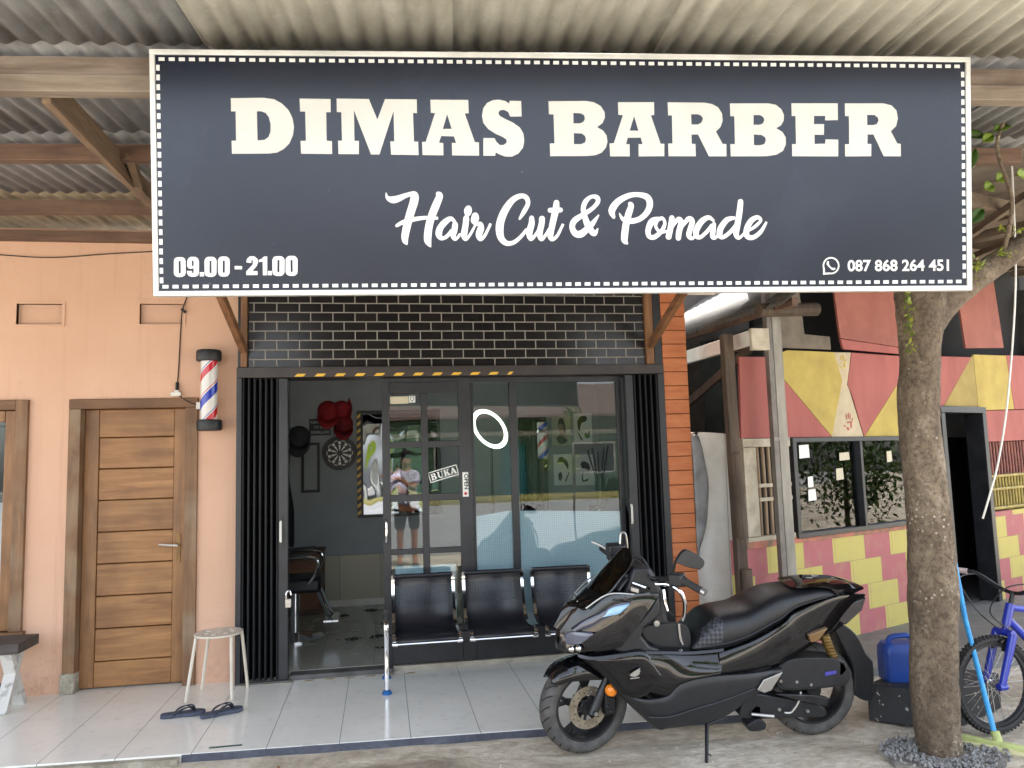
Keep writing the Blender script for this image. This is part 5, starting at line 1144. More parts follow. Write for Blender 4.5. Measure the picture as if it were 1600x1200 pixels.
# ------------------------------------------------------------------ barber pole, cable
t = thing('wall_barber_pole', 'red white and blue barber pole lamp beside the wooden door', 'barber pole', (-1.205, 5.70, 1.83))
def capsule(z0, z1, r): 
    return [(.001, z0), (r-.012, z0), (r-.003, z0+.004), (r, z0+.014), (r, z1-.014), (r-.003, z1-.004), (r-.012, z1), (.001, z1)]
bm = new(); lathe(bm, capsule(2.315, 2.395, .086), (-1.208, 5.70, 0), 'Z', 32); obj('top_cap', bm, DKPLASTIC, t)
bm = new(); lathe(bm, capsule(1.822, 1.900, .086), (-1.200, 5.70, 0), 'Z', 32); obj('bottom_cap', bm, DKPLASTIC, t)
bm = new(); lathe(bm, [(.058, 0), (.058, .425)], (0, 0, 0), 'Z', 40)
o = obj('striped_tube', bm, stripes('pole_stripes', .365, .055, -1), t, local=True); o.location = (0, 0, .063)
bm = new(); box(bm, -1.30, -1.24, 5.735, 5.81, 1.98, 2.03); obj('bracket', bm, WHITEP, t, bev=.004)
bm = new(); box(bm, -1.235, -1.175, 5.74, 5.829, 2.3, 2.37); box(bm, -1.235, -1.175, 5.74, 5.829, 1.84, 1.88); obj('wall_mount', bm, DKPLASTIC, t)
KCAB = plain('dark_cable', rgb(58, 44, 38), .7)
t = thing('power_cable', 'dark power cable running down the peach wall to the pole', 'cable', (-1.43, 5.82, 2.1))
bm = new(); tube(bm, [(-1.33, 5.79, 2.96), (-1.395, 5.81, 2.78), (-1.42, 5.815, 2.70), (-1.428, 5.82, 2.60), (-1.44, 5.822, 2.3), (-1.447, 5.82, 2.16)], .0045, 6, 4)
tube(bm, [(-1.447, 5.80, 2.10), (-1.40, 5.79, 2.06), (-1.34, 5.785, 2.025), (-1.29, 5.77, 2.01)], .004, 6, 4); obj('cord', bm, KCAB, t)
bm = new(); tube(bm, [(-1.447, 5.815, 2.18), (-1.447, 5.81, 2.115)], .012, 8); obj('plug', bm, KST, t)
bm = new(); tube(bm, [(-1.425, 5.812, 2.715), (-1.395, 5.812, 2.69)], .010, 8); obj('cable_clip', bm, KST, t)
bm = new(); box(bm, -1.485, -1.415, 5.785, 5.82, 2.08, 2.108); box(bm, -1.46, -1.43, 5.78, 5.82, 2.108, 2.122); obj('socket', bm, WHITEP, t, bev=.004)
t = thing('wall_wire', 'thin wire sagging across the peach wall under the roof', 'wire', (-2.2, 5.82, 3.1))
bm = new(); tube(bm, [(-3.6, 5.82, 3.16), (-2.66, 5.815, 3.10), (-2.3, 5.815, 3.085), (-1.9, 5.815, 3.12), (-1.2, 5.815, 3.17)], .004, 6, 5); obj('strand', bm, KCAB, t)

# ------------------------------------------------------------------ waiting bench
def bench():
    t = thing('waiting_bench', 'black steel waiting bench of three seats with chrome arms', 'bench', (.78, 5.42, .065))
    prof = [(5.665, .745), (5.668, .70), (5.655, .64), (5.625, .56), (5.585, .475), (5.545, .435), (5.49, .415), (5.40, .408), (5.30, .418), (5.23, .425), (5.19, .415), (5.175, .39)]
    pr = resample([Vector((0, a, b)) for a, b in prof], 44)
    SEATM = perforated()
    for i, x0 in enumerate((.055, .560, 1.065)):
        x1 = x0+.445
        bm = new(); noise_grid(bm, [[(x0+.02, p.y, p.z) for p in pr], [(x1-.02, p.y, p.z) for p in pr]])
        s = obj('seat', bm, SEATM, t, solid=.004)
        bm = new(); tube(bm, [(x0+.01, 5.668, .748), (x1-.01, 5.668, .748)], .017, 10); obj('top_roll', bm, VINYL, s)
        for xx in (x0+.008, x1-.008):
            bm = new()
            L = [(xx, p.y-.004, p.z+.006) for p in pr]
            for a, b in zip(L[:-1], L[1:]): pass
            rows = [[(xx-.011, p.y, p.z) for p in pr], [(xx-.011, p.y-.012, p.z+.014) for p in pr], [(xx+.011, p.y-.012, p.z+.014) for p in pr], [(xx+.011, p.y, p.z) for p in pr], [(xx-.011, p.y, p.z) for p in pr]]
            noise_grid(bm, rows); obj('side_rail', bm, CHROME, s, ang=60)
        bm = new(); tube(bm, [(x0-.005, 5.172, .388), (x0+.03, 5.168, .386)], .012, 10); tube(bm, [(x1-.03, 5.168, .386), (x1+.005, 5.172, .388)], .012, 10); tube(bm, [(x0+.03, 5.172, .386), (x1-.03, 5.172, .386)], .006, 8); obj('front_bar', bm, CHROME, s)
    bm = new(); box(bm, .02, 1.56, 5.40, 5.46, .335, .395); obj('beam', bm, BLACK, t, bev=.006)
    for x in (.012, 1.56):
        bm = new()
        tube(bm, [(x, 5.232, .085), (x, 5.232, .20), (x, 5.245, .33), (x, 5.235, .44), (x, 5.24, .50), (x, 5.30, .535), (x, 5.45, .54), (x, 5.58, .53)], [.015, .015, .016, .018, .019, .018, .016, .012], 12, 5)
        tube(bm, [(x, 5.43, .365), (x, 5.52, .30), (x, 5.58, .20), (x, 5.60, .085)], .015, 12, 4); tube(bm, [(x, 5.24, .36), (x, 5.45, .365)], .014, 10); lg = obj('leg_frame', bm, CHROME, t)
        bm = new()
        for y in (5.232, 5.60): lathe(bm, [(.001, .066), (.030, .066), (.032, .075), (.020, .092), (.016, .094)], (x, y, 0), 'Z', 18)
        obj('foot_cap', bm, plain('blue_foot_cap', rgb(50, 110, 176), .25, .2) if 'blue_foot_cap' not in MATS else MATS['blue_foot_cap'], lg)
        bm = new(); lathe(bm, [(.001, .01), (.014, .008), (.014, -.03), (.001, -.032)], (x, 5.238, .555), 'Z', 12); obj('arm_knob', bm, VINYL, lg)
    return t
def perforated():
    m, nt, bs = base('perforated_black_steel')
    tc = nt.nodes.new("ShaderNodeTexCoord"); sp = nt.nodes.new("ShaderNodeSeparateXYZ"); nt.links.new(tc.outputs['Object'], sp.inputs[0])
    fx = mth(nt, 'SUBTRACT', mth(nt, 'FRACT', mth(nt, 'DIVIDE', sp.outputs['X'], .012)), .5); fz = mth(nt, 'SUBTRACT', mth(nt, 'FRACT', mth(nt, 'DIVIDE', sp.outputs['Z'], .012)), .5)
    d = mth(nt, 'ADD', mth(nt, 'MULTIPLY', fx, fx), mth(nt, 'MULTIPLY', fz, fz)); hole = mth(nt, 'LESS_THAN', d, .075)
    up = mth(nt, 'MULTIPLY', mth(nt, 'GREATER_THAN', sp.outputs['Z'], .485), mth(nt, 'LESS_THAN', sp.outputs['Z'], .62))
    bs.inputs['Base Color'].default_value = rgb(34, 34, 40); bs.inputs['Roughness'].default_value = .32
    tr = nd(nt, "ShaderNodeBsdfTransparent"); mx = nt.nodes.new("ShaderNodeMixShader"); nt.links.new(mth(nt, 'MULTIPLY', hole, up), mx.inputs[0])
    nt.links.new(bs.outputs[0], mx.inputs[1]); nt.links.new(tr.outputs[0], mx.inputs[2]); nt.links.new(mx.outputs[0], nt.nodes["Material Output"].inputs[0]); return m
bench()

bm = new(); pebbles(bm, 260, -1.3, 3.0, 3.2, 4.36, .002, .012, 4); o = obj('grit', bm, CONC, None, smooth=False); o['kind'] = 'stuff'; o['label'] = 'loose grit and tiny stones scattered on the concrete'; o['category'] = 'grit'
# ------------------------------------------------------------------ stool, flip-flops, old bench, litter
CREAM = mat('cream_enamel', rgb(222, 214, 200), rgb(206, 196, 178), rough=.45, scale=8)
SC_ = (-1.105, 5.33)
t = thing('stool', 'cream metal stool with holed round seat on the tiles', 'stool', (SC_[0], SC_[1]+.1, .065))
sx, sy, sz = -1.085, 5.50, .475
bm = new()
outer = [(sx+.155*math.cos(2*math.pi*k/40), sy+.155*math.sin(2*math.pi*k/40), sz) for k in range(40)]
hl = []
for k in range(7):
    a = 2*math.pi*k/7; cx, cy = sx+.085*math.cos(a), sy+.085*math.sin(a)
    hl.append([(cx+.017*math.cos(2*math.pi*j/10), cy+.017*math.sin(2*math.pi*j/10), sz) for j in range(10)])
hl.append([(sx+.017*math.cos(2*math.pi*j/10), sy+.017*math.sin(2*math.pi*j/10), sz) for j in range(10)])
prism(bm, [outer]+hl, (0, 0, -.012)); obj('seat', bm, CREAM, t, bev=.003)
feet = [(-1.315, 5.47), (-1.26, 5.82-.05), (-.985, 5.44), (-.905, 5.74)]
tops = [(-.115, -.045), (-.075, .10), (.085, -.09), (.115, .065)]
feet = [(-1.262, 5.385), (-1.225, 5.665), (-.978, 5.375), (-.925, 5.655)]
for (fx, fy), (tx, ty) in zip(feet, tops):
    bm = new(); tube(bm, [(fx, fy, .067), (fx+(sx+tx*1.15-fx)*.88, fy+(sy+ty*1.15-fy)*.88, .415), (sx+tx*1.12, sy+ty*1.12, .452), (sx+tx*.8, sy+ty*.8, .462)], .0105, 10, 3); obj('leg', bm, CREAM, t)
FOAM = mat('slate_foam', rgb(78, 84, 100), rgb(62, 68, 84), rough=.85, scale=30, bmp=.15, bscale=160)
STRAP = mat('dark_strap', rgb(50, 52, 62), rgb(38, 40, 48), rough=.7, scale=20)
def flipflop(x, y, rz, label, left):
    t = thing('flip_flop', label, 'flip-flop', (x, y, .065), rz, group='pair of flip-flops on the porch')
    M = wmat(t)
    s = 1 if left else -1
    P = [(-.125, .0), (-.115, .028*1), (-.06, .036), (0, .034), (.06, .046), (.10, .042), (.125, .018), (.128, -.01), (.105, -.036), (.05, -.044), (0, -.034), (-.06, -.033), (-.115, -.026)]
    P = resample([Vector((a, b*s, 0)) for a, b in P+[P[0]]], 48)[:-1]
    bm = new(); prism(bm, [[M @ Vector((p.x, p.y, .003)) for p in P]], (0, 0, .021)); obj('sole', bm, FOAM, t, bev=.005)
    bm = new()
    for sgn in (1, -1):
        pts = [Vector((.068, .004*s, .024)), Vector((.052, .010*sgn, .052)), Vector((.02, .028*sgn, .054)), Vector((-.022, .038*sgn, .038)), Vector((-.045, .034*sgn, .018))]
        q = resample(pts, 12); rows = [[], []]
        for i, p in enumerate(q):
            w = .007+.010*math.sin(math.pi*i/11)
            rows[0].append(M @ (p+Vector((w, 0, .002)))); rows[1].append(M @ (p+Vector((-w, 0, -.002))))
        noise_grid(bm, rows)
    obj('strap', bm, STRAP, t, solid=.006)
    bm = new(); lathe(bm, [(.001, .058), (.011, .056), (.011, .05)], (0, 0, 0), 'Z', 12); bm.transform(M @ Matrix.Translation((.05, 0, 0))); obj('logo_patch', bm, plain('pale_patch', rgb(150, 150, 156), .6) if 'pale_patch' not in MATS else MATS['pale_patch'], t)
flipflop(-1.215, 5.115, R(8), 'slate flip-flop lying left, under the stool edge', True)
flipflop(-.985, 5.085, R(28), 'slate flip-flop lying right, turned toward the door', False)
t = thing('plank_bench', 'old dark plank bench with white crossed legs by window', 'bench', (-2.75, 5.60, .065))
bm = new(); box(bm, -3.5, -2.262, 5.40, 5.70, .435, .50); obj('seat', bm, mat('dark_plank', rgb(84, 76, 72), rgb(60, 54, 52), rough=.7, scale=5, stretch=(.5, 4, 4), bmp=.2), t, bev=.005)
for x in (-2.36, -3.36):
    bm = new(); obox(bm, (x, 5.43, .066), (x, 5.63, .434), .045, .07, (1, 0, 0)); obox(bm, (x+.002, 5.68, .066), (x+.002, 5.47, .434), .045, .07, (1, 0, 0)); obj('crossed_leg', bm, mat('chipped_white', rgb(206, 204, 198), rgb(140, 136, 128), rough=.7, scale=14, lo=.3, hi=.45) if 'chipped_white' not in MATS else MATS['chipped_white'], t)
bm = new(); obox(bm, (-3.34, 5.56, .2), (-2.38, 5.56, .2), .03, .05); obj('stretcher', bm, MATS['dark_plank'], t)
bm = new(); box(bm, -.935, -.765, 4.497, 4.522, .0655, .0662); o = obj('floor_sticker', bm, mat('scuffed_green_sticker', rgb(90, 130, 120), rgb(34, 48, 50), rough=.6, scale=60), None); tag(o, 'narrow scuffed green sticker on the porch floor edge', 'sticker')
LEAFO = mat('dry_leaf', rgb(176, 112, 58), rgb(130, 80, 40), rough=.7, scale=30)
def dry_leaf(x, y, z, rz, s, label, m=None):
    bm = new(); P = [(-1, 0), (-.4, .32), (.3, .3), (1, 0), (.3, -.3), (-.4, -.3)]
    M = Matrix.Translation((x, y, z)) @ Matrix.Rotation(rz, 4, 'Z')
    c = [bm.verts.new(M @ Vector((a*s, 0, .006+.01*(1-a*a)))) for a in (-.9, -.3, .3, .9)]
    noise = [[M @ Vector((a*s, b*s, .004+.012*abs(b))) for a, b in ((-1, 0), (-.5, .26), (.2, .3), (1, 0))], [M @ Vector((a*s, 0, .002)) for a in (-1, -.5, .2, 1)], [M @ Vector((a*s, -b*s, .004+.012*abs(b))) for a, b in ((-1, 0), (-.5, .26), (.2, .3), (1, 0))]]
    bm.clear(); noise_grid(bm, noise); o = obj('dry_leaf', bm, m or LEAFO, None, solid=.001); tag(o, label, 'leaf')
dry_leaf(-.31, 4.36, .004, .5, .045, 'dry orange leaf on the concrete below the kerb')
dry_leaf(-.99, 4.36, .004, .9, .05, 'dry orange leaf by the kerb corner end')
dry_leaf(-.55, 4.30, .004, 2.0, .02, 'tiny dry leaf between the two larger orange leaves')

# ------------------------------------------------------------------ cafe on the right (own frame: u along the front, v towards the street)
CU = Vector((.921, .390, 0)).normalized(); CV = Vector((CU.y, -CU.x, 0))
CA = Vector((3.867, 5.939, 0))
CM = Matrix((CU, -CV, Vector((0, 0, 1)))).transposed().to_4x4(); CM.translation = CA      # local x=u, y=-v (into the house), z
cafe = thing('cafe_house', 'red and yellow painted cafe front with window and doorway', 'cafe', mtx=CM)
def cobj(name, bm, m, parent=cafe, **k): 
    if parent is not cafe: pass
    return obj(name, bm, m, parent, local=True, **k)
REDP = mat('faded_red_paint', rgb(166, 92, 84), rgb(146, 76, 70), rough=.75, scale=3, stretch=(1, 1, .4), bmp=.15)
REDT = mat('brick_red_paint', rgb(156, 92, 78), rgb(138, 78, 66), rough=.75, scale=3, bmp=.15)
YELP = mat('faded_yellow_paint', rgb(184, 162, 80), rgb(162, 140, 68), rough=.75, scale=3, bmp=.15)
YELD = mat('dull_yellow_paint', rgb(164, 142, 76), rgb(144, 124, 64), rough=.75, scale=3, bmp=.15)
BEIG = mat('bare_beige_board', rgb(196, 180, 150), rgb(176, 160, 132), rough=.8, scale=5, bmp=.15)
PBRK = checks('painted_blocks', rgb(172, 100, 102), rgb(190, 176, 98), .40, .208, rgb(176, 150, 110))
bm = new(); holes_wall(bm, -1.32, 4.2, -.05, .90, [(1.45, 2.26, -1, 2)], 0, .15); cobj('block_wall', bm, PBRK)
bm = new(); box(bm, -1.32, 1.43, -.012, -.001, .845, .895); cobj('wall_cap', bm, mat('chipped_cap', rgb(196, 120, 100), rgb(120, 104, 80), rough=.8, scale=9, bmp=.3))
def cpanel(pts, m, name='wall_panel', d=.02, y=.0, parent=cafe):
    bm = new(); prism(bm, [[(u, y, z) for u, z in pts]], (0, d, 0)); return cobj(name, bm, m, parent, bev=.0015)
cpanel([(-1.30, 1.668), (-.80, 1.668), (-.80, 2.31), (-1.27, 2.29)], REDP)
cpanel([(-.797, 1.668), (-.20, 1.668), (-.74, 2.11), (-.797, 2.15)], REDP)
cpanel([(-.797, 2.155), (-.738, 2.114), (-.198, 1.672), (.00, 2.15), (-.09, 2.385), (-.70, 2.37), (-.797, 2.34)], YELP)
cpanel([(-.195, 1.668), (.245, 1.668), (.09, 2.07), (.035, 2.16), (.002, 2.16)], BEIG, y=.003)
cpanel([(-.085, 2.385), (.000, 2.12), (.06, 2.08), (.155, 2.395)], BEIG, y=.004)
cpanel([(.250, 1.668), (.80, 2.13), (.95, 2.26), (.95, 2.40), (.16, 2.395), (.065, 2.11), (.12, 2.03)], REDP)
cpanel([(.255, 1.668), (.95, 1.668), (.95, 2.255), (.80, 2.125)], YELP)
cpanel([(.953, 1.90), (1.5, 1.90), (2.15, 2.45), (.953, 2.41)], REDP)
cpanel([(1.505, 1.90), (2.195, 1.90), (2.19, 2.47), (2.155, 2.455)], YELD)
cpanel([(2.20, 1.915), (2.93, 1.935), (2.86, 2.50), (2.195, 2.48)], YELP)
cpanel([(2.935, 1.935), (4.2, 1.96), (4.2, 2.55), (2.865, 2.505)], REDP)
cpanel([(2.27, 1.60), (4.2, 1.62), (4.2, 1.955), (2.20, 1.91)], REDP, y=.004)
# handprint and drips on the bare board
RP = plain('hand_red', rgb(178, 92, 84), .7)
def hand(cx, cz, s, m, mir=1):
    bm = new()
    def blob(u, z, a, b, rot):
        prism(bm, [[(cx+mir*(u*s+a*s*math.cos(t_)*math.cos(rot)-b*s*math.sin(t_)*math.sin(rot)), -.0012, cz+z*s+a*s*math.cos(t_)*math.sin(rot)+b*s*math.sin(t_)*math.cos(rot)) for t_ in [2*math.pi*k/12 for k in range(12)]]], (0, .0008, 0))
    for u, z, a, b, r in ((-.42, .55, .3, .075, 1.65), (-.1, .68, .34, .075, 1.57), (.2, .62, .3, .07, 1.45), (.5, .25, .25, .06, 1.05), (-.8, -.35, .16, .08, -.5), (.28, -.25, .36, .12, 1.45), (0, .02, .3, .09, .05), (-.28, -.62, .22, .14, -.7), (-.32, -.0, .1, .07, 1.2)): blob(u, z, a, b, r)
    return cobj('hand_print', bm, m)
hand(.055, 1.79, .085, RP); hand(.03, 2.30, .07, plain('hand_yellow', rgb(206, 184, 84), .7))
# upper storey boards, dark gaps
cpanel([(-.06, 2.50), (.86, 2.47), (.86, 3.3), (-.14, 3.3)], REDT, 'upper_board', y=-.05); cpanel([(-.02, 2.41), (.84, 2.41), (.84, 2.466), (-.05, 2.495)], REDP, 'lower_batten', y=-.045)
cpanel([(1.96, 2.525), (2.72, 2.57), (2.63, 3.3), (1.87, 3.3)], REDT, 'upper_board', y=-.05)
cpanel([(-.75, 2.39), (-.10, 2.41), (-.10, 2.52), (-.44, 2.52), (-.48, 3.0), (-.75, 2.9)], mat('bare_board', rgb(120, 108, 94), rgb(92, 84, 74), rough=.8, scale=6), 'bare_board', y=.02)
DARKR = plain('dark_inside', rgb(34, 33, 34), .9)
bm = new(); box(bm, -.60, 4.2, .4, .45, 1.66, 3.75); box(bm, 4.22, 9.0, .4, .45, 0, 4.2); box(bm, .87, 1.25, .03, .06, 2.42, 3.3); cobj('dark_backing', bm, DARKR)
# frame of the window
bm = new()
for a in ((-.745, .95, 1.630, 1.666), (-.745, .95, .880, .918)): box(bm, a[0], a[1], -.03, .08, a[2], a[3])
for a in ((-.745, -.70), (.135, .17), (.905, .95)): box(bm, a[0], a[1], -.03, .08, .918, 1.630)
cw = cobj('window', bm, BLACK, bev=.003)
for a in ((-.70, .135), (.17, .905)): bm = new(); box(bm, a[0], a[1], .02, .025, .918, 1.630); cobj('pane', bm, GLASS, cw)
for u, z, w, h in ((-.555, 1.555, .13, .11), (-.50, 1.31, .07, .09), (-.49, 1.205, .10, .095), (-.11, 1.36, .10, .10), (-.03, 1.505, .14, .07), (.62, 1.49, .08, .10)):
    bm = new(); prism(bm, [[(u-w/2, .012, z-h/2), (u+w/2, .012, z-h/2+.006), (u+w/2-.006, .012, z+h/2), (u-w/2+.004, .012, z+h/2-.005)]], (0, .002, 0)); cobj('paper_notice', bm, MATS['cream_label'] if u > -.2 else WST, cw)
# doorway with dark frame and blue door leaf inside
bm = new(); box(bm, 1.43, 1.50, -.04, .14, .05, 1.885); box(bm, 2.19, 2.262, -.04, .14, .05, 1.885); box(bm, 1.43, 2.262, -.042, .14, 1.886, 1.945)
cobj('door_frame', bm, BLACK, bev=.004)
bm = new(); box(bm, 1.80, 2.6, .80, .84, .06, 1.87); dl = cobj('door', bm, mat('blue_door_paint', rgb(44, 78, 112), rgb(36, 62, 92), rough=.6, scale=4), bev=.004)
bm = new(); tube(bm, [(1.86, .79, .98), (1.86, .75, .98), (1.94, .75, .98)], .01, 8); cobj('handle', bm, CHROME, dl)
# room shell
bm = new(); box(bm, -.36, 4.2, 1.2, 1.25, 0, 2.64); prism(bm, [[(-.80, .16, 0), (-.78, .16, 0), (-.36, 1.2, 0), (-.38, 1.2, 0)]], (0, 0, 2.6)); box(bm, 4.15, 4.2, .16, 1.2, 0, 3.4); box(bm, 1.36, 1.41, .16, 1.2, 0, 2.6); box(bm, -.36, 4.15, .452, 1.2, 2.6, 2.64); cobj('inner_room', bm, mat('cafe_room', rgb(70, 74, 70), rgb(54, 58, 56), rough=.9))
bm = new(); prism(bm, [[(-.78, .16, .045), (4.15, .16, .045), (4.15, 1.2, .045), (-.36, 1.2, .045)]], (0, 0, -.1)); cobj('inner_floor', bm, MATS['dark_threshold'])
bm = new(); box(bm, .32, 1.34, .56, .60, .9, 1.62); cobj('yellowed_screen', bm, mat('pale_screen', rgb(186, 182, 160), rgb(150, 142, 108), rough=.8, scale=3))
# left louvre beside the window
CRW = mat('chipped_cream_board', rgb(200, 190, 170), rgb(166, 154, 132), rough=.75, scale=9, bmp=.2)
bm = new(); box(bm, -1.30, -.75, -.01, .05, 1.60, 1.664); box(bm, -1.30, -1.16, -.012, .05, .93, 1.597); box(bm, -1.30, -.75, -.01, .05, .845, .927); lv = cobj('louvre', bm, CRW, bev=.003)
bm = new(); box(bm, -1.16, -.75, .06, .07, .93, 1.6); cobj('louvre_back', bm, DARKR, lv)
for u in (-1.105, -1.04, -.975, -.91, -.845, -.78): bm = new(); tube(bm, [(u, .03, .93), (u+.004, .03, 1.26), (u, .03, 1.6)], .014, 8); cobj('bar', bm, wood('bar_wood', rgb(176, 152, 122), rgb(130, 104, 80), 'Z') if 'bar_wood' not in MATS else MATS['bar_wood'], lv)
for z in (1.20, 1.305): bm = new(); box(bm, -1.13, -.75, .0, .014, z-.014, z+.014); cobj('crossbar', bm, CRW, lv)
# bamboo grille right of the door
BAMR = mat('bamboo_red', rgb(150, 88, 72), rgb(110, 62, 54), rough=.6, scale=8); BAMY = mat('bamboo_yellow', rgb(176, 156, 78), rgb(140, 122, 58), rough=.6, scale=8)
bm = new(); box(bm, 2.27, 4.2, .10, .12, .9, 1.6); gr = cobj('grille', bm, DARKR)
for i in range(26):
    u = 2.32+.062*i
    bm = new(); tube(bm, [(u, .04, 1.265), (u-.006, .04, 1.60)], .013, 7); cobj('bar', bm, BAMR, gr)
    bm = new(); tube(bm, [(u+.004, .04, .91), (u, .04, 1.26)], .013, 7); cobj('bar', bm, BAMY, gr)
for z in (1.25, 1.12, .93): bm = new(); tube(bm, [(2.29, .02, z), (4.1, .02, z+.01)], .016, 8); cobj('rail', bm, BAMY, gr)
bm = new(); tube(bm, [(2.30, .02, .90), (2.28, .02, 1.62)], .018, 8); cobj('rail', bm, BAMY, gr)
# sheltering roof of the cafe, seen from below at the upper right
BROWNS = wood('roof_batten', rgb(120, 106, 90), rgb(84, 72, 60), 'Y', .8)
ROOFC = sheet_mat('cafe_sheet', rgb(112, 102, 90), rgb(88, 80, 70), rgb(70, 62, 54))
bm = new(); rows = []
for v in (-2.6, -1.6, -.6, 0.4):
    u0 = -.45-.42*max(0, -v); rows.append([(u0+(4.4-u0)*i/200, v, 3.42+.05*(u0+(4.4-u0)*i/200-.85)+.025*(v+2.6)) for i in range(201)])
noise_grid(bm, rows); cobj('roof_sheet', bm, ROOFC, solid=.004)
for i in range(10):
    u = -1.0+.55*i; z = 3.38+.05*(u-.85)-.04
    bm = new(); obox(bm, (u, -2.55 if u > .2 else min(-.3, (u+.45)/.42), z), (u, .35, z+.07), .05, .07); cobj('batten', bm, BROWNS)
for v in (-2.3, -1.3, -.35):
    bm = new(); obox(bm, (-.40+.40*v, v, 3.25), (4.4, v, 3.50), .05, .09); cobj('rafter', bm, BROWNS)
bm = new(); obox(bm, (-.5, -1.9, 3.22), (.9, -.5, 3.26), .04, .05); obox(bm, (.3, -2.1, 3.22), (1.6, -.2, 3.30), .04, .05); cobj('brace', bm, BROWNS)
bm = new(); box(bm, .2, 4.6, .45, 4.2, 3.66, 3.74); cobj('back_roof', bm, ROOFC)
# apron floor in front of the cafe
APRON = concrete('smooth_grey_apron', rgb(136, 134, 130), rgb(118, 116, 112), rgb(98, 96, 92), .9, .2, .6)
bm = new(); prism(bm, [[CM @ Vector(p) for p in ((-1.4, 0.1, .045), (-1.4, -.35, .045), (-.1, -1.05, .045), (.9, -1.30, .045), (5.0, -1.7, .045), (5.0, .1, .045))]], (0, 0, -.12))
structure(obj('pavement', bm, APRON))
def cw_(u, v, z): return CM @ Vector((u, -v, z))
# bottles on the sill
def bottle(u, v, label=None):
    p = cw_(u, v, .92)
    return p
BOT = plain('bottle_plastic', rgb(226, 232, 240), .15)
nt = BOT.node_tree; bs_ = nt.nodes["Principled BSDF"]; tr_ = nd(nt, "ShaderNodeBsdfTransparent"); mx_ = nt.nodes.new("ShaderNodeMixShader"); mx_.inputs[0].default_value = .75
nt.links.new(tr_.outputs[0], mx_.inputs[1]); nt.links.new(bs_.outputs[0], mx_.inputs[2]); nt.links.new(mx_.outputs[0], nt.nodes["Material Output"].inputs[0])
t0 = thing('water_bottle', 'clear water bottle standing in the row on the cafe window sill', 'bottle', tuple(cw_(-.42, -.10, .92)), group='clear bottles on the cafe window sill')
p0 = cw_(-.42, -.10, 0)
bm = new(); lathe(bm, [(.001, .92), (.028, .92), (.031, .93), (.031, .965), (.028, .97), (.031, .975), (.031, 1.03), (.026, 1.055), (.012, 1.075), (.012, 1.09)], (p0.x, p0.y, 0), 'Z', 14); obj('body', bm, BOT, t0)
bm = new(); lathe(bm, [(.014, 1.082), (.014, 1.10), (.001, 1.10)], (p0.x, p0.y, 0), 'Z', 12); obj('lid', bm, plain('lid_pale', rgb(200, 210, 220), .4), t0)
bm = new(); lathe(bm, [(.0315, .98), (.0315, 1.01)], (p0.x, p0.y, 0), 'Z', 14); obj('label_band', bm, plain('band_grey', rgb(150, 158, 166), .5), t0)
for j in range(2):
    for i in range(16):
        if i == 0 and j == 0: continue
        u = -.42+.072*i+.03*j
        if .12 < u < .19 or u > .8: continue
        dup(t0, tuple(cw_(u, -.10-.075*j, .92)))
bm = new(); prism(bm, [[cw_(-.70, -.06, .915), cw_(.90, -.06, .915), cw_(.90, -.28, .915), cw_(-.70, -.28, .915)]], (0, 0, -.03)); o = obj('bottle_shelf', bm, WOODB, None); tag(o, 'narrow brown shelf carrying bottles behind the cafe window', 'shelf')
# plants behind the cafe window
for i, (u, v, s, m, lb) in enumerate(((-.45, -.38, .24, LEAFD, 'dark leafy plant behind left cafe pane'), (-.1, -.42, .26, LEAFD, 'bushy dark plant in the middle behind the cafe window'), (.55, -.36, .2, LEAF, 'light green plant behind the right cafe pane'))):
    p = cw_(u, v, 0); t = thing('potted_plant', lb, 'plant', (p.x, p.y, .05))
    bm = new(); lathe(bm, [(.001, .05), (.09, .05), (.12, .5), (.11, .5), (.10, .46), (.001, .46)], (p.x, p.y, 0), 'Z', 18); obj('pot', bm, MATS['dark_plank'], t)
    bm = new(); leaf_quads(bm, (p.x, p.y, 1.12), (s, s*.5, .38), 520, .065, rng=random.Random(i)); obj('foliage', bm, m, t)
    bm = new(); tube(bm, [(p.x, p.y, .46), (p.x+.02, p.y, .8), (p.x-.02, p.y, 1.2)], [.012, .01, .006], 6); obj('stem', bm, BARK, t)

# ------------------------------------------------------------------ between shop and cafe
t = thing('white_board_fence', 'white painted board fence between shop column and cafe', 'fence', (2.68, 5.95, 0))
MOSS = mat('mossy_white_board', rgb(243, 241, 234), rgb(226, 223, 213), rough=.75, scale=4, bmp=.1)
def moss():
    nt = MOSS.node_tree; bs = nt.nodes["Principled BSDF"]
    l = bs.inputs['Base Color'].links[0]; src = l.from_socket
    v = coords(nt, 'Object'); sp = nt.nodes.new("ShaderNodeSeparateXYZ"); nt.links.new(v, sp.inputs[0])
    n = nd(nt, "ShaderNodeTexNoise", Scale=7.0, Detail=6.0); nt.links.new(v, n.inputs['Vector'])
    low = mth(nt, 'MULTIPLY', mth(nt, 'MAXIMUM', mth(nt, 'SUBTRACT', 1.0, mth(nt, 'MULTIPLY', sp.outputs['Z'], 1.7)), 0.0), ramp(nt, n.outputs['Fac'], [(.42, (0, 0, 0, 1)), (.6, (.9, .9, .9, 1))]))
    nt.links.new(mixc(nt, low, src, rgb(146, 150, 96)), bs.inputs['Base Color'])
moss()
bm = new(); prism(bm, [[(2.392, 5.78, 0), (2.672, 5.78, 0), (2.70, 5.78, 1.718), (2.55, 5.78, 1.730), (2.48, 5.78, 1.733), (2.392, 5.78, 1.73)]], (0, .02, 0)); obj('board', bm, MOSS, t, bev=.003)
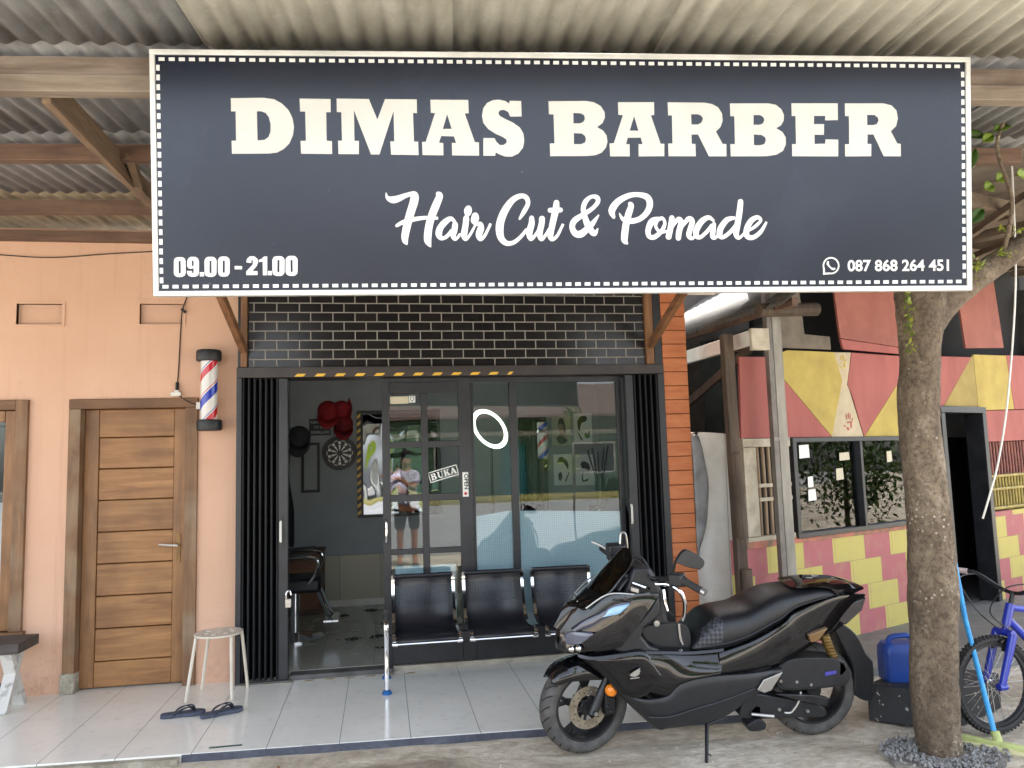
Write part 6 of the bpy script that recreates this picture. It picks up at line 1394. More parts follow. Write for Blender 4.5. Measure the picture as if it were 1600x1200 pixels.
bm = new(); prism(bm, [[(2.677, 5.785, 0), (2.86, 5.785, 0), (2.86, 5.785, 1.69), (2.705, 5.785, 1.714)]], (0, .02, 0)); obj('board', bm, MOSS, t, bev=.003)
bm = new(); obox(bm, (2.40, 5.83, .5), (2.86, 5.83, .5), .04, .05); obj('rail', bm, WOODB, t); bm = new(); obox(bm, (2.40, 5.83, 1.4), (2.86, 5.83, 1.4), .04, .05); obj('rail', bm, WOODB, t)
t = thing('grey_tarpaulin', 'grey tarpaulin bundle hanging beside the orange column', 'tarpaulin', (2.46, 5.88, .68))
bm = new(); rows = []
for k in range(14):
    f = k/13; z = 1.70-1.02*f; w = .03+.16*math.sin(math.pi*min(1, f*1.02+.12))**.8
    rows.append([(2.392+w*abs(math.sin(a))*.68, 5.745-.03*math.cos(a)+.008*math.sin(f*19+a*3), z+.015*math.sin(3*a)) for a in [math.pi*j/14 for j in range(15)]])
noise_grid(bm, rows); obj('cloth', bm, mat('grey_tarp', rgb(150, 150, 150), rgb(116, 116, 118), rough=.7, scale=7, bmp=.2), t, solid=.004)
bm = new(); tube(bm, [(2.40, 5.75, 1.66), (2.43, 5.745, 1.70), (2.45, 5.75, 1.73)], .015, 8, 3); obj('tie', bm, KST, t)
OLDW = wood('old_post_wood', rgb(98, 82, 68), rgb(62, 50, 41), 'Z', .8, bmp=.3)
t = thing('timber_post', 'old grey timber post at the corner of the cafe', 'post', (3.02, 5.62, 0))
pu = cw_(-1.40, .02, 0)
bm = new(); obox(bm, (pu.x, pu.y, 0), (pu.x-.02, pu.y, 2.45), .075, .08); obj('shaft', bm, OLDW, t, bev=.006)
bm = new(); tube(bm, [(pu.x-.02, pu.y-.07, .95), (pu.x-.03, pu.y-.07, 1.55)], .038, 10); obj('bamboo_sleeve', bm, OLDW, t); bm = new(); tube(bm, [(pu.x+.01, pu.y-.07, .05), (pu.x+.0, pu.y-.07, .72)], .04, 10); obj('bamboo_sleeve', bm, OLDW, t)
# steel pole made of two channels
t = thing('steel_pole', 'tall grey galvanised pole standing before the cafe front', 'pole', (2.90, 5.3, 0))
bm = new()
def channel(x0, x1, y): box(bm, x0, x1, y, y+.006, 0, 3.02); box(bm, x0, x0+.006, y+.006, y+.05, 0, 3.02); box(bm, x1-.006, x1, y+.006, y+.05, 0, 3.02)
channel(2.905, 2.975, 5.30); obj('front_channel', bm, STEEL, t)
bm = new(); box(bm, 2.862, 2.900, 5.30, 5.306, 0, 3.02); box(bm, 2.862, 2.868, 5.306, 5.36, 0, 3.02); box(bm, 2.892, 2.8985, 5.307, 5.36, 0, 3.02); obj('side_channel', bm, mat('dull_steel', rgb(132, 126, 118), rgb(104, 98, 92), rough=.55, metal=.3, scale=6), t)
bm = new(); box(bm, 2.860, 2.98, 5.29, 5.2985, 1.64, 1.665); tube(bm, [(2.90, 5.285, 1.652), (2.90, 5.30, 1.652)], .012, 8); obj('clamp', bm, STEEL, t)
bm = new(); box(bm, 2.82, 3.02, 5.24, 5.42, .0, .01); obj('base_plate', bm, STEEL, t)
# little side roof with its white fascia
t = thing('side_roof', 'small sunlit corrugated roof between shop and cafe', 'roof', (2.75, 6.0, 2.6))
S_OLD = sheet_mat('old_side_sheet', rgb(98, 95, 88), rgb(76, 73, 68), rgb(50, 47, 44))
e0 = Vector((2.50, 7.40, 2.60)); e1 = Vector((2.80, 4.95, 2.60)); ed = (e1-e0); el_ = ed.length; ed.normalize()
rd = Vector((ed.y*-1, ed.x, 0)); rd = rd if rd.x > 0 else -rd; rdu = (rd*.84+Vector((0, 0, .56))).normalized(); nn_ = ed.cross(rdu).normalized(); nn_ = nn_ if nn_.z > 0 else -nn_
bm = new(); n = int(el_/.0109)
rows = [[e0+ed*(el_*i/n)+rdu*f+nn_*(.012*math.cos(2*math.pi*i/7)) for i in range(n+1)] for f in (0, .5, 1.05)]
noise_grid(bm, rows); obj('roof_sheet', bm, S_OLD, t, solid=.004, ang=60)
bm = new(); obox(bm, e0+rdu*.10-nn_*.045, e1+rdu*.10-nn_*.045, .05, .06); obox(bm, e0+rdu*.7-nn_*.045, e1+rdu*.7-nn_*.045, .05, .06); obj('purlin', bm, WOODB, t)
bm = new(); obox(bm, (2.62, 6.45, 2.40), (2.706, 5.26, 2.405), .04, .11); obj('fascia_board', bm, WHITEP, t, bev=.004)
bm = new(); box(bm, 2.66, 2.80, 5.16, 5.20, 2.30, 2.46); obj('bracket_block', bm, CRW, t, bev=.005)
bm = new(); obox(bm, (2.55, 6.45, 2.42), (3.05, 5.62, 2.42), .06, .07); obox(bm, (2.62, 6.3, 2.0), (2.95, 5.75, 2.4), .04, .06); tube(bm, [(2.75, 5.2, 2.60), (3.25, 5.25, 2.62)], .05, 10); obj('beam', bm, OLDW, t)
t = thing('back_shed_wall', 'dim plaster shed wall in the gap behind the white fence', 'wall', (3.0, 7.6, 0))
bm = new(); box(bm, 2.46, 4.2, 7.6, 7.7, 0, 3.25); obj('wall', bm, mat('dim_plaster', rgb(126, 118, 108), rgb(96, 90, 82), rough=.85, scale=3), t)

# ------------------------------------------------------------------ tree
t = thing('street_tree', 'rough barked tree with forking trunk growing through the awning edge', 'tree', (2.79, 3.70, 0))
def trunk(bm, pts, rad, seg=56, amp=.10, f=4.0, hs=110):
    P = catmull([Vector(p) for p in pts], hs//(len(pts)-1)+1); n = len(P); rows = []
    for i, p in enumerate(P):
        k = i/(n-1)*(len(rad)-1); j = min(int(k), len(rad)-2); r = rad[j]+(rad[j+1]-rad[j])*(k-j)
        d = (P[min(i+1, n-1)]-P[max(i-1, 0)]).normalized(); s = d.cross(Vector((0, 1, 0))).normalized(); u = s.cross(d); ring = []
        for q in range(seg):
            a = 2*math.pi*q/seg; dirv = s*math.cos(a)+u*math.sin(a)
            q_ = (p+dirv*r); q_ = Vector((q_.x, q_.y, q_.z*.6)); nz = mnoise.noise(q_*f)*amp+mnoise.noise(q_*f*3.0)*amp*.6+mnoise.noise(q_*f*9)*amp*.32
            ring.append(p+dirv*r*(1+nz))
        ring.append(ring[0]); rows.append(ring)
    noise_grid(bm, rows); bmesh.ops.remove_doubles(bm, verts=bm.verts, dist=1e-5)
def bark2():
    m, nt, bs = base('lichen_bark')
    v = coords(nt, 'Object', (1, 1, .55)); v1 = coords(nt, 'Object')
    n = nd(nt, "ShaderNodeTexNoise", Scale=7.0, Detail=9.0, Roughness=.7); nt.links.new(v, n.inputs['Vector'])
    n2 = nd(nt, "ShaderNodeTexNoise", Scale=42.0, Detail=6.0, Roughness=.7); nt.links.new(v1, n2.inputs['Vector'])
    vo = nd(nt, "ShaderNodeTexVoronoi", Scale=34.0); nt.links.new(v1, vo.inputs['Vector'])
    n4 = nd(nt, "ShaderNodeTexNoise", Scale=3.0, Detail=3.0); nt.links.new(v1, n4.inputs['Vector'])
    c = ramp(nt, n.outputs['Fac'], [(.3, rgb(84, 70, 57)), (.5, rgb(122, 106, 87)), (.7, rgb(166, 150, 128))])
    c = mixc(nt, ramp(nt, n2.outputs['Fac'], [(.35, (.7, .7, .7, 1)), (.55, (0, 0, 0, 1))]), c, rgb(66, 54, 42))
    sp = mth(nt, 'MULTIPLY', ramp(nt, vo.outputs['Distance'], [(.16, (1, 1, 1, 1)), (.26, (0, 0, 0, 1))]), ramp(nt, n4.outputs['Fac'], [(.52, (0, 0, 0, 1)), (.64, (.8, .8, .8, 1))]))
    vk = coords(nt, 'Object', (1, 1, .4)); vr = nd(nt, "ShaderNodeTexVoronoi", Scale=44.0); vr.feature = 'DISTANCE_TO_EDGE'; nt.links.new(vk, vr.inputs['Vector'])
    crk = ramp(nt, mth(nt, 'ADD', vr.outputs['Distance'], mth(nt, 'MULTIPLY', n2.outputs['Fac'], .12)), [(.03, (.72, .72, .72, 1)), (.14, (1, 1, 1, 1))]); c = mixc(nt, crk, rgb(70, 57, 46), c)
    c = mixc(nt, sp, c, rgb(206, 196, 176)); nt.links.new(c, bs.inputs['Base Color']); bs.inputs['Roughness'].default_value = .9
    bump(nt, bs, mth(nt, 'ADD', mth(nt, 'MULTIPLY', crk, .5), mth(nt, 'ADD', n.outputs['Fac'], mth(nt, 'MULTIPLY', n2.outputs['Fac'], .8))), 1.0, .02); return m
LBARK = bark2()
bm = new(); trunk(bm, [(2.80, 3.70, -.05), (2.80, 3.70, .3), (2.835, 3.70, .75), (2.85, 3.70, 1.2), (2.84, 3.70, 1.7), (2.88, 3.70, 2.05), (2.915, 3.70, 2.38), (2.90, 3.72, 2.75), (2.86, 3.75, 3.10)], [.102, .108, .118, .108, .100, .098, .125, .10, .085], amp=.11)
tr_ = obj('trunk', bm, LBARK, t, ang=80)
bm = new(); trunk(bm, [(2.92, 3.70, 2.22), (3.06, 3.70, 2.36), (3.22, 3.68, 2.46), (3.40, 3.66, 2.58), (3.58, 3.64, 2.70), (3.85, 3.6, 3.0), (4.05, 3.6, 3.5)], [.10, .085, .072, .062, .055, .045, .035], amp=.13); obj('branch', bm, LBARK, tr_, ang=80)
bm = new(); trunk(bm, [(3.40, 3.66, 2.58), (3.35, 3.5, 2.85), (3.22, 3.42, 3.15), (3.3, 3.3, 3.4)], [.014, .011, .009, .007], seg=12); obj('branch', bm, LBARK, tr_, ang=80)
bm = new()
for c, n, r, s in (((3.34, 3.60, 2.63), 90, (.16, .08, .06), .016), ((3.14, 3.62, 2.50), 70, (.12, .06, .07), .016), ((3.5, 3.58, 2.72), 70, (.12, .06, .06), .016)): leaf_quads(bm, c, r, n, s)
for i in range(70):
    z = 2.05+.42*random.random(); leaf_quads(bm, (2.755+random.uniform(-.02, .01), 3.60+random.uniform(-.03, .01), z), (.012, .012, .012), 1, .019)
obj('vine', bm, leafmat('vine_leaf', rgb(176, 176, 70), rgb(130, 144, 56), rgb(84, 104, 44)), t)
bm = new()
def bigleaf(c, d, L, wdt, nrm=(0, -1, .2)):
    d = Vector(d).normalized(); s = d.cross(Vector(nrm)).normalized(); n_ = s.cross(d); c = Vector(c)
    rows = [[c+d*L*f+s*wdt*math.sin(math.pi*min(1, f**.8))*k+n_*(.02*abs(k)-.05*f*f) for k in (-1, -.5, 0, .5, 1)] for f in [i/7 for i in range(8)]]
    noise_grid(bm, rows)
for c, d, L, w in (((3.17, 3.40, 3.19), (.9, -.1, .45), .17, .028), ((3.12, 3.42, 3.14), (.4, -.1, .25), .10, .03), ((3.08, 3.43, 3.10), (-.2, -.1, -.6), .12, .025), ((3.15, 3.44, 3.17), (-.5, 0, .2), .12, .03), ((3.05, 3.44, 3.14), (-.6, -.1, -.3), .10, .02)): bigleaf(c, d, L, w)
for c, d in (((3.22, 3.55, 2.93), (.6, 0, .3)), ((3.30, 3.55, 2.98), (.7, 0, .4)), ((3.16, 3.5, 2.80), (-.5, 0, -.4)), ((3.38, 3.5, 3.0), (.9, 0, .1))): bigleaf(c, d, .11, .035)
obj('leaf_spray', bm, LEAF, t, solid=.0012)
bm = new(); leaf_quads(bm, (4.5, 3.4, 4.6), (1.4, 1.3, .9), 3200, .075); obj('crown', bm, LEAFD, t)
# gravel ring at its foot
GRAV = mat('grey_gravel', rgb(160, 158, 155), rgb(104, 103, 101), rough=.85, scale=30)
bm = new(); rg = random.Random(5)
for i in range(620):
    a = rg.uniform(0, 6.28); r = .11+.17*rg.random()**.9; x = 2.80+r*math.cos(a)*1.15; y = 3.66+r*math.sin(a)*.9; s = rg.uniform(.006, .014)
    e = Euler((rg.uniform(0, 6), rg.uniform(0, 6), rg.uniform(0, 6))).to_matrix()
    vs = [bm.verts.new(Vector((x, y, .012+rg.random()*.012))+e @ Vector(q)*s) for q in ((1, 0, 0), (-1, .2, 0), (0, 1, .1), (.1, -1, 0), (0, 0, .8), (0, .1, -.8))]
    for f in ((0, 2, 4), (2, 1, 4), (1, 3, 4), (3, 0, 4), (2, 0, 5), (1, 2, 5), (3, 1, 5), (0, 3, 5)): bm.faces.new([vs[k] for k in f])
o = obj('gravel', bm, GRAV, None, smooth=False); o['kind'] = 'stuff'; o['label'] = 'loose grey gravel around the foot of the tree'; o['category'] = 'gravel'
bm = new(); prism(bm, [[(2.80+(.31+.03*math.sin(k*2.1))*math.cos(2*math.pi*k/24), 3.66+(.25+.03*math.sin(k*1.7))*math.sin(2*math.pi*k/24), .006) for k in range(24)]], (0, 0, -.05)); structure(obj('soil_ground', bm, mat('dark_soil', rgb(150, 144, 136), rgb(110, 104, 97), rough=.9, scale=12, bmp=.5)))

# ------------------------------------------------------------------ jerrycan, planter, mop, cord
t = thing('concrete_planter', 'low black painted concrete block with chipped edges', 'planter', (3.0, 4.22, 0))
CHIP = mat('chipped_black_paint', rgb(44, 46, 48), rgb(36, 38, 40), rough=.6, scale=4)
def chips():
    nt = CHIP.node_tree; bs = nt.nodes["Principled BSDF"]; src = bs.inputs['Base Color'].links[0].from_socket
    v = coords(nt, 'Object'); n = nd(nt, "ShaderNodeTexNoise", Scale=22.0, Detail=4.0, Roughness=.6); nt.links.new(v, n.inputs['Vector'])
    nt.links.new(mixc(nt, ramp(nt, n.outputs['Fac'], [(.64, (0, 0, 0, 1)), (.67, (1, 1, 1, 1))]), src, rgb(170, 168, 158)), bs.inputs['Base Color'])
chips()
bm = new()
pc = [Vector((2.745, 4.20, 0)), Vector((3.05, 3.93, 0)), Vector((3.62, 4.20, 0)), Vector((3.30, 4.50, 0))]
prism(bm, [pc], (0, 0, .205)); obj('block', bm, CHIP, t, bev=.008)
t = thing('jerrycan', 'blue plastic jerrycan standing on the black block', 'jerrycan', (3.0, 4.24, .205), R(-14))
JB = mat('blue_plastic', rgb(34, 76, 160), rgb(28, 62, 138), rough=.4, scale=5)
def rrect(cx, cy, w, h, r, z, n=5):
    P = []
    for sx_, sy_, a0 in ((1, 1, 0), (-1, 1, 90), (-1, -1, 180), (1, -1, 270)):
        for i in range(n+1): a = R(a0+90*i/n); P.append((cx+sx_*(w/2-r)+r*math.cos(a), cy+sy_*(h/2-r)+r*math.sin(a), z))
    return P
bm = new(); M = wmat(t)
prof_ = [(.30, .155, 0), (.305, .16, .02), (.305, .16, .15), (.30, .155, .185), (.27, .13, .21)]
rings = [[bm.verts.new(M @ Vector(p)) for p in rrect(.04, 0, w, h, .045, z)] for w, h, z in prof_]
for a, b in zip(rings, rings[1:]):
    for k in range(len(a)): bm.faces.new((a[k], a[(k+1) % len(a)], b[(k+1) % len(a)], b[k]))
bm.faces.new(rings[0][::-1]); bm.faces.new(rings[-1]); obj('body', bm, JB, t, ang=50)
bm = new(); tube(bm, [M @ Vector(p) for p in ((-.06, 0, .195), (-.05, 0, .235), (.0, 0, .245), (.06, 0, .245), (.09, 0, .205))], .016, 10, 3); obj('handle', bm, JB, t)
bm = new(); lathe(bm, [(.026, .2), (.026, .235), (.001, .238)], (0, 0, 0), 'Z', 16); bm.transform(M @ Matrix.Translation((.145, 0, 0))); obj('cap', bm, JB, t)
t = thing('floor_squeegee', 'blue handled floor squeegee leaning behind the tree trunk', 'squeegee', (3.10, 3.63, 0))
bm = new(); tube(bm, [(3.10, 3.66, .06), (3.165, 3.88, .60), (3.20, 3.97, .90)], .0135, 10); obj('handle', bm, mat('bright_blue_sleeve', rgb(66, 168, 226), rgb(44, 140, 206), rough=.35, scale=26), t)
bm = new(); obox(bm, (2.93, 3.78, .045), (3.28, 3.46, .02), .035, .03); tube(bm, [(3.10, 3.66, .09), (3.10, 3.64, .03)], .022, 10); obj('head', bm, mat('lime_plastic', rgb(190, 198, 128), rgb(160, 170, 104), rough=.5, scale=10), t, bev=.006)
bm = new(); obox(bm, (2.92, 3.77, .018), (3.29, 3.44, .008), .012, .03); obj('blade', bm, plain('cream_foam', rgb(214, 206, 160), .8), t)
t = thing('rope', 'thin white rope hanging down in front of the cafe door', 'rope', (3.35, 3.9, 1.15))
bm = new(); tube(bm, [(3.765, 3.9, 3.50), (3.747, 3.9, 3.064), (3.70, 3.9, 2.478), (3.581, 3.9, 1.835), (3.48, 3.9, 1.468), (3.40, 3.9, 1.27), (3.345, 3.9, 1.147)], .0055, 8, 6); obj('strand', bm, WHITEP, t)

# ------------------------------------------------------------------ motor scooter (local frame: x back along the bike, y away from the street side, z up)
BO = Vector((1.040, 4.156, 0)); ES = Vector((.99942, -.03413, 0)); AWAY = Vector((.03413, .99942, 0)); PH = R(6)
EZ = Vector((0, 0, 1))*math.cos(PH)-AWAY*math.sin(PH); EY = EZ.cross(ES)
BM = Matrix((ES, EY, EZ)).transposed().to_4x4(); BM.translation = BO
bike = thing('motor_scooter', 'glossy black motor scooter on its side stand before the shop', 'scooter', mtx=BM)
def gloss_paint():
    m, nt, bs = base('gloss_black_paint')
    v = coords(nt, 'Object'); n = nd(nt, "ShaderNodeTexNoise", Scale=70.0, Detail=4.0); nt.links.new(v, n.inputs['Vector'])
    bs.inputs['Base Color'].default_value = rgb(12, 12, 15)
    nt.links.new(mth(nt, 'MULTIPLY_ADD', n.outputs['Fac'], .03, .01), bs.inputs['Roughness'])
    bs.inputs['Specular IOR Level'].default_value = .62
    return m
GLOSS = gloss_paint()
MATTE = mat('matte_black_plastic', rgb(40, 41, 44), rgb(29, 30, 33), rough=.42, scale=16, bmp=.08, bscale=300, lo=.3, hi=.75)
SEATM_ = mat('seat_vinyl', rgb(27, 28, 32), rgb(21, 22, 25), rough=.38, scale=30, bmp=.12, bscale=420)
ALLOY = mat('dark_alloy', rgb(58, 58, 60), rgb(44, 44, 46), rough=.38, metal=.5, scale=12)
SILV = mat('satin_silver', rgb(196, 194, 190), rgb(170, 168, 164), rough=.3, metal=.8, scale=10)
ROTOR = mat('rotor_steel', rgb(186, 176, 158), rgb(150, 138, 118), rough=.35, metal=.7, scale=14)
AMBER = plain('amber_lens', rgb(226, 130, 30), .15, coat=.6); SMOKE = glass('smoked_screen', (.34, .34, .36, 1), 1.6)
GOLD = mat('gold_damper', rgb(166, 142, 92), rgb(128, 104, 62), rough=.3, metal=.8, scale=10)
def bl(s, z, w): return Vector((s, -w, z))
def bo(name, bm, m, parent=bike, **k): return obj(name, bm, m, parent, local=True, **k)
def strip(bm, T, B, n=36, mm=14, bulge=.02, lip=.018, both=True, tcurve=.45):
    t = resample([Vector(p) for p in T], n); b = resample([Vector(p) for p in B], n)
    sides = (1, -1) if both else (1,)
    for sd in sides:
        rows = []
        for j in range(mm+1):
            f = j/mm; r = []
            for i in range(n):
                p = t[i].lerp(b[i], f); w = p.z+bulge*math.sin(math.pi*f)**tcurve
                r.append(Vector((p.x, -sd*w, p.y)))
            rows.append(r)
        if lip:
            rows.insert(0, [Vector((p.x, p.y+sd*lip, p.z)) for p in rows[0]]); rows.append([Vector((p.x, p.y+sd*lip, p.z)) for p in rows[-1]])
        noise_grid(bm, rows)
def plate(name, pts, m, w0, w1, parent=bike, both=False, bev=.004):
    for sd in ((-1, 1) if both else (1,)):
        bm = new(); prism(bm, [[Vector((s, -sd*w0, z)) for s, z, _ in pts]], (0, -sd*(w1-w0), 0)); o = bo(name, bm, m, parent, bev=bev)
    return o
def strips(name, T, B, m, parent=bike, **k):
    for sd in (-1, 1):
        bm = new(); strip(bm, T, B, both=False, **k)
        if sd == -1: bmesh.ops.scale(bm, vec=(1, -1, 1), verts=bm.verts)
        o = bo(name, bm, m, parent)
    return o
def sm(pts, n=40): return [(p.x, p.y, p.z) for p in resample([Vector(q) for q in pts+[pts[0]]], n)[:-1]]
# core
plate('inner_body', CORE, MATTE, -.105, .105, bev=.02)
bm = new(); strip(bm, COWL_T, COWL_B, bulge=.012)
tl = [Vector(p) for p in COWL_T]; bl_ = [Vector(p) for p in COWL_B]
rows = []
for f in [i/8 for i in range(9)]:
    p = tl[0].lerp(bl_[0], f); rows.append([Vector((p.x-.012*math.sin(math.pi*f)-.008*math.cos(math.pi*k/2), -k*p.z, p.y)) for k in (-1, -.5, 0, .5, 1)])
noise_grid(bm, rows)
cowl = bo('front_cowl', bm, GLOSS)
bm = new()   # nose hood between the two cowl sides
t = resample([Vector(p) for p in COWL_T], 24); rows = []
for k in (-1, -.6, -.2, .2, .6, 1): rows.append([Vector((p.x-.03*(1-k*k), -k*p.z, p.y+.015*(1-k*k))) for p in t[:17]])
noise_grid(bm, rows); bo('nose_hood', bm, GLOSS, cowl)
low = strips('lower_cowl', LOW_T, LOW_B, GLOSS, bulge=.012)
sk = strips('floor_skirt', SKIRT_T, SKIRT_B, MATTE, bulge=.018, n=44)
strips('tunnel_panel', MID_T, MID_B, GLOSS, bulge=.012)
side = strips('side_panel', [(a, b, c+.022) for a, b, c in SIDE_T], SIDE_B, GLOSS, bulge=.010, n=40)
# narrow ledges where the panels fold over and catch the sky
def ledge(P, dz, dw, name='panel_ledge'):
    for sd in (-1, 1):
        q = resample([Vector(p) for p in P], 30); bm = new()
        noise_grid(bm, [[Vector((p.x, -sd*(p.z+.012), p.y-.004)) for p in q], [Vector((p.x, -sd*(p.z+.004), p.y+dz*.6)) for p in q], [Vector((p.x, -sd*(p.z-dw), p.y+dz)) for p in q]])
        bo(name, bm, GLOSS)
ledge([(a, b+.004, c) for a, b, c in LOW_T[:5]], .016, .03); ledge([(a, b+.004, c) for a, b, c in MID_T], .014, .04)
# skirt crease
bm = new(); tube(bm, [(p[0], -(p[2]+.019), p[1]) for p in [(S[0]*.42+T_[0]*.58, S[1]*.42+T_[1]*.58, (S[2]+T_[2])/2) for S, T_ in zip(SKIRT_T, SKIRT_B)][1:-1]], .004, 6, 4); bo('foot_ridge', bm, MATTE, sk)
plate('leg_shield', [tuple(p) for p in LEGSH], MATTE, .06, .188, both=True, bev=.012)
# seat
def seat():
    T = resample([Vector(p) for p in SEAT_T], 44); B = resample([Vector(p) for p in SEAT_B], 44)
    bm = new(); rows = []
    for i in range(44):
        a, b = T[i], B[i]; hw = b.z
        half = []
        for f, wv in ((0, 0), (.015, .35), (.05, .66), (.14, .86), (.30, .97), (.55, 1.04), (.85, 1.03), (1.0, .97), (1.04, .88)):
            q = a.lerp(b, f); half.append(Vector((q.x, -hw*wv, q.y)))
        rows.append([Vector((p.x, -p.y, p.z)) for p in half[::-1]]+half[1:])
    noise_grid(bm, rows)
    bm.faces.new([v for v in [bm.verts.new(p) for p in rows[0]]]); bm.faces.new([bm.verts.new(p) for p in rows[-1]])
    bmesh.ops.remove_doubles(bm, verts=bm.verts, dist=1e-5)
    s = bo('seat', bm, SEATM_, ang=55)
    bm = new(); q = [Vector((B[i].x, -(B[i].z*1.035+.002), T[i].y*.18+B[i].y*.82)) for i in range(1, 43)]
    tube(bm, q, .0035, 6); bo('piping', bm, MATTE, s)
    # quilted patch on the front hump
    bm = new(); rows = []
    for i in range(1, 9):
        a, b = T[i], B[i]; rows.append([Vector((a.lerp(b, f).x, -b.z*w-.004, a.lerp(b, f).y+.003)) for f, w in ((.06, .70), (.14, .87), (.30, .985), (.55, 1.055), (.8, 1.04))])
    noise_grid(bm, rows)
    m, nt, bs = base('quilted_vinyl'); v = coords(nt, 'Object', (60, 60, 60), (0, R(45), 0)); ck = nd(nt, "ShaderNodeTexChecker", Scale=1.0); nt.links.new(v, ck.inputs['Vector'])
    nt.links.new(mixc(nt, ck.outputs['Fac'], rgb(26, 27, 30), rgb(62, 64, 70)), bs.inputs['Base Color']); bs.inputs['Roughness'].default_value = .5
    bo('quilted_patch', bm, m, s)
seat()
# grab rail / tail
T = resample([Vector((p[0], p[1]-.022, p[2])) for p in RAIL_T], 20); B = resample([Vector(p) for p in RAIL_B], 20); bm = new(); rows = []
for i in range(20):
    a, b = T[i], B[i]
    half = [Vector((a.lerp(b, f).x, -b.z*w, a.lerp(b, f).y)) for f, w in ((0, .0), (.02, .5), (.12, .85), (.4, 1.0), (.8, 1.0), (1, .9), (1.02, .5), (1.0, 0))]
    rows.append([Vector((p.x, -p.y, p.z)) for p in half[::-1]]+half[1:])
noise_grid(bm, rows); bm.faces.new([bm.verts.new(p) for p in rows[0]]); bm.faces.new([bm.verts.new(p) for p in rows[-1]]); bo('grab_rail', bm, GLOSS)
plate('tail_light', TAIL, plain('tail_lens', rgb(40, 34, 38), .08, coat=1.0), .108, .128, both=True, bev=.004)
plate('rear_indicator', RSIG, plain('brown_amber_lens', rgb(116, 88, 54), .12, coat=.8), .16, .192, both=True)
plate('rear_mudguard', sm(FENDER_BACK, 36), DKPLASTIC, -.075, .075, bev=.012)
# engine side
plate('air_box', sm(AIRBOX, 40), MATTE, .04, .165, bev=.02)
plate('air_box_cover', sm([(s*.93+.06*.0+.07*1.18, z*.93+.035, w) for s, z, w in AIRBOX], 36), MATTE, .166, .174, bev=.004)
plate('name_plate', ABAR, plain('violet_label', rgb(74, 70, 160), .4), .1745, .1765, bev=0)
plate('drive_case', sm(CVT, 40), MATTE, .04, .145, bev=.018)
plate('swing_arm', SWING, ALLOY, .146, .176, bev=.006)
plate('badge_insert', BADGE, SILV, .236, .246, bev=.003)
plate('centre_stand_boss', sm(PEG, 24), ALLOY, .10, .18, bev=.006)
bm = new(); obox(bm, bl(.55, .22, -.12), bl(.95, .26, -.12), .10, .16); bo('engine_block', bm, ALLOY, bev=.03)
bm = new(); obox(bm, bl(.75, .30, .0), bl(1.25, .26, -.02), .09, .10); bo('crankcase', bm, ALLOY, bev=.02)
bm = new()
for s, z in ((.84, .33), (.93, .36), (1.03, .37), (1.12, .36), (1.2, .34), (1.02, .22), (1.18, .20)): lathe(bm, [(.001, .0), (.008, .0), (.008, .012), (.001, .012)], (s, -.178, z), 'Y', 8)
bo('bolts', bm, SILV)
for sg in (1, -1):
    bm = new(); tube(bm, [bl(SHOCK[0][0], SHOCK[0][1], sg*.13), bl(SHOCK[1][0], SHOCK[1][1], sg*.13)], .024, 12)
    for i in range(9):
        p = bl(SHOCK[0][0], SHOCK[0][1], sg*.13).lerp(bl(SHOCK[1][0], SHOCK[1][1], sg*.13), i/8); lathe(bm, [(.022, -.004), (.031, 0), (.022, .004)], (p.x, p.y, p.z), 'Z', 14)
    bo('rear_damper', bm, GOLD)
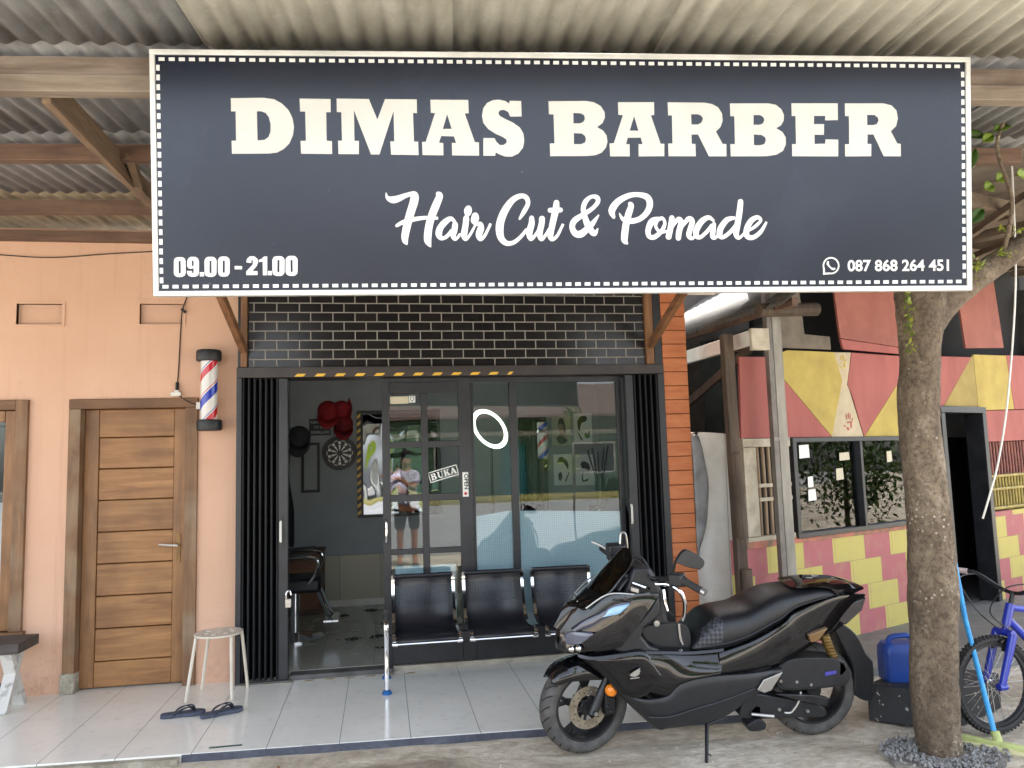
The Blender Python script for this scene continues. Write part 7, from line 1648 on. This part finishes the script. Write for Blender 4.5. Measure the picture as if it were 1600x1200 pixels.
# wheels
def wheel(name, cx, r_out, width, disc, steer=0.0, spokes=5):
    M = Matrix.Translation((cx, 0, r_out)) @ Matrix.Rotation(steer, 4, 'Z')
    w = bpy.data.objects.new(name, None); COL.objects.link(w); w.parent = bike; w.matrix_basis = M
    hw = width/2; ri = r_out-.072
    prof = [(ri, -hw*.72), (ri+.02, -hw*.92), (ri+.045, -hw), (r_out-.014, -hw*.78)]+[(r_out-.014+.014*math.cos(a), hw*.78*math.sin(a)) for a in [R(x) for x in (-60, -35, -12, 0, 12, 35, 60)]]+[(r_out-.014, hw*.78), (ri+.045, hw), (ri+.02, hw*.92), (ri, hw*.72)]
    bm = new(); lathe(bm, prof, (0, 0, 0), 'Y', 72)
    m = RUBBER
    ty = obj('tyre', bm, tyre_mat() if 'scooter_tyre' not in MATS else MATS['scooter_tyre'], w, local=True, ang=60)
    bm = new(); lathe(bm, [(ri+.004, -hw*.80), (ri-.008, -hw*.78), (ri-.016, -hw*.5), (ri-.020, 0), (ri-.016, hw*.5), (ri-.008, hw*.78), (ri+.004, hw*.80), (ri+.002, 0), (ri+.004, -hw*.8)], (0, 0, 0), 'Y', 64); obj('rim', bm, ALLOY, w, local=True, ang=50)
    bm = new()
    for i in range(spokes):
        a = 2*math.pi*i/spokes+.35
        for da_, r0_ in ((-.16, .03), (.16, .03)):
            p0 = Vector((.035*math.cos(a), 0, .035*math.sin(a))); pm = Vector((.10*math.cos(a), 0, .10*math.sin(a))); p1 = Vector(((ri-.012)*math.cos(a+da_), 0, (ri-.012)*math.sin(a+da_)))
            obox(bm, pm, p1, .022, .015, (0, 1, 0))
        obox(bm, p0, pm*1.04, .034, .026, (0, 1, 0))
    lathe(bm, [(.001, -.05), (.042, -.05), (.045, 0), (.042, .05), (.001, .05)], (0, 0, 0), 'Y', 24); obj('spokes', bm, ALLOY, w, local=True, bev=.003)
    if disc:
        bm = new()
        yl = -.052
        outer_ = [(.112*math.cos(2*math.pi*k/72), yl, .112*math.sin(2*math.pi*k/72)) for k in range(72)]
        holes = [[(.066*math.cos(-2*math.pi*k/36), yl, .066*math.sin(-2*math.pi*k/36)) for k in range(36)]]
        for i in range(24):
            a = 2*math.pi*i/24
            for rr_, ss in ((.082 if i % 2 else .098, .0046),):
                holes.append([(rr_*math.cos(a)+ss*math.cos(-2*math.pi*k/8), yl, rr_*math.sin(a)+ss*math.sin(-2*math.pi*k/8)) for k in range(8)])
        prism(bm, [outer_]+holes, (0, .004, 0)); obj('brake_disc', bm, ROTOR, w, local=True, smooth=False)
        bm = new()
        for i in range(6):
            a = 2*math.pi*i/6; obox(bm, (.03*math.cos(a), yl+.005, .03*math.sin(a)), (.072*math.cos(a+.25), yl+.003, .072*math.sin(a+.25)), .016, .006, (0, 1, 0))
        lathe(bm, [(.001, yl-.004), (.034, yl-.004), (.034, yl+.01)], (0, 0, 0), 'Y', 20); obj('disc_carrier', bm, ALLOY, w, local=True)
    return w
def tyre_mat():
    m, nt, bs = base('scooter_tyre')
    tc = nt.nodes.new("ShaderNodeTexCoord"); sp = nt.nodes.new("ShaderNodeSeparateXYZ"); nt.links.new(tc.outputs['Object'], sp.inputs[0])
    a = mth(nt, 'ARCTAN2', sp.outputs['Z'], sp.outputs['X']); r2 = mth(nt, 'SQRT', mth(nt, 'ADD', mth(nt, 'MULTIPLY', sp.outputs['X'], sp.outputs['X']), mth(nt, 'MULTIPLY', sp.outputs['Z'], sp.outputs['Z'])))
    f = mth(nt, 'FRACT', mth(nt, 'ADD', mth(nt, 'MULTIPLY', a, 26/(2*math.pi)), mth(nt, 'MULTIPLY', mth(nt, 'ABSOLUTE', sp.outputs['Y']), 16.0)))
    g = mth(nt, 'MULTIPLY', mth(nt, 'LESS_THAN', f, .16), mth(nt, 'GREATER_THAN', r2, .225))
    n = nd(nt, "ShaderNodeTexNoise", Scale=20.0, Detail=4.0); nt.links.new(tc.outputs['Object'], n.inputs['Vector'])
    c = ramp(nt, n.outputs['Fac'], [(.3, rgb(66, 64, 62)), (.7, rgb(92, 90, 87))]); nt.links.new(mixc(nt, g, c, rgb(20, 20, 20)), bs.inputs['Base Color']); bs.inputs['Roughness'].default_value = .72
    bump(nt, bs, mth(nt, 'SUBTRACT', 1.0, g), .6, .004); return m
ST = R(14)
wheel('front_wheel', .004, .250, .115, True, ST)
wheel('rear_wheel', 1.287, .250, .128, False)
# front end: fork, mudguard, axle, caliper, indicator
SMx = Matrix.Translation((.05, 0, 0)) @ Matrix.Rotation(ST, 4, 'Z') @ Matrix.Translation((-.05, 0, 0))
bm = new(); T = resample([Vector(p) for p in FF_T], 30); B = resample([Vector(p) for p in FF_B], 30); rows = []
for i in range(30):
    a, b = T[i], B[i]; half = [Vector((a.lerp(b, f).x, -b.z*w, a.lerp(b, f).y)) for f, w in ((0, 0), (.04, .45), (.2, .8), (.5, .96), (.8, 1.0), (1.0, 1.0), (1.0, .93))]
    rows.append([Vector((p.x, -p.y, p.z)) for p in half[::-1]]+half[1:])
noise_grid(bm, rows); bm.transform(SMx); bo('front_mudguard', bm, GLOSS, solid=.003)
for sg, nm in ((1, 'fork_leg'), (-1, 'fork_leg')):
    bm = new(); tube(bm, [bl(.105, .43, sg*.088), bl(.055, .335, sg*.088), bl(.006, .232, sg*.088)], [.019, .022, .026], 14); lathe(bm, [(.001, -.006), (.014, -.006), (.014, .006)], bl(.008, .248, sg*.116), 'Y', 14); bm.transform(SMx); fk = bo(nm, bm, ALLOY)
    if sg == 1:
        bm = new(); box(bm, .075, .135, -.098, -.05, .215, .33); 
        for z in (.235, .265, .30): lathe(bm, [(.001, -.01), (.011, -.01), (.011, .01)], (.10+.01*math.sin(z*90), -.10, z), 'Y', 10)
        bm.transform(SMx); bo('brake_caliper', bm, ALLOY, fk, bev=.008)
        bm = new(); lathe(bm, [(.001, -.126), (.010, -.126), (.012, -.118), (.012, -.11)], (.008, 0, .248), 'Y', 14); bm.transform(SMx); bo('axle_bolt', bm, SILV, fk)
s, z, w = SIG[0]
for sg in (1, -1): bm = new(); lathe(bm, [(.001, -.022), (.022, -.016), (.031, -.004), (.031, .012), (.001, .014)], (s, -sg*w, z), 'Y', 18, Matrix.Rotation(0 if sg == 1 else math.pi, 3, 'Z') @ Matrix.Rotation(R(-20), 3, 'Z')); bo('front_indicator', bm, AMBER)
# screen, trim, lamps
bm = new(); C_ = resample([Vector(p) for p in SCREEN_C], 20); S_ = resample([Vector(p) for p in SCREEN_S], 20); rows = []
for i in range(20):
    a, b = C_[i], S_[i]; half = [Vector((a.x+(b.x-a.x)*f**1.6, -b.z*f, a.y+(b.y-a.y)*f**1.4)) for f in [k/8 for k in range(9)]]
    rows.append([Vector((p.x, -p.y, p.z)) for p in half[::-1]]+half[1:])
noise_grid(bm, rows); scr = bo('windscreen', bm, SMOKE, solid=.004)
bm = new(); rows2 = [[Vector((p.x+.022, p.y*.9, p.z-.03)) for p in r] for r in rows[:13]]; noise_grid(bm, rows2); bo('screen_backing', bm, MATTE, scr, solid=.004)
for sg in (1, -1): bm = new(); tube(bm, [Vector((s, -sg*(w+.006), z)) for s, z, w in TRIM], .0045, 8, 5); bo('chrome_trim', bm, SILV, cowl)
for sg in (1, -1): bm = new(); tube(bm, [Vector((SCREEN_C[0][0]-.01, -sg*.03, SCREEN_C[0][1]-.01)), Vector((SCREEN_C[0][0]+.01, -sg*.035, SCREEN_C[0][1]+.035))], .005, 6); bo('screen_clip', bm, SILV, cowl)
LENS = plain('lamp_lens', rgb(120, 126, 140), .06, .0, coat=1.0); DRL = plain('blue_reflection_lens', rgb(140, 180, 214), .05, coat=1.0)  # strip lens: pale blue reflection painted into its colour
for sg in (1, -1):
    bm = new(); strip(bm, [(p[0], p[1], p[2]+.018) for p in HL_T], [(p[0], p[1], p[2]+.018) for p in HL_B], n=20, mm=6, bulge=.006, both=False)
    if sg == -1: bmesh.ops.scale(bm, vec=(1, -1, 1), verts=bm.verts)
    hl_ = bo('headlight', bm, plain('headlamp_glass', rgb(96, 98, 112), .05, coat=1.0) if 'headlamp_glass' not in MATS else MATS['headlamp_glass'])
    bm = new()
    for s, z, w in ((-.088, .594, .135), (-.055, .602, .155)): lathe(bm, [(.001, -.014), (.010, -.012), (.017, -.004), (.018, .006)], (s, -sg*w, z), 'Y', 16, Matrix.Rotation(0 if sg == 1 else math.pi, 3, 'Z') @ Matrix.Rotation(R(-35), 3, 'Z'))
    bo('reflector_bowl', bm, CHROME, hl_)
    bm = new(); strip(bm, [(p[0], p[1], p[2]+.022) for p in DRL_T], [(p[0], p[1], p[2]+.022) for p in DRL_B], n=20, mm=5, bulge=.004, both=False)
    if sg == -1: bmesh.ops.scale(bm, vec=(1, -1, 1), verts=bm.verts)
    bo('lamp_strip', bm, DRL, hl_)
    bm = new(); strip(bm, [(p[0], p[1], p[2]+.016) for p in BAND_T], [(p[0], p[1], p[2]+.016) for p in BAND_B], n=24, mm=6, bulge=.006, both=False)
    if sg == -1: bmesh.ops.scale(bm, vec=(1, -1, 1), verts=bm.verts)
    bo('lamp_band', bm, plain('smoky_lens', rgb(58, 58, 72), .05, coat=1.0) if 'smoky_lens' not in MATS else MATS['smoky_lens'], hl_)
# wing emblem, small print bar
bm = new()
ex, ez = WING[0][0], WING[0][1]
wp = [(0, -.002), (.018, .012), (.045, .026), (.056, .030), (.052, .018), (.058, .016), (.050, .007), (.055, .004), (.046, -.004), (.034, -.010), (.012, -.010)]
prism(bm, [[Vector((ex+a, -.2335, ez+b)) for a, b in wp]], (0, -.003, 0)); prism(bm, [[Vector((ex+a, -.2335, ez+b)) for a, b in ((.004, -.022), (.052, -.020), (.052, -.015), (.004, -.017))]], (0, -.003, 0))
bo('wing_emblem', bm, SILV, low, bev=0)
bm = new(); prism(bm, [[Vector((s, -.231, z)) for s, z in ((.205, .905), (.245, .893), (.247, .91), (.207, .922))]], (0, .03, 0)); bo('cowl_sticker', bm, SILV, cowl)
# cockpit
plate('storage_pocket', sm(POCKET, 40), DKPLASTIC, .10, .128, both=True, bev=.01)
bm = new(); lathe(bm, [(.001, -.003), (.016, -.002), (.016, .004)], (.37, -.133, .70), 'Y', 14); bm.transform(Matrix.Translation((0, 0, 0))); bo('pocket_button', bm, SILV)
bm = new(); tube(bm, [bl(.29, .92, -.02), bl(.36, .925, .1), bl(*GRIP[0])], .014, 10, 4); tube(bm, [bl(.29, .92, -.02), bl(.25, .96, -.18), bl(.24, .97, -.30)], .014, 10, 4); hb = bo('handlebar', bm, ALLOY)
bm = new(); tube(bm, [bl(*GRIP[0]), bl(*GRIP[1]), bl(*GRIP[2])], [.027, .018, .0185], 14); bo('grip', bm, RUBBER, hb)
bm = new(); g0 = bl(*GRIP[1]); g1 = bl(*GRIP[2]); d = (g1-g0).normalized(); tube(bm, [g1, g1+d*.022], .0175, 14); bo('grip_end', bm, SILV, hb)
bm = new(); tube(bm, [bl(.24, .97, -.28), bl(.22, .98, -.42)], .017, 12); bo('grip', bm, RUBBER, hb)
bm = new(); obox(bm, bl(GRIP[0][0]-.035, GRIP[0][1]-.01, .26), bl(GRIP[0][0]+.02, GRIP[0][1]-.005, .315), .06, .065); bo('switch_box', bm, DKPLASTIC, hb, bev=.012)
bm = new(); obox(bm, bl(.24, .975, -.2), bl(.24, .98, -.28), .06, .06); box(bm, .20, .30, .17, .26, .99, 1.05); bo('brake_reservoir', bm, DKPLASTIC, hb, bev=.01)
bm = new(); tube(bm, [bl(.25, .95, -.2), bl(.21, 1.01, -.28), bl(.15, 1.035, -.36)], [.007, .008, .009], 8, 4); tube(bm, [bl(.27, 1.0, -.2), bl(.28, 1.10, -.22), bl(.31, 1.10, -.22), bl(.32, 1.02, -.22)], .006, 8, 4); bo('brake_lever', bm, SILV, hb)
bm = new(); tube(bm, [bl(*p) for p in PIPE], [.008, .009, .010, .011, .011, .010, .008], 10, 5); tube(bm, [bl(*p) for p in PIPE2], [.010, .011, .008], 10, 4); tube(bm, [bl(*p) for p in PIPE3], [.009, .010, .008], 10, 4)
tube(bm, [bl(.245, .915, .12), bl(.30, .895, .13), bl(.335, .885, .13)], .008, 8, 3); bo('chrome_pipe', bm, CHROME)
bm = new(); tube(bm, [bl(.30, .97, .02), bl(.33, .945, .10), bl(.39, .93, .16)], [.006, .006, .005], 8, 3); tube(bm, [bl(.27, .94, .0), bl(.31, 1.01, -.04), bl(.37, .96, .05), bl(.40, .88, .08)], .004, 6, 5); tube(bm, [bl(.24, .95, .04), bl(.26, 1.04, .0), bl(.33, 1.02, .04), bl(.38, .9, .1)], .004, 6, 5); bo('control_cable', bm, DKPLASTIC)
bm = new(); obox(bm, bl(.20, .93, 0), bl(.33, .905, 0), .17, .06); bo('instrument_panel', bm, DKPLASTIC, bev=.015)
# mirrors
def mirror(sgn):
    pts = [(s, z) for s, z, _ in sm(MIRROR, 30)]; w0 = MIRROR[0][2]
    off = 0 if sgn == 1 else -.10
    bm = new(); prism(bm, [[Vector((s+off, -sgn*(w0-.012), z+(.03 if sgn == -1 else 0))) for s, z in pts]], (0, -sgn*.034, 0)); mr = bo('rear_mirror', bm, MATTE, bev=.012)
    bm = new(); p = [Vector((s+off, -sgn*w, z+(.03 if sgn == -1 else 0))) for s, z, w in STALK]; tube(bm, [p[0], p[1], p[1]+Vector((0, sgn*.01, -.05))], [.006, .009, .010], 8, 3); bo('stalk', bm, DKPLASTIC, mr)
mirror(1)
# stand
a, b = [bl(*p) for p in STAND]
bm = new(); tube(bm, [a+Vector((.10, .02, .02)), a, b], [.012, .011, .009], 10); c, d = [bl(*p) for p in STANDF]; obox(bm, c, d, .035, .012); tube(bm, [b+Vector((.004, 0, .05)), b+Vector((.02, -.015, .045))], .004, 6); bo('side_stand', bm, ALLOY, bev=.003)
bm = new(); tube(bm, [bl(1.05, .20, .17), bl(1.09, .20, .17), bl(1.13, .25, .17), bl(1.15, .30, .16)], .006, 8, 4); tube(bm, [bl(.87, .20, .16), bl(.99, .185, .17)], .009, 8); bo('brake_hose', bm, SILV)

# ------------------------------------------------------------------ blue bicycle at the right edge
BKO = Vector((3.27, 3.84, 0)); ba = R(-2)
bc = thing('bicycle', 'blue bicycle with knobby front tyre parked right of the tree', 'bicycle', tuple(BKO), R(3))
BBLUE = mat('bicycle_blue', rgb(34, 54, 170), rgb(26, 42, 146), rough=.3, scale=6, coat=.5)
def lo(name, bm, m, parent=bc, **k): return obj(name, bm, m, parent, local=True, **k)
def bwheel(cx):
    w = bpy.data.objects.new('wheel', None); COL.objects.link(w); w.parent = bc; w.location = (cx, 0, .262); w.matrix_basis = Matrix.Translation((cx, 0, .262))
    bm = new(); lathe(bm, [(.222, -.018), (.236, -.025), (.250, -.02), (.257, 0), (.250, .02), (.236, .025), (.222, .018)], (0, 0, 0), 'Y', 64)
    for i in range(64):
        a = 2*math.pi*i/64
        for y in (-.017, 0, .017):
            aa = a+(.05 if y == 0 else 0); rr_ = .262 if y == 0 else .256
            obox(bm, ((rr_-.012)*math.cos(aa), y, (rr_-.012)*math.sin(aa)), (rr_*math.cos(aa), y*1.15, rr_*math.sin(aa)), .011, .011, (0, 1, 0))
    lo('tyre', bm, RUBBER, w)
    bm = new(); lathe(bm, [(.224, -.013), (.205, -.012), (.200, 0), (.205, .012), (.224, .013)], (0, 0, 0), 'Y', 64); lo('rim', bm, mat('rim_black', rgb(60, 60, 64), rgb(46, 46, 50), rough=.35, metal=.4) if 'rim_black' not in MATS else MATS['rim_black'], w)
    bm = new()
    for i in range(28):
        a = 2*math.pi*i/28; b = a+(.45 if i % 2 else -.45); y = .028 if i % 4 < 2 else -.028
        tube(bm, [(.018*math.cos(b), y, .018*math.sin(b)), (.202*math.cos(a), 0, .202*math.sin(a))], .0013, 5)
    lo('spokes', bm, SILV, w)
    bm = new(); lathe(bm, [(.001, -.045), (.010, -.045), (.010, -.03), (.020, -.03), (.020, -.024), (.013, -.02), (.013, .02), (.020, .024), (.020, .03), (.010, .03), (.010, .045), (.001, .045)], (0, 0, 0), 'Y', 16); lo('hub', bm, SILV, w)
bwheel(0.0); bwheel(.86)
bm = new()
for y in (-.055, .055): tube(bm, [(-.005, y, .25), (.06, y, .42), (.10, y, .53)], [.018, .021, .023], 12); tube(bm, [(-.022, y, .262), (.025, y, .262)], .02, 10)
tube(bm, [(.10, -.06, .53), (.10, .06, .53)], .02, 12); tube(bm, [(.10, 0, .53), (.135, 0, .63)], .017, 12); lo('fork', bm, BBLUE)
bm = new(); tube(bm, [(.115, 0, .57), (.155, 0, .68)], .024, 12); tube(bm, [(.15, 0, .66), (.52, 0, .60)], .018, 10); tube(bm, [(.13, 0, .60), (.46, 0, .27)], .021, 10); tube(bm, [(.46, 0, .27), (.55, 0, .68)], .017, 10)
for y in (-.05, .05): tube(bm, [(.46, y*.4, .27), (.86, y, .262)], .010, 8); tube(bm, [(.535, y*.4, .60), (.86, y, .262)], .009, 8)
lo('frame', bm, BBLUE)
bm = new(); tube(bm, [(.16, 0, .68), (.18, 0, .74)], .013, 10); tube(bm, [(.10, -.27, .83), (.14, -.20, .82), (.18, -.06, .745), (.18, .06, .745), (.14, .20, .82), (.10, .27, .83)], .011, 10, 4); hb2 = lo('handlebar', bm, KST)
for sg in (1, -1): bm = new(); tube(bm, [(.115, sg*.24, .828), (.06, sg*.33, .835)], .016, 10); lo('grip', bm, plain('pink_grey_grip', rgb(190, 170, 166), .7) if 'pink_grey_grip' not in MATS else MATS['pink_grey_grip'], hb2)
bm = new()
for sg in (1, -1): tube(bm, [(.13, sg*.2, .82), (-.02, sg*.16, .80), (-.03, sg*.05, .66), (.09, sg*.045, .55)], .0035, 6, 6)
lo('brake_cable', bm, KST, hb2)
bm = new()
for sg in (1, -1): obox(bm, (.075, sg*.03, .51), (.045, sg*.035, .44), .014, .012); obox(bm, (.05, sg*.02, .50), (.03, sg*.02, .49), .05, .012)
lo('brake_arm', bm, KST)
bm = new(); lathe(bm, [(.001, -.055), (.07, -.055), (.07, -.05), (.001, -.05)], (.46, 0, .27), 'Y', 28); tube(bm, [(.46, -.06, .27), (.50, -.065, .12)], .009, 8); tube(bm, [(.46, .06, .27), (.42, .065, .42)], .009, 8); box(bm, .46, .54, -.15, -.07, .108, .128); box(bm, .38, .46, .07, .15, .41, .43); lo('crank', bm, SILV)
bm = new(); lathe(bm, [(.001, .05), (.06, .045), (.09, .02), (.085, -.01), (.001, -.015)], (0, 0, 0), 'Z', 20); bmesh.ops.scale(bm, vec=(1.4, .8, .7), verts=bm.verts); bmesh.ops.translate(bm, vec=(.56, 0, .72), verts=bm.verts); lo('saddle', bm, VINYL)
bm = new(); tube(bm, [(.62, -.04, .27), (.70, -.16, .01)], .008, 8); lo('kickstand', bm, SILV)

# ------------------------------------------------------------------ the photographer, seen only as a reflection
def skinned(name, verts, edges, radii, m, parent, sub=2):
    me = bpy.data.meshes.new(name); me.from_pydata([tuple(v) for v in verts], edges, []); me.materials.append(m)
    o = bpy.data.objects.new(name, me); COL.objects.link(o); o.parent = parent
    md = o.modifiers.new("skin", 'SKIN'); md.use_smooth_shade = True
    for i, r in enumerate(radii): me.skin_vertices[0].data[i].radius = r if hasattr(r, '__len__') else (r, r)
    me.skin_vertices[0].data[0].use_root = True
    o.modifiers.new("sub", 'SUBSURF').render_levels = sub; o.modifiers["sub"].levels = sub
    return o
SKIN = mat('skin_brown', rgb(176, 124, 96), rgb(160, 108, 84), rough=.55, scale=12)
LAV = mat('lavender_shirt', rgb(206, 196, 216), rgb(186, 176, 200), rough=.85, scale=7, bmp=.2); SHORT = mat('black_shorts', rgb(40, 40, 44), rgb(30, 30, 34), rough=.85, scale=9)
pz = -.42
per = thing('person', 'person in a lavender shirt and black shorts raising a phone', 'person', (.36, pz, 0))
def v_(x, y, z): return Vector((x, y, z))
V = [v_(0, 0, .92), v_(0, 0, 1.10), v_(0, 0, 1.30), v_(0, .0, 1.41), v_(0, .01, 1.47), v_(0, .03, 1.56), v_(0, .03, 1.66),
     v_(.10, 0, .86), v_(.11, .02, .50), v_(.115, 0, .10), v_(.12, .13, .04), v_(-.10, 0, .86), v_(-.11, .02, .50), v_(-.115, 0, .10), v_(-.12, .13, .04),
     v_(.17, 0, 1.37), v_(.10, .17, 1.17), v_(-.21, .29, 1.40), v_(-.26, .32, 1.45), v_(-.17, 0, 1.37), v_(-.34, .06, 1.17), v_(-.47, .26, 1.40), v_(-.44, .32, 1.45)]
Eg = [(0, 1), (1, 2), (2, 3), (3, 4), (4, 5), (5, 6), (0, 7), (7, 8), (8, 9), (9, 10), (0, 11), (11, 12), (12, 13), (13, 14), (3, 15), (15, 16), (16, 17), (17, 18), (3, 19), (19, 20), (20, 21), (21, 22)]
Rd = [(.15, .11), (.145, .10), (.16, .105), (.10, .075), .055, (.075, .09), (.07, .085), .085, .058, .04, .035, .085, .058, .04, .035, .055, .045, .034, .03, .055, .045, .034, .03]
for sx_, bi in ((1, 18), (-1, 22)):
    for i, (dx, dy, dz) in enumerate(((.01, .055, .03), (.008, .06, .015), (.004, .058, .0), (-.002, .048, -.014), (-.04, .03, .022))):
        k = len(V); V.append(V[bi]+v_(-sx_*dx*.5, dy*.55, dz*.8+.01)); V.append(V[bi]+v_(-sx_*(dx+.022), dy*.9, dz*1.2+.012)); Eg += [(bi, k), (k, k+1)]; Rd += [.009, .008]
skinned('body', V, Eg, Rd, SKIN, per)
skinned('shirt', [v_(0, 0, .86), v_(0, 0, 1.10), v_(0, 0, 1.30), v_(0, 0, 1.405), v_(.17, 0, 1.37), v_(.12, .125, 1.22), v_(-.17, 0, 1.37), v_(-.30, .045, 1.22)], [(0, 1), (1, 2), (2, 3), (3, 4), (4, 5), (3, 6), (6, 7)], [(.18, .135), (.175, .13), (.185, .13), (.10, .085), .075, .075, .075, .075], LAV, per)
skinned('shorts', [v_(0, 0, .92), v_(.10, 0, .82), v_(.115, .02, .52), v_(-.10, 0, .82), v_(-.115, .02, .52)], [(0, 1), (1, 2), (0, 3), (3, 4)], [(.175, .13), .105, .088, .105, .088], SHORT, per)
bm = new(); bmesh.ops.create_icosphere(bm, subdivisions=3, radius=.1); bmesh.ops.scale(bm, vec=(.86, 1.02, .8), verts=bm.verts); bmesh.ops.translate(bm, vec=(0, .01, 1.695), verts=bm.verts)
for v in bm.verts: v.co += v.normal*.006*mnoise.noise(v.co*40)
lo('hair', bm, KHAIR, per)
bm = new(); box(bm, -.032, -.012, .105, .118, 1.61, 1.622); box(bm, .012, .032, .105, .118, 1.61, 1.622); lo('eyes', bm, KST, per, bev=.003)
bm = new(); obox(bm, (0, .115, 1.60), (0, .132, 1.565), .026, .02); lo('nose', bm, SKIN, per, bev=.006)
bm = new(); box(bm, -.022, .022, .105, .114, 1.53, 1.54); lo('mouth', bm, plain('lip', rgb(150, 90, 80), .5), per, bev=.003)
bm = new()
for sg in (1, -1):
    o_ = len(bm.verts); g = bmesh.ops.create_icosphere(bm, subdivisions=2, radius=.03); bmesh.ops.scale(bm, vec=(.4, .7, 1), verts=g['verts']); bmesh.ops.translate(bm, vec=(sg*.082, .02, 1.59), verts=g['verts'])
lo('ears', bm, SKIN, per)
bm = new()
for sg in (1, -1): prism(bm, [[Vector((sg*.12+a, b, .004)) for a, b in ((-.05, -.07), (.05, -.07), (.055, .1), (.03, .19), (-.03, .19), (-.05, .1))]], (0, 0, .03))
lo('sandals', bm, FOAM, per, bev=.008)
ph_ = thing('mobile_phone', 'slim dark phone held up in the photographer hands', 'phone', (.0, -.07, 1.50))
bm = new(); box(bm, -.078, .078, -.078, -.07, 1.46, 1.534); obj('case', bm, KST, ph_, bev=.003)
bm = new(); box(bm, -.07, .07, -.0795, -.0785, 1.466, 1.528); obj('screen', bm, plain('screen_dark', rgb(30, 40, 50), .1), ph_)
